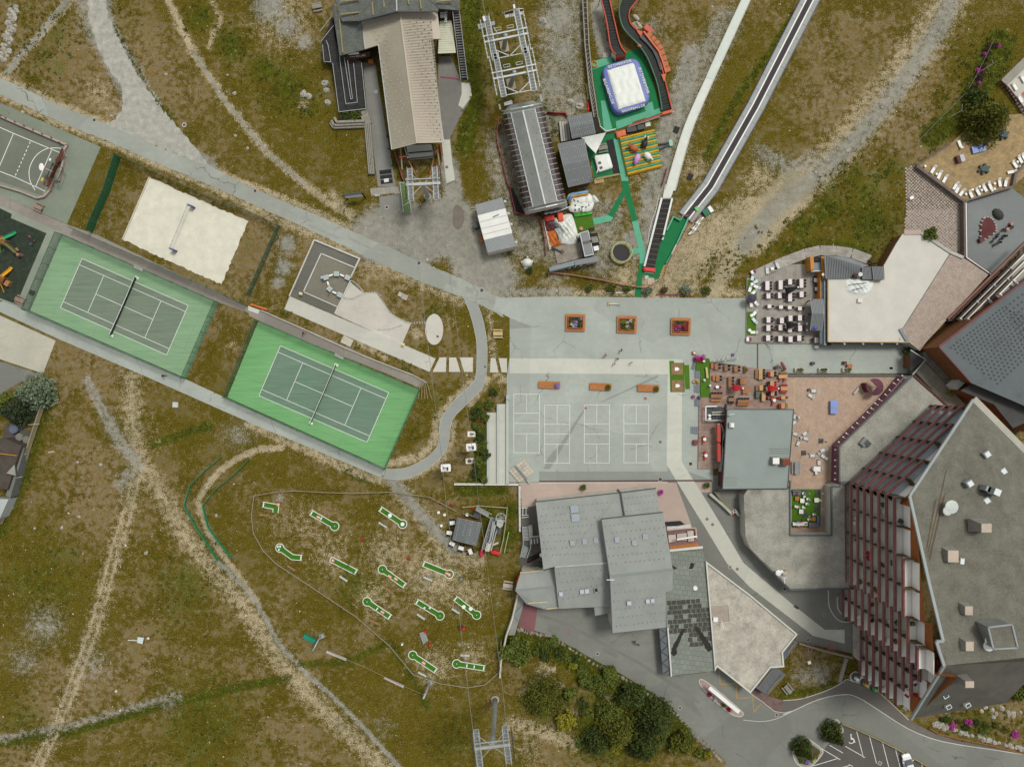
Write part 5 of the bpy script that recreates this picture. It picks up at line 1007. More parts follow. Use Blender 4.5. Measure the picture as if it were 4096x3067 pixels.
def a5(name,al,z0,hh,a9,r=.5,parent=None,n=5,seed=0,wr=.05,br=False):
 al=[Ve(p)for p in al];c=sum(al,Ve())/len(al);c6=[]
 for i in RV(len(al)):
  a,b,d=al[i-1],al[i],al[(i+1)%len(al)];u=(a-b);v=(d-b);k=min(r,u.length*.4,v.length*.4);p0=b+u.normalized()*k;p1=b+v.normalized()*k
  for j in RV(5):s=j/4;c6.append(p0*(1-s)**2+b*2*s*(1-s)+p1*s*s)
 K=len(c6);vs,fs=[],[];ds=[(1,0),(1.0,.45),(.985,.75),(.955,.93),(.9,1.0)]+[(.9*(1-i/n),1.0)for i in RV(1,n)]
 rg=np.random.default_rng(seed)
 for f,h in ds:
  for p in c6:q=Ve((c.x,c.y,0)).lerp(Ve((p.x,p.y,0)),f);vs.append((q.x,q.y,z0+hh*h+(wr*rg.normal()*.5 if f<.95 else 0)+(wr*sin(q.x*2.3+q.y*1.7)if f<.95 else 0)))
 for i in RV(len(ds)-1):
  for j in RV(K):fs.append((i*K+j,i*K+(j+1)%K,(i+1)*K+(j+1)%K,(i+1)*K+j))
 fs.append(tuple((len(ds)-1)*K+j for j in RV(K)));return MB().add(vs,fs).aa(name,a9,parent,br=br)
t=ab('airbag','giant blue landing airbag with wrinkled white top and block lettering','airbag',P(1115,750))
mz=M('periwinkle_vinyl',(104,116,176),.5,.09,.9,5,.15)
AB=PL([885,585,1220,488,1348,905,1012,1025],1.5);a5('body',AB,.06,1.5,mz,2.2,t,5,1,.05)
WV=M('white_vinyl',(226,228,218),.5,.05,1.2,4,.5);f=gj(PL([945,622,1182,553,1287,893,1048,967],1.6));vs,fs=[],[];n=22
for i in RV(n+1):
 for j in RV(n+1):
  p=f(i/n,j/n);e=min(i,j,n-i,n-j)>0;vs.append((p.x,p.y,1.78+(.04*sin(p.x*4+1.2*sin(p.y*2))+.04*sin(p.y*3.1-p.x*1.3)+rg0(0,.012)if e else-.22)))
for i in RV(n):
 for j in RV(n):fs.append((i*(n+1)+j,(i+1)*(n+1)+j,(i+1)*(n+1)+j+1,i*(n+1)+j+1))
MB().add(vs,fs).aa('top_sheet',WV,t,br=False)
for(x,y,rz,sz)in((1055,565,radians(195.5),.72),(1178,960,radians(15.5),.72),(958,810,radians(-70),.8),(1272,712,radians(109),.8)):
 fi('BIGAIRBAG.DE',P(x,y,1.65),sz,rz,ac,t).location.z+=.06
def f6(ah,Lp,Rp,hs,fo=.45,a9=None,em=None,nm='ski_ramp',d3=True,k7=None):
 a=[P(x,y,h)for(x,y),h in zip(Lp,hs)];b=[P(x,y,h)for(x,y),h in zip(Rp,hs)];a,b=az(a,4),az(b,4)
 t=ab(nm,ah,'ramp',Ve((a[len(a)//2].x,a[len(a)//2].y,0)))
 mb=MB();sk=MB()
 for i in RV(len(a)-1):mb.ai([a[i],b[i],b[i+1],a[i+1]],.12)
 mb.aa('mat',a9 or M('black_ski_matting',(44,48,44),.9,.25,.8,6,.5),t)
 for e,m_ in((a,em),(b,k7 or em)):MB().af([v+Z_(fo/2)for v in e],.2,fo).aa('edge_board',m_ or d0,t)
 ln=MB()
 for i in RV(0,len(a)-1):
  for k in RV(2):u=k/2;ln.ae(a[i].lerp(a[i+1],u)+Z_(.03),b[i].lerp(b[i+1],u)+Z_(.03),.06)
 ln.aa('cross_lines',M('worn_grey_line',(86,90,84),.9),t)
 if d3:
  lg=MB()
  for i in RV(0,len(a),3):
   for e in(a,b):
    if e[i].z>.5:lg.ae((e[i].x,e[i].y,0),(e[i].x,e[i].y,e[i].z),.12)
  if lg.v:lg.aa('trestle',b3,t)
 return t
gp=M('red_orange_edge',(196,76,56),.6,.1)
t=f6('steep black jump ramp with orange sides ending above the airbag',[(885,-20),(940,200),(975,420),(1020,490)],[(960,-20),(1010,200),(1060,400),(1112,478)],[3.0,2.4,1.6,2.0],.4,None,gp)
MB().ai(PL([(978,420,1.6),(1022,492,2.2),(1020,545,.1),(985,500,.1)]),.1).aa('side_panel',ac,t);MB().ai(PL([(1022,495,2.2),(1112,482,2.2),(1105,520,.3),(1025,545,.3)]),.1).aa('front_panel',gp,t)
t=f6('winding black slide chute with teal and orange sides',[(1085,-20),(1050,90),(1075,230),(1140,320),(1210,390),(1290,500),(1350,640),(1395,780),(1430,980)],[(1240,-20),(1150,90),(1140,180),(1180,250),(1290,330),(1380,440),(1425,600),(1460,740),(1515,965)],[3.0,2.6,2.2,1.9,1.6,1.2,.9,.6,.3],.4,None,M('teal_orange_edge',(74,112,92),.7,.2),k7=gp)
a5('end_pad',PL([1425,992,1525,965,1530,990,1435,1015],.8),.1,.7,d0,.2,t)
MB().ai(PL([(1205,272,2.2),(1262,280,2.2),(1245,328,2.0)]),.2).aa('flag_pad',d0,t);MB().ai(PL([1210,372,1255,410,1220,412],1.9),.2).aa('flag_pad',d0,t);MB().ai(PL([(1425,660,1.2),(1470,650,1.2),(1450,725,1.0)]),.2).aa('flag_pad',d0,t)
MB().af(PL([(1265,285,2.1),(1330,370,1.8),(1400,460,1.5),(1440,570,1.2),(1462,650,1.0)]),.3,.9).aa('orange_edge_band',d0,t)
MB().af(PL([(1245,320,1.8),(1310,380,1.6),(1360,440,1.4),(1400,520,1.2),(1432,620,1.0)]),.9,.5).aa('black_bolster',M('black_vinyl',(34,34,36),.5,.1),t)
tw=M('tan_orange_vinyl',(176,104,60),.6,.12,1.2,5,.25);ht=[(1295,300),(1335,332),(1370,365),(1398,400),(1420,445),(1440,495),(1455,545),(1470,595),(1490,640)]
for i,((x,y),(x2,y2))in enumerate(zip(ht[:-1],ht[1:])):
 a,b=P(x,y,.5),P(x2,y2,.5);d=(b-a).normalized();nn=Ve((-d.y,d.x,0))*.55;o=a5('padded_mat',[a+nn,b+nn,b-nn,a-nn],.1-.1,.75,tw,.2,None,2,i,.03);aw(o,'tan-orange padded mat lined up along the outer bend of the slide chute','mat','tan mats along the chute')
o=a5('loose_pad',PL([1290,210,1358,262,1330,305,1262,255],.4),0,.5,M('salmon_vinyl',(198,96,78),.6,.1),.2,None,3,3,.05);aw(o,'salmon pad lying loose on the slope beside the chute bend','mat')
o=cd('scrap_pile',PL([1165,200,1220,195,1260,245,1215,260,1185,240],0),0,.4,M('pale_scrap_wood',(178,168,142),.9,.25,4,9,.4),8,.5,None,4);aw(o,'pile of broken pale boards beside the chute','debris');o=MB().cn((*P(1200,160)[:2],.05),.9,.5,.45,8,4,True,-.7).aa('boulder',M('grey_boulder',(176,172,160),.9,.12));aw(o,'flat pale boulder above the pile of broken boards','boulder')
t=ab('conveyor_trestle','long narrow timber trestle with dark belt west of the jump ramp','conveyor',P(770,400));a=PL([(728,-20,1.2),(750,400,1.2),(790,800,1.2),(830,1040,1.0)]);b=PL([(765,-20,1.2),(785,400,1.2),(815,700,1.2),(865,1040,1.0)])
mb=MB()
for i in RV(3):mb.ai([a[i],b[i],b[i+1],a[i+1]],.12)
mb.aa('belt',M('dark_belt',(64,58,50),.9,.2),t)
for e in(a,b):MB().af([v+Z_(.1)for v in e],.22,.3).aa('side_beam',GP,t)
for i in RV(3):
 for k in RV(9):u=k/9;q=MB().ae(a[i].lerp(a[i+1],u)+Z_(.05),b[i].lerp(b[i+1],u)+Z_(.05),.1).aa('crosspiece',GP,t);
mb=MB()
for i in RV(3):
 for k in RV(5):
  for e in(a,b):p=e[i].lerp(e[i+1],k/5);mb.ae((p.x,p.y,0),(p.x,p.y,1.2),.1)
mb.aa('legs',GP,t)
MB().ak(PL([755,750,770,750,785,890,772,890]),0,.5).aa('edge_plank',gl,t);o=cd('red_sack',PL([765,905,785,905,792,980,770,985]),0,.4,c5,5,.2);aw(o,'red sack slumped beside the conveyor trestle','sack')
aj(2,0);t=ab('open_box','dark open timber box at the end of the conveyor trestle','box',P(845,1110));MB().ai(PL([(820,1045,1.1),(860,1040,1.1),(880,1170,1.0),(845,1178,1.0)]),.6,0).aa('box',cz,t)
t=ab('plank_stack','stack of pale grey planks beside the small grey shed','planks',P(575,1170))
for k in RV(4):MB().ae(P(530+22*k,1075+4*k,.4),P(548+22*k,1255-4*k,.4),.4,.7).aa('plank',M('pale_plank',(178,176,164),.85,.12),t)
o=MB().ak(PL([760,1290,880,1180,1020,1175,1065,1540,840,1590,800,1420]),0,.03).aa('green_carpet',c7);aw(o,'green carpet between the big grey shed and the striped inflatable','carpet');aw(MB().ak(PL([935,1242,1000,1228,1062,1530,1000,1535]),.02,.045).aa('black_carpet',cz),'black carpet strip beside the white board','carpet');aw(MB().ak(PL([1000,1230,1055,1222,1125,1520,1062,1535]),.02,.05).aa('teal_carpet',dt),'pale teal walkway carpet along the striped inflatable','carpet')
t=ab('shade_sail','white triangular shade sail stretched from the grey shed','shade sail',P(840,1250));s=[P(720,1215,3.0),P(935,1172,3.2),P(845,1355,2.6)];mb=MB();n=8
g_=lambda u,v:s[0].lerp(s[1],u).lerp(s[2],v)-Ve((0,0,.35*4*v*(1-v)))
for i in RV(n):
 for j in RV(n):mb.face(g_(i/n,j/n),g_((i+1)/n,j/n),g_((i+1)/n,(j+1)/n),g_(i/n,(j+1)/n))
mb.aa('cloth',WV,t)
for p in s:MB().ae((p.x,p.y,0),p,.1).aa('pole',ad,t)
t=ab('playing_board','big white square board with rounded corners lying on green carpet','board',P(915,1435));a5('panel',PL([828,1372,965,1352,1002,1480,870,1522],.9),.1,.75,WV,.4,t,2,1,.01)
t=ab('lamp_mast','slim grey mast with twin square lamp heads over the white board','lamp',P(825,1605));a,b=P(825,1605,0),P(880,1440,6.0);MB().ae(a,Ve((a.x,a.y,6)),.14).ae(Ve((a.x,a.y,6)),b,.14).aa('mast',ad,t)
for x,y in((880,1440),(892,1483)):p=P(x,y,6);MB().ao(p.x,p.y,5.9,.55,.5,.2,.5).aa('lamp_head',an,t)
cj('weathered picnic table on green carpet under the shade sail',905,1315,.2)
o=MB();o.ak(PL([850,1575,1050,1535,1055,1550,855,1592]),0,.35);aw(o.aa('edge_board',gl),'pale edge board closing the green carpet','board');t=ab('pallet','yellowish pallet leaning by the pale edge board','pallet',P(870,1598));
for k in RV(5):MB().ae(P(828+2*k,1585+9*k,.2),P(912+2*k,1570+9*k,.2),.14,.06).aa('slat',M('yellow_pallet_wood',(196,170,110),.8),t)
for x in(838,905):MB().ae(P(x,1590,.1),P(x+6,1620,.1),.1,.12).aa('bearer',M('yellow_pallet_wood'),t)
t=ab('barrier','red and white barrier boards with a yellow banner edging the airbag carpet','barrier',P(1280,1080));MB().af(PL([1135,1115,1430,1015],.9),.15,.5).aa('red_board',c5,t);MB().af(PL([1130,1125,1410,1030],.6),.15,.5).aa('white_board',ac,t);MB().ai(PL([(1165,1092,.7),(1180,1075,1.3),(1290,1040,1.3),(1292,1052,.7)]),.08).aa('banner',M('lemon_banner',(206,204,96),.7),t);fi('JESUS COURT',P(1232,1070,1.2),.42,radians(17),M('olive_ink',(120,120,60),.8),t).location.z+=.12
for(x,y)in((1140,1118),(1280,1068),(1425,1020)):p=P(x,y,.4);MB().ae((p.x,p.y,0),(p.x,p.y,1),.1).aa('post',b3,t)
t=ab('barrier','bent white barrier board at the airbag field corner','barrier',P(950,1155));MB().af(PL([880,1118,935,1165,1020,1145],.6),.12,.7).aa('board',ac,t);MB().af(PL([835,900,885,1115],.6),.12,.6).aa('board',am,t)
for(x0,y0,x1,y1)in((1112,1130,1205,1115),(1208,1110,1272,1095)):o=a5('black_crate',PL([(x0,y0),(x1,y1),(x1+8,y1+45),(x0+5,y0+45)],.5),0,.6,M('black_vinyl'),.1,None,1,1,0,True);aw(o,'black ribbed crate behind the yellow banner barrier','crate','black crates behind the barrier')
def dw(ah,x,y,rz,wd=1.2,a9=None):
 t=ab('pallet',ah,'pallet',P(x,y),rz);m_=a9 or M('pale_pallet_wood',(206,196,172),.85,.1)
 for k in RV(6):MB().ao(0,-wd/2+wd*(k+.5)/6,.1,wd,wd/9,.03).aa('slat',m_,t,True)
 for k in RV(3):MB().ao(-wd/2+wd*k/2*.92+.04,0,0,.1,wd,.1).aa('bearer',m_,t,True)
dw('grey pallet behind the yellow banner barrier',1305,1097,.2,1.0,ad);dw('pale pallet leaning by the jump ramp end',932,490,0,1.0,am)
o=MB().bf([P(832,567,.2+.1*(k%3))+Ve((cos(k*.7)*(.5+.2*(k%2)),sin(k*.7)*(.5+.2*(k%2)),0))for k in RV(28)],.08,5).aa('hose_coil',M('amber_hose',(206,140,40),.5));aw(o,'amber hose coiled on the teal carpet corner','hose')
cu=a5('orange_pad',PL([1018,1165,1110,1140,1118,1195,1035,1222],.7),.03,.6,d0,.12,None,2,5,.02);aw(cu,'orange pad at the top corner of the striped inflatable','mat')
t=ab('striped_inflatable','yellow and green striped bouncy mattress','bouncy mattress',P(1245,1340));f=gj(PL([1056,1215,1362,1140,1432,1470,1130,1545],.8));ns=15;YL=M('amber_vinyl',(206,158,28),.5,.08,1,5,.2);mf=M('sea_green_vinyl',(40,150,112),.5,.08,1,5,.2)
for k in RV(ns):
 a,b,c,d=f(0,k/ns),f(1,k/ns),f(1,(k+1)/ns),f(0,(k+1)/ns);mb=MB();m_=10
 for i in RV(m_):
  for j in RV(4):
   def pt(i_,j_):
    q=a.lerp(b,i_/m_).lerp(d.lerp(c,i_/m_),j_/4);return(q.x,q.y,.62+.26*sqrt(max(0,1-(2*j_/4-1)**2))+.03*sin(i_*1.9+k))
   mb.face(pt(i,j),pt(i+1,j),pt(i+1,j+1),pt(i,j+1))
 mb.aa('stripe',YL if k%2==0 else mf,t,br=False)
a5('skirt',[f(-.01,-.01),f(1.01,-.01),f(1.01,1.01),f(-.01,1.01)],0,.66,YL,.5,t,1,1,0)
def ec(ay,ah,x,y,rz,body,iu):
 t=ab('inflatable_animal',ah,'inflatable',P(x,y,.85),rz);MB().cn((0,0,.55),.95,.62,.55,14,8).aa('body',body,t,True,False)
 for nm,c,r,m_ in iu:MB().cn(c,*r,10,6).aa(nm,m_,t,True,False)
e1=M('pink_vinyl',(206,156,206),.5,.06);g4=M('black_vinyl');g1=M('russet_vinyl',(172,92,60),.5,.08)
fy=lambda m_:[('foot',(sx*.6,sy*.4,.1),(.22,.18,.16),m_)for sx in(-1,1)for sy in(-1,1)]
ec('bull','inflatable black bull ride with white horns on the striped mattress',1272,1280,radians(75),g4,[('head',(1.0,0,.9),(.4,.32,.34),g4),('horn',(1.2,.32,1.1),(.3,.12,.14),ac),('horn',(1.2,-.32,1.1),(.3,.12,.14),ac)]+fy(g4))
ec('dog','inflatable russet animal ride on the striped mattress',1175,1318,radians(155),g1,[('head',(1.05,0,.9),(.34,.3,.32),g1),('ear',(1.1,.28,1.1),(.14,.08,.2),g1),('ear',(1.1,-.28,1.1),(.14,.08,.2),g1),('tail',(-1.0,0,.8),(.28,.1,.1),g1)]+fy(g1))
ec('pig','inflatable pink and mauve animal ride on the striped mattress',1208,1405,radians(250),e1,[('head',(.95,0,.8),(.4,.45,.4),M('mauve_vinyl',(176,120,186),.5)),('snout',(1.3,0,.8),(.15,.2,.18),e1)]+fy(e1))
ec('cow','inflatable white animal ride with striped muzzle on the striped mattress',1300,1385,radians(-45),WV,[('head',(1.0,0,.85),(.4,.3,.32),WV),('muzzle',(1.3,0,.8),(.18,.22,.18),e1),('horn',(1.05,.3,1.1),(.1,.16,.1),g4),('horn',(1.05,-.3,1.1),(.1,.16,.1),g4)]+fy(WV))
t=ab('blower','pale green blower box with two black hoses to the striped inflatable','blower',P(1510,1262));MB().ai(PL([1490,1240,1520,1232,1530,1285,1500,1292],.6),.55).aa('box',M('pale_green_plastic',(150,196,166),.6),t);MB().bf(PL([1395,1275,1440,1270,1490,1262],.4),.2,8).aa('hose',av,t);MB().bf(PL([1405,1320,1450,1300,1500,1275],.4),.2,8).aa('hose',av,t)
def ci(ah,al,a9,z=.03):o=MB().ak(PL(al),0,z).aa('green_walkway' if a9 is c7 else 'teal_walkway',a9);aw(o,ah,'carpet');cm.append([(v.x,v.y)for v in PL(al)])
aj(2,0);ci('pale teal carpet joint below the striped inflatable',[(1060,1535),(1120,1522),(1135,1600),(1075,1600)],dt,.034)
aj(2,1);ci('dark green walkway leaving the striped inflatable',[(1075,-70),(1135,-70),(1145,20),(1215,292),(1165,302),(1105,65),(1085,30)],c7);ci('dark green walkway branch towards the bouncy castle',[(1085,20),(1105,62),(1000,268),(950,245)],c7,.036);ci('pale teal walkway branch ending at the turf',[(818,275),(950,245),(1000,265),(985,295),(832,330)],dt,.04);ci('pale teal walkway running past the trampoline',[(1165,302),(1215,292),(1285,570),(1285,670),(1232,672),(1235,600),(1220,530)],dt,.036);ci('teal spur reaching the trampoline',[(1150,548),(1222,530),(1235,580),(1155,592)],dt,.042);ci('dark green walkway ending at the plaza edge',[(1232,670),(1278,670),(1270,770),(1255,800),(1245,965),(1187,965),(1200,860)],c7,.03)
ci('dark green run-out carpet between the two moving carpets',[(1530,255),(1585,292),(1620,250),(1668,270),(1560,500),(1480,640),(1400,808),(1365,808),(1275,770),(1360,690),(1420,470),(1500,320)],c7,.034)
t=ab('edge_board','teal edge boards along the run-out carpet','boards',P(1580,450));MB().af(PL([1530,258,1470,380],.4),.3,.7).aa('board',dt,t);MB().af(PL([1662,272,1560,500],.4),.3,.6).aa('board',dt,t);MB().af(PL([1560,500,1515,590],.3),.3,.5).aa('board',am,t);MB().af(PL([1515,590,1465,672],.3),.3,.5).aa('board',M('teal_board',(60,140,108),.8),t);MB().af(PL([1530,258,1590,292,1618,250],.4),.2,.5).aa('board',dt,t)
def dj(lf,rt,h,th=.15):
 mb=MB()
 for i in RV(len(lf)-1):mb.ai([Ve((lf[i].x,lf[i].y,h)),Ve((rt[i].x,rt[i].y,h)),Ve((rt[i+1].x,rt[i+1].y,h)),Ve((lf[i+1].x,lf[i+1].y,h))],th,0)
 return mb
aj(2,0);t=ab('moving_carpet','pale covered moving carpet running down into a black belt with red end stop','ski conveyor',P(1700,900));PC=M('pale_cover_sheet',(196,204,192),.5,.05,.6,5,.1)
k0=az(PL([2150,-40,1990,300,1815,690]),6);k3=az(PL([2230,-40,2060,330,1885,712]),6);dj(k0,k3,.35).aa('cover',PC,t);li=az(PL([1815,692,1640,1080,1535,1400,1455,1680]),6);ky=az(PL([1885,712,1712,1110,1620,1410,1545,1690]),6)
dj(li,ky,.33).aa('cover',M('pale_cover_sheet_lower',(204,208,196),.5,.05,.6,5,.1),t)
for e in(k0,k3,li,ky):MB().af([Ve((v.x,v.y,.38))for v in e],.12,.14).aa('edge_rail',am,t)
aj(2,1);L0,R0=PL([1435,100,1282,700]),PL([1505,100,1362,710])
dj(PL([1455,-20,1432,105]),PL([1545,-20,1503,105]),.335).aa('cover',MT['pale_cover_sheet_lower'],t)
dj(L0,R0,.3).aa('belt',M('black_belt',(46,42,40),.85,.12),t)
for k in RV(14):u=k/13.5;MB().ae(L0[0].lerp(L0[1],u)+Z_(.31),R0[0].lerp(R0[1],u)+Z_(.31),.1,.05).aa('belt_bar',M('olive_bar',(96,92,74),.7),t)
MB().af([L0[0]+Ve((-.25,0,.3)),L0[1]+Ve((-.25,0,.3))],.4,.5).aa('side_rail',ad,t);MB().af([R0[0]+Ve((.25,0,.3)),R0[0].lerp(R0[1],.6)+Ve((.25,0,.3))],.35,.5).aa('side_rail',ad,t)
a5('end_stop',PL([1262,708,1282,700,1375,712,1378,752,1268,738],.7),0,.7,c5,.15,t,2,1,0);MB().ak(PL([1275,738,1362,752,1358,768,1278,756]),0,.3).aa('teal_step',dt,t)
t=ab('moving_carpet','long grey moving carpet with dark centre belt on the open slope','ski conveyor',P(1900,0));a2(0,0,1);lk=[(3250,-20),(3020,430),(2840,748),(2742,872)];dv=Ve((.86,-.51,0)).normalized()
for nm,ek,wd,mm,zz in(('deck',0,3.5,M('grey_deck_panels',(150,154,148),.6,.06,.5,6,.05),.4),('belt',-.05,.95,M('plum_belt',(62,54,56),.8,.1),.46),('stripe',-.72,.22,ac,.47),('stripe',.62,.22,ac,.47),('edge_rail',-1.75,.12,M('blue_edge',(92,96,128),.6),.52),('edge_rail',1.75,.12,M('blue_edge'),.52)):
 pp=[P(x,y)for x,y in lk]
 MB().ap([p+Ve((ek*.86,-ek*.51,0))for p in pp],wd,0,zz).aa(nm,mm,t)
mb=MB();pp=[P(x,y)for x,y in lk]
for a,b in zip(pp[:-1],pp[1:]):
 n=int((b-a).length/3)
 for k in RV(n):q=a.lerp(b,k/n);mb.ae(q+Ve((-1.4,.85,.41)),q+Ve((1.4,-.85,.41)),.03,.02)
mb.aa('panel_joints',av,t);a2(2560,800,2.8);MB().ai(PL([490,165,545,192,635,60,580,10],.45),.3,0).aa('boarding_plate',M('pale_plate',(176,176,164),.6,.08),t);MB().ak(PL([470,190,480,165,540,175,535,190]),0,.5).aa('foot_plate',M('dull_magenta',(130,70,90),.7),t);MB().ao(*P(625,110)[:2],.4,.6,.9,.5,.7).aa('control_box',M('bright_green_box',(80,190,90),.5),t)
for bj,x,y,rz,top in(('green-topped crate with white lid beside the grey moving carpet',748,135,.6,True),):
 t=ab('crate',bj,'crate',P(x,y),rz);MB().ao(-.3,0,0,1.3,1.3,.7).aa('box',M('green_crate_lid',(20,110,76),.6),t,True);MB().ao(.7,0,0,.7,1.3,.8).aa('lid',ac,t,True)
t=ab('sheet_stack','row of three stacks of white plastic sheets beside the grey moving carpet','sheets',P(625,300))
for x,y in((662,235),(622,298),(583,358)):
 for k in RV(5):p=P(x+(k-2)*9,y-(k-2)*5);MB().ao(p.x,p.y,0,.28,1.25,.5+.08*(k%2),-.85+.02*k).aa('sheet',ac,t)
aj(2,1);o=MB().ae(P(1628,820,.06),P(1685,868,.06),.07).aa('plank',GP);aw(o,'thin grey pole lying on the dry slope','pole')
dw('pale pallet flat beside the red end stop',1332,828,.05,1.25);dw('small grey pallet beside the red end stop',1293,793,.05,.7,ad);t=ab('pallet_row','row of yellow pallets standing along the run-out edge','pallet',P(1432,740))
for k in RV(7):MB().ae(P(1452-6*k,690+14*k,.1),P(1475-6*k,694+14*k,.1),.16,.2).aa('slat',M('yellow_pallet_wood'),t)
for e in((1450,688,1412,780),(1472,692,1436,785)):MB().ae(P(e[0],e[1],.1),P(e[2],e[3],.1),.1,.14).aa('bearer',M('yellow_pallet_wood'),t)
mj=M('salmon_tape',(206,140,120),.8,.1)
ar('salmon safety tape fence following the run-out edge to the plaza',PL([1752,180,1690,290,1600,450,1530,580,1470,700,1445,790,1380,830,1280,888,1200,880,1080,862,900,822,650,778,435,752]),.8,mj,a4('salmon_mesh',(206,140,120),.55),.09,3.0)
ar('red safety net fence beside the folded inflatable',PL([80,-20,110,120,140,232,240,250,350,268,375,360,395,480,405,600]),.9,M('crimson_netting'),a4('crimson_mesh',(170,70,76),.7));aj(2,0);ar('red net fence between barrel station and airbag shed',PL([415,1000,500,1010,575,1010,592,1038]),.9,c5,a4('bright_red_mesh',(200,50,46),.8));ar('pink net fence along the west side of the barrel station',PL([0,1345,25,1450,50,1560,75,1656]),.9,M('crimson_netting'),a4('crimson_mesh',(170,70,76),.7));aj(2,0);ar('short red net strip beside the pale moving carpet',PL([1472,1490,1450,1570,1425,1650]),.9,M('crimson_netting'),a4('crimson_mesh',(170,70,76),.7));aj(1,0);ar('pink netting curving along the lush strip west of the barrel station',PL([2200,1050,2180,1180,2190,1280,2208,1350]),.9,lb,a4('red_mesh',(206,100,92),.7))
aj(2,1);o=MB().bf(PL([1405,60,1380,190,1340,300,1315,400,1305,490],.05),.05,5).aa('rope',ac);aw(o,'white cord lying along the black belt of the pale moving carpet','cord')
for bj,x,y in(('dark square hatch in the slope beside the lower pale carpet',2760,708),('dark square hatch in the slope beside the upper pale carpet',2705,520)):
 a2(0,0,1);p=P(x,y);o=MB().ao(p.x,p.y,0,1.1,1.3,.12,-.4).aa('hatch',cz);aw(o,bj,'hatch')
a2(2150,780,3.172)
o=MB().ak(PL([445,270,690,245,728,430,720,470,520,500]),0,.035).aa('turf_carpet',fd);aw(o,'olive artificial turf in front of the cow-spotted bouncy castle','turf')
t=ab('bouncy_castle','white bouncy castle with black spots, rainbow top and green step','bouncy castle',P(555,140));a5('floor',PL([400,20,660,-10,700,160,430,215],.8),0,.8,M('blue_vinyl',(60,90,150),.5),.3,t,2)
for(cx,cy,rx,ry,z)in((470,40,1.6,1.2,1.0),(560,110,2.6,1.6,.9),(480,170,1.5,.9,.9),(620,130,1.5,1.5,1.0),(560,60,2.0,1.2,1.1),(640,60,1.0,1.3,1.2)):p=P(cx,cy,z);MB().cn((p.x,p.y,z),rx,ry,.65,14,6).aa('white_tube',WV,t,br=False)
for(cx,cy)in((465,65),(552,60),(600,30),(605,60),(555,95),(515,78),(530,180),(480,132),(615,155),(635,98),(652,130),(570,150),(480,190)):p=P(cx,cy,1.6);MB().cn((p.x,p.y,1.5+ru(-.05,.1)),.28,.14,.14,6,3,False,rr0()*3).aa('black_spot',g4,t)
for k,m_ in enumerate((M('orange_tube',(226,140,40),.5),M('yellow_tube',(230,190,50),.5),M('sky_blue_tube',(110,160,200),.5))):MB().bf(PL([(405,110-8*k,1.2+.35*k),(430,20-14*k,1.9+.2*k),(520,2-12*k,2.0+.2*k),(640,-20-12*k,1.9+.2*k)]),.28,8).aa('arch_tube',m_,t,br=False)
MB().bf(PL([420,60,440,165],.9),.38,8).aa('side_tube',M('yellow_tube'),t,br=False);MB().bf(PL([650,10,690,110],1.0),.3,8).aa('side_tube',M('yellow_tube'),t,br=False)
for k in RV(5):MB().bf(PL([(455+3*k,222+13*k,.62-.09*k),(682+2*k,188+12*k,.62-.09*k)]),.2,8).aa('step_tube',M('bright_green_vinyl',(40,170,70),.5)if k%2==0 else M('lime_vinyl',(130,200,60),.5),t,br=False)
p=P(578,190,1.2);MB().cn((p.x,p.y,1.3),.35,.55,.4,10,6).aa('cow_head',WV,t,br=False)
o=cd('white_bag',PL([680,30,720,0,778,75,735,112,690,90]),0,.7,WV,8,.2,None,9);aw(o,'white folded bag beside the spotted bouncy castle','bag');o=MB().ae(P(760,82,.2),P(845,128,.2),.09).aa('plank',M('pale_plank'));aw(o,'pale stick poking out from the white bag','stick')
t=ab('deck','weathered timber deck under the folded inflatable','deck',P(400,700));DK=ew('weathered_deck',(158,150,136),(142,134,120),(108,102,92),-8,5,.16,.012,.5,el=.2);MB().ak(PL([205,665,555,600,590,790,250,880]),0,.25).aa('boards',DK,t);MB().ak(PL([80,185,410,130,420,185,90,235]),0,.2).aa('boards',DK,t);MB().ak(PL([70,310,105,300,200,680,150,695]),0,.2).aa('boards',am,t)
o=cd('folded_inflatable',PL([190,320,260,280,400,240,440,260,480,380,510,500,500,600,440,632,320,620,280,590,310,480,260,420]),.2,.9,WV,14,.28,None,5);aw(o,'huge white deflated inflatable crumpled on the deck','inflatable');o=cd('grey_cover',PL([215,440,280,420,320,480,310,570,265,610,250,520]),.2,.75,M('pale_grey_vinyl',(176,184,180),.5,.08),8,.3,None,6);aw(o,'pale grey cover fold between white and orange heaps','cover');o=cd('orange_heap',PL([115,480,220,450,255,520,265,610,320,620,230,660,160,640]),.05,.7,M('burnt_orange_vinyl',(196,106,36),.5,.1,1,4,.3),10,.3,None,7);aw(o,'burnt-orange deflated inflatable heap beside the white one','inflatable');o=cd('maroon_net_heap',PL([85,350,160,330,240,400,225,440,110,475]),.05,.45,M('maroon_net',(92,44,46),.8,.2),8,.3,None,8);aw(o,'maroon netting heap at the deck corner','netting');o=cd('slate_cover',PL([110,345,190,325,270,405,245,425]),.3,.5,M('slate_vinyl',(96,100,102),.6,.1),6,.3,None,3);aw(o,'slate grey cover lying across the maroon netting','cover')
o=a5('red_pad',PL([82,270,212,248,222,318,102,340],1),.2,.8,c5,.15,None,2,1,.02);aw(o,'bright red pad at the head of the deflated inflatable','mat');o=a5('orange_red_pad',PL([248,228,318,218,335,335,265,340],1),.2,1.0,M('orange_red_vinyl',(214,82,46),.5,.06),.12,None,2,1,.02);aw(o,'orange-red pad standing beside the bright red pad','mat')
t=ab('rack_bar','white railing with blue-white bundles at the back of the deck','railing',P(250,200));MB().af(PL([85,240,270,208,405,150],1.1),.12,.12).aa('rail',ac,t)
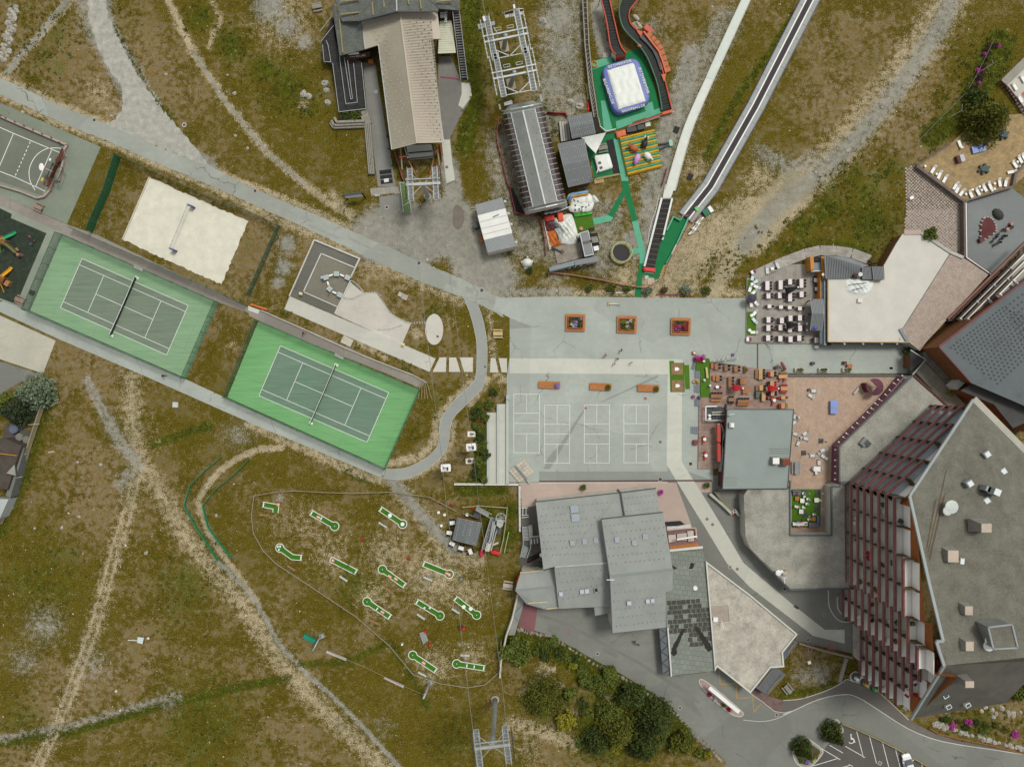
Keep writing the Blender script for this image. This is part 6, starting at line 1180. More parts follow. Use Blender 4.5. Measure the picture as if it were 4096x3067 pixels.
for x,y in((110,240),(178,228),(222,215),(268,205),(315,175),(362,158)):p=P(x,y,.7);MB().ae((p.x,p.y,0),(p.x,p.y,1.1),.08).aa('post',ad,t);MB().cn((p.x,p.y,.9),.3,.25,.35,8,5).aa('bundle',M('pale_blue_cloth',(168,182,206),.7),t)
t=ab('umbrella','folded dark grey parasol lying over its square base by the deck','parasol',P(305,722));MB().ao(*P(308,724)[:2],.25,.75,.75,.2,.6).aa('base',M('brown_base',(112,84,76),.8),t);MB().bf([P(305,720,.6),P(240,690,.6),P(178,655,.55)],.12,8,.2).aa('folded_canopy',av,t)
t=ab('container_bar','grey-roofed container hut with timber counter on the deck edge','hut',P(625,620));h_=2.7
ax(t,PL([535,485,642,452,715,755,600,782],h_),b4,av,.2,.1);MB().af(PL([575,612,680,585],h_+.05),.5,.06).aa('roof_joint',M('brown_joint',(104,92,84),.7),t);MB().ap(PL([537,487,641,455,712,753,602,779],h_),.14,h_-.1,h_+.08,True).aa('roof_edge',ad,t);MB().ai(PL([660,490,760,475,790,640,700,660],.25),.2,0).aa('side_deck',cz,t)
for k in RV(4):MB().ae(P(678+6*k,545+20*k,.75),P(757+6*k,530+20*k,.75),.35 if k in(1,2)else .22,.08).aa('table_plank',GP,t)
p=P(742,680,.6);MB().ao(p.x,p.y,.05,1.0,.9,.9,.2).aa('white_unit',ac,t);p=P(525,520,.6);MB().cn((p.x,p.y,.7),.45,.45,.6,10,6).aa('white_bin',ac,t);o=MB().bu(*P(553,432)[:2],.02,.38,.4,14).aa('stool',M('dusty_pink_stool',(196,130,116),.7));aw(o,'round dusty-pink stool on the olive turf','stool');t=ab('bench','dark plum bench at the turf corner','bench',P(690,432));MB().ae(P(650,440,.45),P(725,422,.45),.4,.1).aa('seat',M('plum_bench',(88,66,74),.7),t);MB().ae(P(650,428,.8),P(725,410,.8),.1,.4).aa('backrest',MT['plum_bench'],t)
for x in(660,715):p=P(x,434,.2);MB().ao(p.x,p.y,0,.1,.35,.42,.2).aa('leg',an,t)
t=ab('booth_row','long low booth with two-tone grey roof and a row of small windows','hut',P(450,880));ax(t,PL([145,920,462,832,470,890,155,965],2.3),eg,am,.15,.1);ax(t,PL([464,830,762,772,775,838,478,892],2.32),b4,am,.15,.1)
for k in RV(7):p=P(375+36*k,932-8*k,1.0);MB().ao(p.x,p.y,.5,.9,.15,.7,.22).aa('window',ea('teal_glass',(40,84,90))if k%2==0 else ac,t)
a2(0,0,1);t=ab('trampoline','round trampoline with olive pad rim and safety hoop','trampoline',P(2482,1015));c=P(2482,1015);MB().bu(c.x,c.y,.85,1.75,.06,28).aa('mat',M('charcoal_mat',(58,56,56),.85,.08),t);h6=[c+Ve((cos(a)*1.98,sin(a)*1.98,.9))for a in np.linspace(0,2*pi,33)];MB().af(h6,.42,.1).aa('rim_pad',M('olive_pad',(148,146,76),.7,.08),t)
for k in RV(6):a=k*pi/3;p=c+Ve((cos(a)*2.0,sin(a)*2.0,0));MB().ae((p.x,p.y,0),(p.x,p.y,2.4),.07).aa('pole',ad,t)
hp=[c+Ve((cos(a)*2.0,sin(a)*2.0,2.4))for a in np.linspace(0,2*pi,17)];MB().af(hp,.06).aa('top_hoop',ad,t)
a2(0,0,1);t=ab('globe_tent','round white igloo-like tent with small side tubes on gravel','tent',P(2108,1055));p=P(2108,1052);MB().cn((p.x,p.y,.02),1.1,.95,1.5,18,8,True).aa('dome',WV,t,br=False)
for dx,dy in((-1.0,.1),(.95,.2),(.0,1.0)):MB().cn((p.x+dx,p.y+dy,.3),.3,.3,.4,8,5).aa('side_tube',WV,t,br=False)
MB().ao(p.x,p.y-.9,0,1.2,.6,.25).aa('base',dc,t)
t=ab('sign_post','small white signboard lying beside the trampoline spur','sign',P(2539,1034));MB().ai(PL([(2533,1035,.5),(2544,1028,.5),(2545,1033,.1),(2534,1039,.1)]),.04).aa('panel',ac,t)
t=ab('see_saw','low barbell-shaped timber trestle on the plaza','trestle',P(2455,1216))
for x in(2437,2475):
 for dx in(-4,4):MB().ae(P(x+dx,1207,.2),P(x+dx,1224,.2),.12,.12).aa('foot',M('pale_new_wood'),t)
MB().ae(P(2437,1215,.35),P(2475,1215,.35),.12).aa('bar',ac,t);
for x in(2437,2475):p=P(x,1215.5,.2);MB().ao(p.x,p.y,.1,.5,.12,.25).aa('bracket',M('pale_new_wood'),t)
o=MB().ae(P(2428,1172,.12),P(2530,1169,.12),.22,.2).aa('log',M('white_painted_log',(206,200,188),.8,.15));aw(o,'white painted log lying between the shrubs at the plaza edge','log');o=MB().ae(P(2625,1179,.12),P(2765,1179,.12),.25,.22).aa('beam',M('maroon_beam',(120,72,70),.8));aw(o,'maroon beam lying between the shrubs at the plaza edge','beam')
lv=M('green_metal');jz=a4('green_windscreen',(30,104,66),.75);h8=a4('thin_green_mesh',(56,110,84),.28)
def ba(ah,al,hh=2.6,mesh=None):return ar(ah,al,hh,lv,mesh or h8,.07,3.2)
for nm,q in(('faded green',ll),('bright green',lj)):
 q=[Ve(p)for p in q]
 for i,d3 in enumerate(('along the pinkish path side','at its dry grass end' if nm=='faded green' else 'at its end by the curved path','along the grey footpath side','at its end by the playground' if nm=='faded green' else 'at its end facing the other court')):
  ba('green mesh fence of %s tennis court %s'%(nm,d3),[q[i],q[(i+1)%4]],2.6)
a2(0,0,1)
ba('green mesh fence between the road and the sand court',PL([484,628,700,728,860,800,1000,850,1122,908]),2.3);ba('green mesh fence at the gravel end of the sand court',PL([1122,908,1060,1050,1000,1185]),2.3,a4('mid_green_mesh',(70,112,84),.45));ba('green mesh fence between sand court and pinkish path',PL([297,916,430,975,640,1065,830,1150,990,1222]),2.3,a4('pale_green_mesh',(96,150,120),.3));ba('solid green windscreen fence west of the sand court',PL([484,632,440,770,395,870,372,930]),2.6,jz)
for bj,x,y in(('white bench by the faded green court fence',559,1075),('white bench by the bright green court fence',1359,1426)):
 t=ab('bench',bj,'bench',P(x,y),-.43);MB().ao(0,0,.42,1.9,.45,.06).aa('seat',ac,t,True);MB().ao(0,.22,.5,1.9,.06,.4).aa('backrest',ac,t,True)
 for s_ in(-.8,.8):MB().ao(s_,0,0,.08,.4,.42).aa('leg',ad,t,True)
t=ab('volleyball_net','thin volleyball net on blue padded posts across the sand','volleyball net',P(735,920));z=Z_(1)
a,b=P(767,828,0),P(695,1001,0);MB().af([a+z*2.3,b+z*2.3],.06,.08).aa('top_tape',ac,t);MB().af([a+z*1.4,b+z*1.4],.05,.06).aa('bottom_tape',ac,t);MB().af([a+z*1.85,b+z*1.85],.02,.9).aa('net',a4('pale_net',(200,200,190),.2),t)
for p in(a,b):MB().bu(p.x,p.y,0,.06,2.4,8).aa('post',ad,t);MB().ao(p.x+.35,p.y-.1,0,.9,.35,1.7,-.4).aa('pad',M('blue_pad',(84,96,150),.6),t)
o=MB().af([Ve((v.x,v.y,.06))for v in PL([598,709,491,958])],.25,.2).aa('sand_edging',M('pale_timber_edge',(196,188,166),.85));aw(o,'pale timber edging on the west side of the sand court','edging')
aj(0,0);t=ab('goal_enclosure','timber goal wall with steel goal frame and basketball hoop on the ball court','goal',P(480,1480));ji=M('chestnut_slats',(112,68,50),.75,.15)
def ge(parent,p,q,hh,n=7):
 for k in RV(n):MB().ae(Ve((p.x,p.y,hh*(k+.5)/n)),Ve((q.x,q.y,hh*(k+.5)/n)),.1,hh/n*.8).aa('slat',ji,parent)
ge(t,P(575,1325),P(475,1560),1.1);ge(t,P(475,1560),P(440,1660),1.1)
for k in RV(8):MB().ai([P(560-14*k,1322+14*k,1.6-.0*k),P(568-14*k,1328+14*k,1.6),P(540-12*k+12,1400+12*k,1.2),P(532-12*k+12,1396+12*k,1.2)],.06).aa('wing_slat',ji,t)if k<6 else None
for k in RV(6):MB().ae(P(412-5*k+2,1560+16*k,1.4),P(470-5*k,1590+14*k,1.2),.14,.08).aa('wing_slat',ji,t)
MB().af(PL([465,1440,555,1485,500,1612,415,1562,465,1440],2.2),.12,.12).aa('goal_frame',an,t)
for x,y in((465,1440),(415,1562),(550,1490),(500,1605)):p=P(x,y,0);MB().ae((p.x,p.y,0),P(x,y,2.2),.1).aa('goal_post',an,t)
p=P(405,1490,3.2);MB().ae(P(470,1520,0),P(455,1512,3.2),.14).ae(P(455,1512,3.2),p,.12).aa('hoop_arm',ad,t);bb=P(365,1475,3.1);MB().cn((bb.x,bb.y,3.1),.5,.75,.06,16,4).aa('backboard',ac,t);rg=[bb+Ve((.45+.23*cos(a),.23*sin(a)-.1,-.05))for a in np.linspace(0,6.28,13)];MB().af(rg,.05).aa('hoop',c5,t)
MB().ao(*P(410,1600)[:2],1.2,.5,.7,.08,-.4).aa('yellow_notice',M('yellow_board',(210,176,40),.6),t);MB().ao(*P(487,1432)[:2],1.55,.4,.5,.06,-.4).aa('white_notice',ac,t)
o=MB().af(PL([-20,1018,180,1105,545,1262,595,1282,570,1330,560,1440,520,1600],.3),.4,.6).aa('low_wall',M('pinkish_low_wall',(168,150,138),.9,.12));aw(o,'low pinkish wall with timber posts round the ball court','wall');aj(0,1);o=MB().af(PL([-20,-25,180,35,330,95,395,80,440,30,480,-60],.3),.35,.6).aa('low_wall',MT['pinkish_low_wall']);aw(o,'low pinkish wall closing the ball court beside the picnic table','wall')
aj(0,0)
gw=None
for k,(x,y)in enumerate(((75,1055),(155,1088),(235,1122),(315,1158),(395,1195),(475,1228),(545,1270),(30,1032))):o=MB().ao(*P(x,y)[:2],0,.16,.16,1.1,-.4).aa('wall_post',ji);aw(o,'short chestnut post on the low pinkish court wall','post','posts on the court wall')
aj(0,1)
g0=M('honey_timber',(168,118,70),.75,.14)
def f5(ah,x,y,rz,e9,g7):
 t=ab('play_tower',ah,'play equipment',P(x,y),rz)
 for sx in(-.6,.6):
  for sy in(-.6,.6):MB().ao(sx,sy,0,.14,.14,2.6).aa('post',g0,t,True)
 MB().ao(0,0,1.2,1.3,1.3,.08).aa('platform',g0,t,True)
 for s_ in(-.45,-.15,.15,.45):MB().ao(s_,0,2.5-abs(s_)*.8,.28,1.5,.06).aa('roof_board',g7,t,True)
 ds=[(.65,1.25),(1.3,.9),(2.2,.35),(2.9,.2)];mb=MB()
 for(x0,z0),(x1,z1)in zip(ds[:-1],ds[1:]):mb.ai([(x0,-.28,z0),(x1,-.28,z1),(x1,.28,z1),(x0,.28,z0)],.06)
 for s_ in(-.3,.3):mb.af([(x0,s_,z0+.1)for x0,z0 in ds],.06,.22)
 mb.aa('slide',e9,t,True);return t
t=f5('small timber play tower with green slide on dark rubber floor',50,478,radians(40),M('green_slide',(30,150,96),.4,.05),g0)
MB().af([(0,-.5,1.2),(.4,-2.0,1.2),(.6,-3.6,1.1)],.9,.08).aa('bridge',M('dark_bridge',(92,70,56),.8),t,True);MB().af([(.1,-.6,1.9),(.5,-2.0,1.8),(.7,-4.2,1.2)],.1,.1).aa('rail',M('lime_rail',(120,180,50),.6),t,True)
mb=MB()
for k in RV(5):mb.ae((-1.8,-.8-.25*k,.2+.25*k),(-.9,-1.1-.25*k,.3+.25*k),.05)
mb.aa('climbing_net',av,t,True);MB().ae((-.5,-.6,1.8),(-2.2,-1.2,.1),.12).aa('brace',M('lime_rail'),t,True);MB().bu(.72,-4.3,0,.35,1.3,12).aa('end_drum',M('pink_green_panel',(150,110,100),.7),t,True);MB().ao(1.0,-3.2,.8,.6,.7,.08).aa('side_panel',g0,t,True)
t=f5('timber play tower with amber slide on dark rubber floor',45,815,radians(58),M('amber_slide',(222,158,24),.4,.05),g0);MB().ao(-.2,-1.2,0,1.1,.9,.9).aa('timber_box',g0,t,True);MB().ae((-.5,.4,1.6),(-2.6,.2,.1),.3,.15).aa('ramp_log',b3,t,True);MB().ae((-.5,-.4,1.6),(-2.2,-1.2,.1),.16).aa('log',M('amber_slide'),t,True)
t=ab('planter_box','small red-brown timber box by the tennis court fence','box',P(290,928),-.4)
for s_ in(-.35,.35):MB().ao(s_,0,0,.1,.7,.5).aa('panel',b8,t,True);MB().ao(0,s_,0,.8,.1,.5).aa('panel',b8,t,True)
MB().ao(0,0,.02,.6,.6,.38).aa('soil',M('dark_soil'),t,True)
a2(1270,1070,5.953);t=ab('water_play_arc','arc of pale metal basins joined by white channels in the water garden','water play',P(400,400))
bs=[(475,162,0),(735,250,-.4),(222,250,.3),(310,520,-.75),(550,660,-.45),(130,250,.2)];l9=M('pale_basin_metal',(186,194,188),.4,.06)
for i,(x,y,r_)in enumerate(bs):
 s_=1.0 if i<5 else .55;p=P(x,y);b_=MB().ao(p.x,p.y,.55,1.0*s_,.95*s_,.22,r_).aa('basin',l9,t);MB().ao(p.x,p.y,.76,.75*s_,.7*s_,.03,r_).aa('water_plate',M('basin_water',(170,184,180),.1,.04),b_);MB().bu(p.x,p.y,0,.18,.58,10).aa('pedestal',ad,t)
for(x0,y0,x1,y1)in((265,205,420,150),(540,165,680,230),(235,330,280,470),(355,575,500,640),(780,250,800,220)):
 c_=MB().ae(P(x0,y0,.6),P(x1,y1,.6),.34,.14).aa('channel',ac,t);q=P(x0,y0,.6).lerp(P(x1,y1,.6),.75);MB().ao(q.x,q.y,.64,.24,.24,.08,kz(x0,y0,x1,y1)).aa('red_gate',M('dull_red_gate',(158,60,56),.6),c_)
aj(1,1)
def f3(ah,x,y,rz=0,m2=None):
 t=ab('info_stand',ah,'sign',P(x,y),rz);MB().ai([(-.35,-.25,.9),(.35,-.25,.9),(.35,.25,1.1),(-.35,.25,1.1)],.05).aa('panel',ac,t,True);MB().ai([(-.33,-.23,.96),(.33,-.23,.96),(.33,.02,1.05),(-.33,.02,1.05)],.03).aa('yellow_field',m2 or M('lemon_field',(226,206,60),.6),t,True);MB().ae((0,0,0),(0,0,1.0),.08).aa('leg',ad,t,True)
f3('yellow and white info stand beside the dark basin',460,943,-.3);f3('yellow and white info stand on the concrete walk edge',1358,1388,-.3)
def mh(ah,x,y,r_=.45,sq=False,rz=0,a9=None,fm=None,z=.02):
 p=P(x,y);t=ab('manhole',ah,'manhole cover',p)
 if sq:MB().ao(p.x,p.y,z-.02,r_*2.3,r_*2.3,.028,rz).aa('frame',fm or dc,t);MB().ao(p.x,p.y,z-.02,r_*1.7,r_*1.7,.034,rz).aa('cover',a9 or M('rusty_grate'),t)
 else:MB().bu(p.x,p.y,z-.02,r_*1.15,.028,18).aa('frame',fm or dc,t);MB().bu(p.x,p.y,z-.02,r_*.9,.036,18).aa('cover',a9 or M('brown_iron',(120,92,84),.7,.15),t)
mh('small dark square drain at the end of the oval slab channel',1658,1316,.22,True,z=.14)
aj(0,0);mh('dark square road gully beside the gravel track mouth',833,1062,.32,True,-.1,an);mh('round plum cover in a white square on the meadow',1628,1105,.38,False,0,M('plum_cover',(110,70,80),.7),ac,.05);aj(1,1);mh('dark square gully at the road edge above the tennis path',45,30,.32,True,-.4,an);mh('dark square gully where gravel yard meets the road',1492,667,.36,True,-.4,an);mh('dark square gully beside the plaza mouth',2047,908,.36,True,-.3,an);mh('faint round cover in the asphalt by the plaza mouth',2115,935,.35,False,0,M('pale_brown_cover',(158,146,134),.8));mh('dark red square gully on the plank bridge forecourt',1208,175,.3,True,-.1,M('dark_red_iron',(84,34,34),.7),am);mh('small red square gully on the curved path',2076,1583,.2,True,0,M('dark_red_iron'),f7);aj(1,0);mh('round brown cover on the concrete apron',1738,1477,.32)
aj(2,2);mh('round red-brown cover among crack lines on the plaza',1284,207,.33,False,0,M('dusty_red_iron',(150,96,92),.7));mh('small square red cover at the corner of a painted court',758,292,.3,True,0,M('dusty_red_iron'),am);mh('round cover in a square patch beside the pale band',1415,590,.34);mh('square maroon cover in the long drain line',1415,920,.35,True,0,M('dark_red_iron'));mh('first of two round covers on the pale lane',1828,1270,.36,False,0,M('taupe_cover',(132,116,106),.8),bq,.03);mh('second of two round covers on the pale lane',1877,1318,.36,False,0,M('taupe_cover'),bq,.03);mh('long maroon grate beside the flat-roofed restaurant',1683,783,.35,True,.15,M('dark_red_iron'));aj(2,3);mh('first round cover on the side lane below the gravel hall',2031,38,.34,False,0,M('taupe_cover'),bq,.03);mh('second round cover on the side lane below the gravel hall',2095,55,.34,False,0,M('taupe_cover'),bq,.03);mh('small square gully in the middle of the south road',862,803,.28,True,-.4,an,am);mh('small square gully beside the stone kerb of the south road',1590,1280,.28,True,-.5,an,am);mh('square iron cover patch on the south road',598,605,.5,True,-.3,M('taupe_cover'),M('south_patch'));aj(3,3);mh('square gully at the foot of the lane',305,230,.34,True,-.5,an);mh('square gully beside the fenced dry garden',512,680,.3,True,.5,an);mh('round pale cover by the apartment entrance',658,465,.28,False,0,M('taupe_cover'));mh('plum round cover in the dry garden',530,768,.35,True,.1,M('plum_cover'),M('dull_pink_frame',(170,140,140),.8));mh('small dark gully beside the brick pavement',235,1342,.28,True,0,an,am);mh('large pinkish plate on the lane end',713,738,.6,True,.15,M('pink_plate',(142,108,102),.8),M('pink_plate'));a2(3096,2317);mh('square gully inside the car park',935,1620,.32,True,-.5,M('brown_iron'),am)
aj(0,2);t=ab('roof_hatch_cover','square white-framed utility cover on the meadow below the footpath','utility cover',P(1552,262),.0);MB().ao(0,0,0,1.1,1.1,.25,-.05).aa('frame',am,t,True);MB().ao(0,0,.2,.75,.75,.09,-.05).aa('lid',M('pale_grey_lid',(190,200,196),.6),t,True)
aj(1,1);t=ab('utility_cover','pair of tilted concrete utility boxes in the water garden lawn','utility cover',P(1352,965));MB().ao(*P(1328,945)[:2],0,.8,.9,.3,-.45).aa('box',ad,t);MB().ao(*P(1368,968)[:2],0,1.2,1.1,.25,-.4).aa('lid',M('pinkish_lid',(176,156,140),.8),t)
t=ab('bench','long orange plank bench by the fence corner','bench',P(80,1055));MB().ae(P(5,1030,.4),P(152,1078,.4),.4,.1).aa('seat',M('orange_plank',(196,106,40),.7),t)
for x,y in((30,1040),(130,1072)):MB().ao(*P(x,y)[:2],0,.4,.12,.37,1.2).aa('leg',b3,t)
o=MB().ak(PL([-15,1045,88,1082,72,1118,-15,1085]),0,.08).aa('concrete_step',bq);aw(o,'pale concrete step behind the orange bench','step')
t=ab('concrete_stair','broad pale concrete steps from the path up to the garden walk','stair',P(857,1362))
for k in RV(6):MB().ai([P(828-5*k,1305+10*k,.06+.0*k),P(915-5*k,1348+10*k,.06),P(910-5*k,1358+10*k,.06),P(823-5*k,1315+10*k,.06)],.0,-.05).aa('step',M('step_concrete',(190,186,170),.9,.08,eq=.06),t)
aj(1,2);t=ab('timber_steps','fanned timber edging steps at the end of the pinkish path','stair',P(1545,140))
for x0,x1 in((1505,1488),(1520,1515),(1535,1545),(1548,1570),(1562,1605)):MB().af(PL([(x0,68),(x1,212)],.12),.12,.22).aa('riser',gl,t)
aj(1,1);o=MB().af(PL([100,1085,560,1290,820,1408,1060,1510,1440,1656,1560,1722],.15),.22,.3).aa('low_wall',dc);aw(o,'low concrete edging wall between pinkish path and garden','wall');aq('tennis_side_path',PL([-10,1062,-10,1130,75,1175,560,1385,1200,1640,1500,1770,1560,1720,1060,1500,560,1280,90,1080]),.0175,MT['pinkish_grey_path'])
ga=M('minigolf_turf',(58,112,16),.95,.08,1,9,.2);WB=M('white_border',(232,232,224),.7,.04);lm=M('salmon_obstacle',(206,130,98),.7,.06)
def c4(ah,ip,jn,wt=24,hm=37,g9=None,l3=(),mc=None,kg=True):
 al=[P(*ip)]+([P(*g9)]if g9 else[])+[P(*jn)];c=al[-1];t=ab('minigolf_lane',ah,'minigolf lane',Ve((al[0].x,al[0].y,0)),0,None);j5=wt/2.208/S*2;R=hm/2.208/S
 MB().ap(al,j5+.22,0,.09).aa('border',WB,t);MB().ap(al,j5-.04,0,.1).aa('turf',ga,t)
 if hm:MB().bu(c.x,c.y,0,R+.11,.094,26).aa('round_border',WB,t);MB().bu(c.x,c.y,0,R-.03,.105,26).aa('green',ga,t);MB().bu(c.x,c.y,.1,.09,.012,10).aa('hole_marker',ac,t)
 p0=al[0];d=(al[1]-p0).normalized();MB().ao(*(p0+d*.25)[:2],.09,.25,j5*.8,.03,atan2(d.y,d.x)).aa('tee_mat',WB,t)
 for ay,x,y in l3:
  p=P(x,y);rz=atan2(d.y,d.x)
  if ay=='ball':MB().cn((p.x,p.y,.1),.22,.22,.22,10,5,True).aa('dome',ac,t)
  elif ay=='disc':MB().bu(p.x,p.y,.08,.4,.16,18).aa('disc',ac,t)
  elif ay=='bar':MB().ao(p.x,p.y,.08,.22,.6,.2,rz).aa('bar',ac,t)
  elif ay=='sq':MB().ao(p.x,p.y,.08,.3,.35,.22,rz).aa('block',ac,t)
  elif ay=='ramp':MB().ao(p.x,p.y,.08,.75,.55,.18,rz).aa('ramp',lm,t);MB().ao(p.x,p.y,.2,.8,.12,.09,rz).aa('ramp_edge',ac,t)
  elif ay=='ring':MB().bu(p.x,p.y,.08,.38,.12,18).aa('disc',lm,t);MB().bu(p.x,p.y,.1,.14,.13,12).aa('cap',ac,t)
 return t
aj(1,2)
c4('minigolf lane bent at a right angle with salmon ring at the corner',(110,1140),(225,1215),21,0,(232,1162),[('ring',252,1142)]);c4('minigolf lane with tilted salmon ramp and white box halfway',(535,1210),(748,1332),21,37,None,[('ramp',608,1252),('bar',632,1264)]);c4('minigolf lane with a white disc mid-lane and one on its green',(1147,1177),(1348,1314),21,36,None,[('disc',1237,1237),('disc',1348,1314)]);c4('bent minigolf lane with three white blocks on its green',(462,1612),(265,1525),21,35,(375,1605),[('sq',250,1512),('sq',270,1508),('sq',258,1540)])
aj(1,3);c4('minigolf lane with a salmon ring on its green',(945,85),(733,-22),21,24,None,[('ring',733,-22)]);c4('minigolf lane with two crossing salmon humps',(1372,205),(1170,58),21,36,None,[('ramp',1235,118),('ramp',1290,140)]);c4('minigolf lane with salmon spiral at its round end',(1525,5),(1760,100),21,34,None,[('ramp',1742,92),('ring',1762,104)]);c4('minigolf lane with white bar and small striped ramp',(1243,482),(1035,342),21,36,None,[('bar',1124,404),('ramp',1172,432)]);c4('minigolf lane with two small white domes',(1467,338),(1678,466),21,36,None,[('ball',1541,396),('ball',1588,398)]);c4('minigolf lane with two large white discs at its edges',(1808,308),(2002,460),21,36,None,[('disc',1888,387),('disc',1950,403)]);c4('minigolf lane with a wide salmon hump halfway',(1648,955),(1438,814),21,36,None,[('ramp',1535,880)]);c4('minigolf lane with two upright white bars',(2076,930),(1826,890),21,36,None,[('bar',1916,905),('bar',1980,914)])
BW,BG=M('brown_bench_wood',(150,118,84),.85,.12),M('pale_grey_bench',(190,194,190),.8,.06)
def b7(ah,x,y,rz,a9,L_=1.9):
 t=ab('bench',ah,'bench',P(x,y),rz);MB().ao(0,.09,.42,L_,.16,.06).aa('seat_slat',a9,t,True);MB().ao(0,-.1,.42,L_,.16,.06).aa('seat_slat',a9,t,True)
 for s_ in(-.7,.7):MB().ao(s_,0,0,.12,.36,.42).aa('leg',b3 if a9 is BW else dc,t,True)
aj(1,2);b7('brown bench beside the right-angle minigolf lane',132,1232,-.05,BW);b7('brown bench beside the minigolf lane with the white box',578,1350,-.45,BW);b7('pale grey bench beside the minigolf lane with white discs',1175,1318,-.55,BG)
aj(1,3);b7('brown bench beside the bent lane with three blocks',370,42,-.55,BW);b7('pale grey bench below the lane with the salmon ring',830,135,-.6,BG);b7('brown bench below the lane with two salmon humps',1235,242,-.6,BW);b7('pale grey bench below the salmon spiral lane',1572,136,-.4,BG);b7('brown bench below the lane with bar and striped ramp',1100,517,-.5,BW);b7('pale grey bench below the two-dome lane',1512,470,-.6,BG);b7('pale grey bench beside the lane with two large discs',1818,420,-.55,BG);b7('pale grey bench below the wide salmon hump lane',1523,976,-.5,BG);b7('pale grey bench above the lane with upright bars',1900,811,-.05,BG)
WF=M('weathered_fence_wood',(158,148,118),.9,.14,2,8)
a2(0,0,1);ar('low weathered rope fence enclosing the minigolf meadow',PL([1825,2040,1720,1985,1578,1965,1420,1970,1290,1966,1180,1960,1110,1965,1022,1980,1012,2060,1020,2130,1060,2200,1110,2250,1240,2335,1430,2462,1560,2575,1655,2690,1760,2725,1870,2742,1940,2730,1995,2682,2005,2560]),.9,WF,a4('thin_wood_mesh',(150,140,110),.18),.11,2.2)
aj(0,2);ar('green net fence on the outer side of the bend track',PL([1965,720,1820,840,1690,975,1640,1150,1720,1300,1850,1500,1930,1630]),.9,M('sea_green_net',(40,140,92),.7),a4('sea_green_mesh',(50,140,96),.75));ar('green net fence on the inner side of the bend track',PL([2208,742,2060,890,1920,1000,1800,1148,1845,1330,1950,1480,2055,1605]),.9,M('sea_green_net'),a4('sea_green_mesh',(50,140,96),.75))
aj(1,3)
t=ab('drag_lift_pylon','short drag-lift pylon with a teal mat board on the meadow','lift pylon',P(600,690));MB().ai(PL([482,630,592,690,568,722,462,662],.6),.1,0).aa('mat_board',M('teal_board_cover',(20,128,100),.7),t);MB().bf([P(632,635,0),P(600,690,3.2),P(552,780,4.0)],.2,10,.13).aa('leaning_mast',ad,t,br=False);MB().ao(*P(640,640)[:2],0,.9,.8,.7,.4).aa('motor_box',ad,t);MB().ao(*P(575,712,3)[:2],2.4,.9,.35,.3,.8).aa('sheave_head',an,t)
t=ab('drag_lift_pylon','slanted grey drag-lift mast at the end of the banner line','lift pylon',P(1585,1045));MB().bf([P(1588,1045,0),P(1560,1130,3.5),P(1530,1200,5.5)],.26,10,.18).aa('leaning_mast',ad,t,br=False);MB().ao(*P(1590,1048)[:2],0,.9,.9,.6,.6).aa('motor_box',ad,t);MB().ao(*P(1548,1155,4)[:2],4.0,.35,.7,.25).aa('head_plate',av,t)
o=MB().bf(PL([(600,735,1.0),(680,775,.9),(850,855,.8),(1000,915,.8),(1185,1005,.9),(1360,1090,.9),(1535,1165,1.0)]),.04,5).aa('rope',gl);aw(o,'yellowish rope strung between the two drag-lift pylons','rope')
jo=M('faded_pink_print',(206,160,170),.7)
for bj,q in(('white banner with faint pink print hung near the teal mat board',[(678,772),(852,845),(848,866),(672,795)]),('white banner with faint pink print hung near the slanted mast',[(1188,1005),(1360,1082),(1355,1105),(1182,1022)])):
 t=ab('banner',bj,'banner',d9(PL(q)));a_,b_=P(*q[0],.9),P(*q[1],.9);c_,d_=P(*q[2],.05),P(*q[3],.05);MB().ai([a_,b_,c_,d_],.03).aa('cloth',ac,t);f=gj([a_,b_,c_,d_]);mb=MB()
 for k in RV(12):u=.08+.07*k;p,p2=f(u,.45),f(u+.045,.45);mb.ae(p+Z_(.04),p2+Z_(.04),.12+.05*(k%3==0),.02)
 mb.aa('print',jo,t)
t=ab('snow_gun_stand','grey ribbed table-like stand with red end caps in the meadow ditch','lift machinery',P(1545,655));f=gj(PL([1495,622,1545,605,1575,685,1530,725],.8))
for k in RV(8):MB().ai([f(0,k/8),f(1,k/8),f(1,k/8+.09),f(0,k/8+.09)],.05).aa('slat',ad,t)
for x,y in((1550,600),(1593,713)):p=P(x,y);MB().bu(p.x,p.y,0,.25,.9,12).aa('red_cap',c5,t)
for x,y in((1500,640),(1530,715),(1570,685),(1540,612)):p=P(x,y);MB().ae((p.x,p.y,0),(p.x,p.y,.8),.08).aa('leg',ad,t)
t=ab('red_hydrant','red capped hydrant with dark box in the meadow ditch','hydrant',P(1875,570));MB().bu(*P(1888,574)[:2],0,.26,.8,12).aa('red_cap',c5,t);MB().ao(*P(1860,568)[:2],0,.9,.7,.5,.2).aa('box',M('dark_maroon_box',(70,40,36),.8),t)
o=MB().bu(*P(1347,712)[:2],0,.2,.7,10).aa('marker_post',ac);aw(o,'white round marker post in the ditch below the lanes','post');o=MB().ao(*P(1866,140)[:2],0,.5,.5,.5,.3).aa('stone_block',M('blue_grey_block',(120,124,136),.8));aw(o,'small blue-grey block on the bare minigolf ground','block')
aj(1,2)
for i,(x,y)in enumerate(((1682,1133),(1773,1150),(992,1446),(1398,1622))):o=MB().cn((*P(x,y)[:2],0),.45,.3,.35,10,4,True,i).aa('red_buoy',M('dark_red_cloth',(150,36,40),.8));aw(o,'dark red %s lying on the minigolf meadow'%('bundle by the fence','bundle close to the station rail','bundle between the lanes','bundle on the bare patch')[i],'bundle')
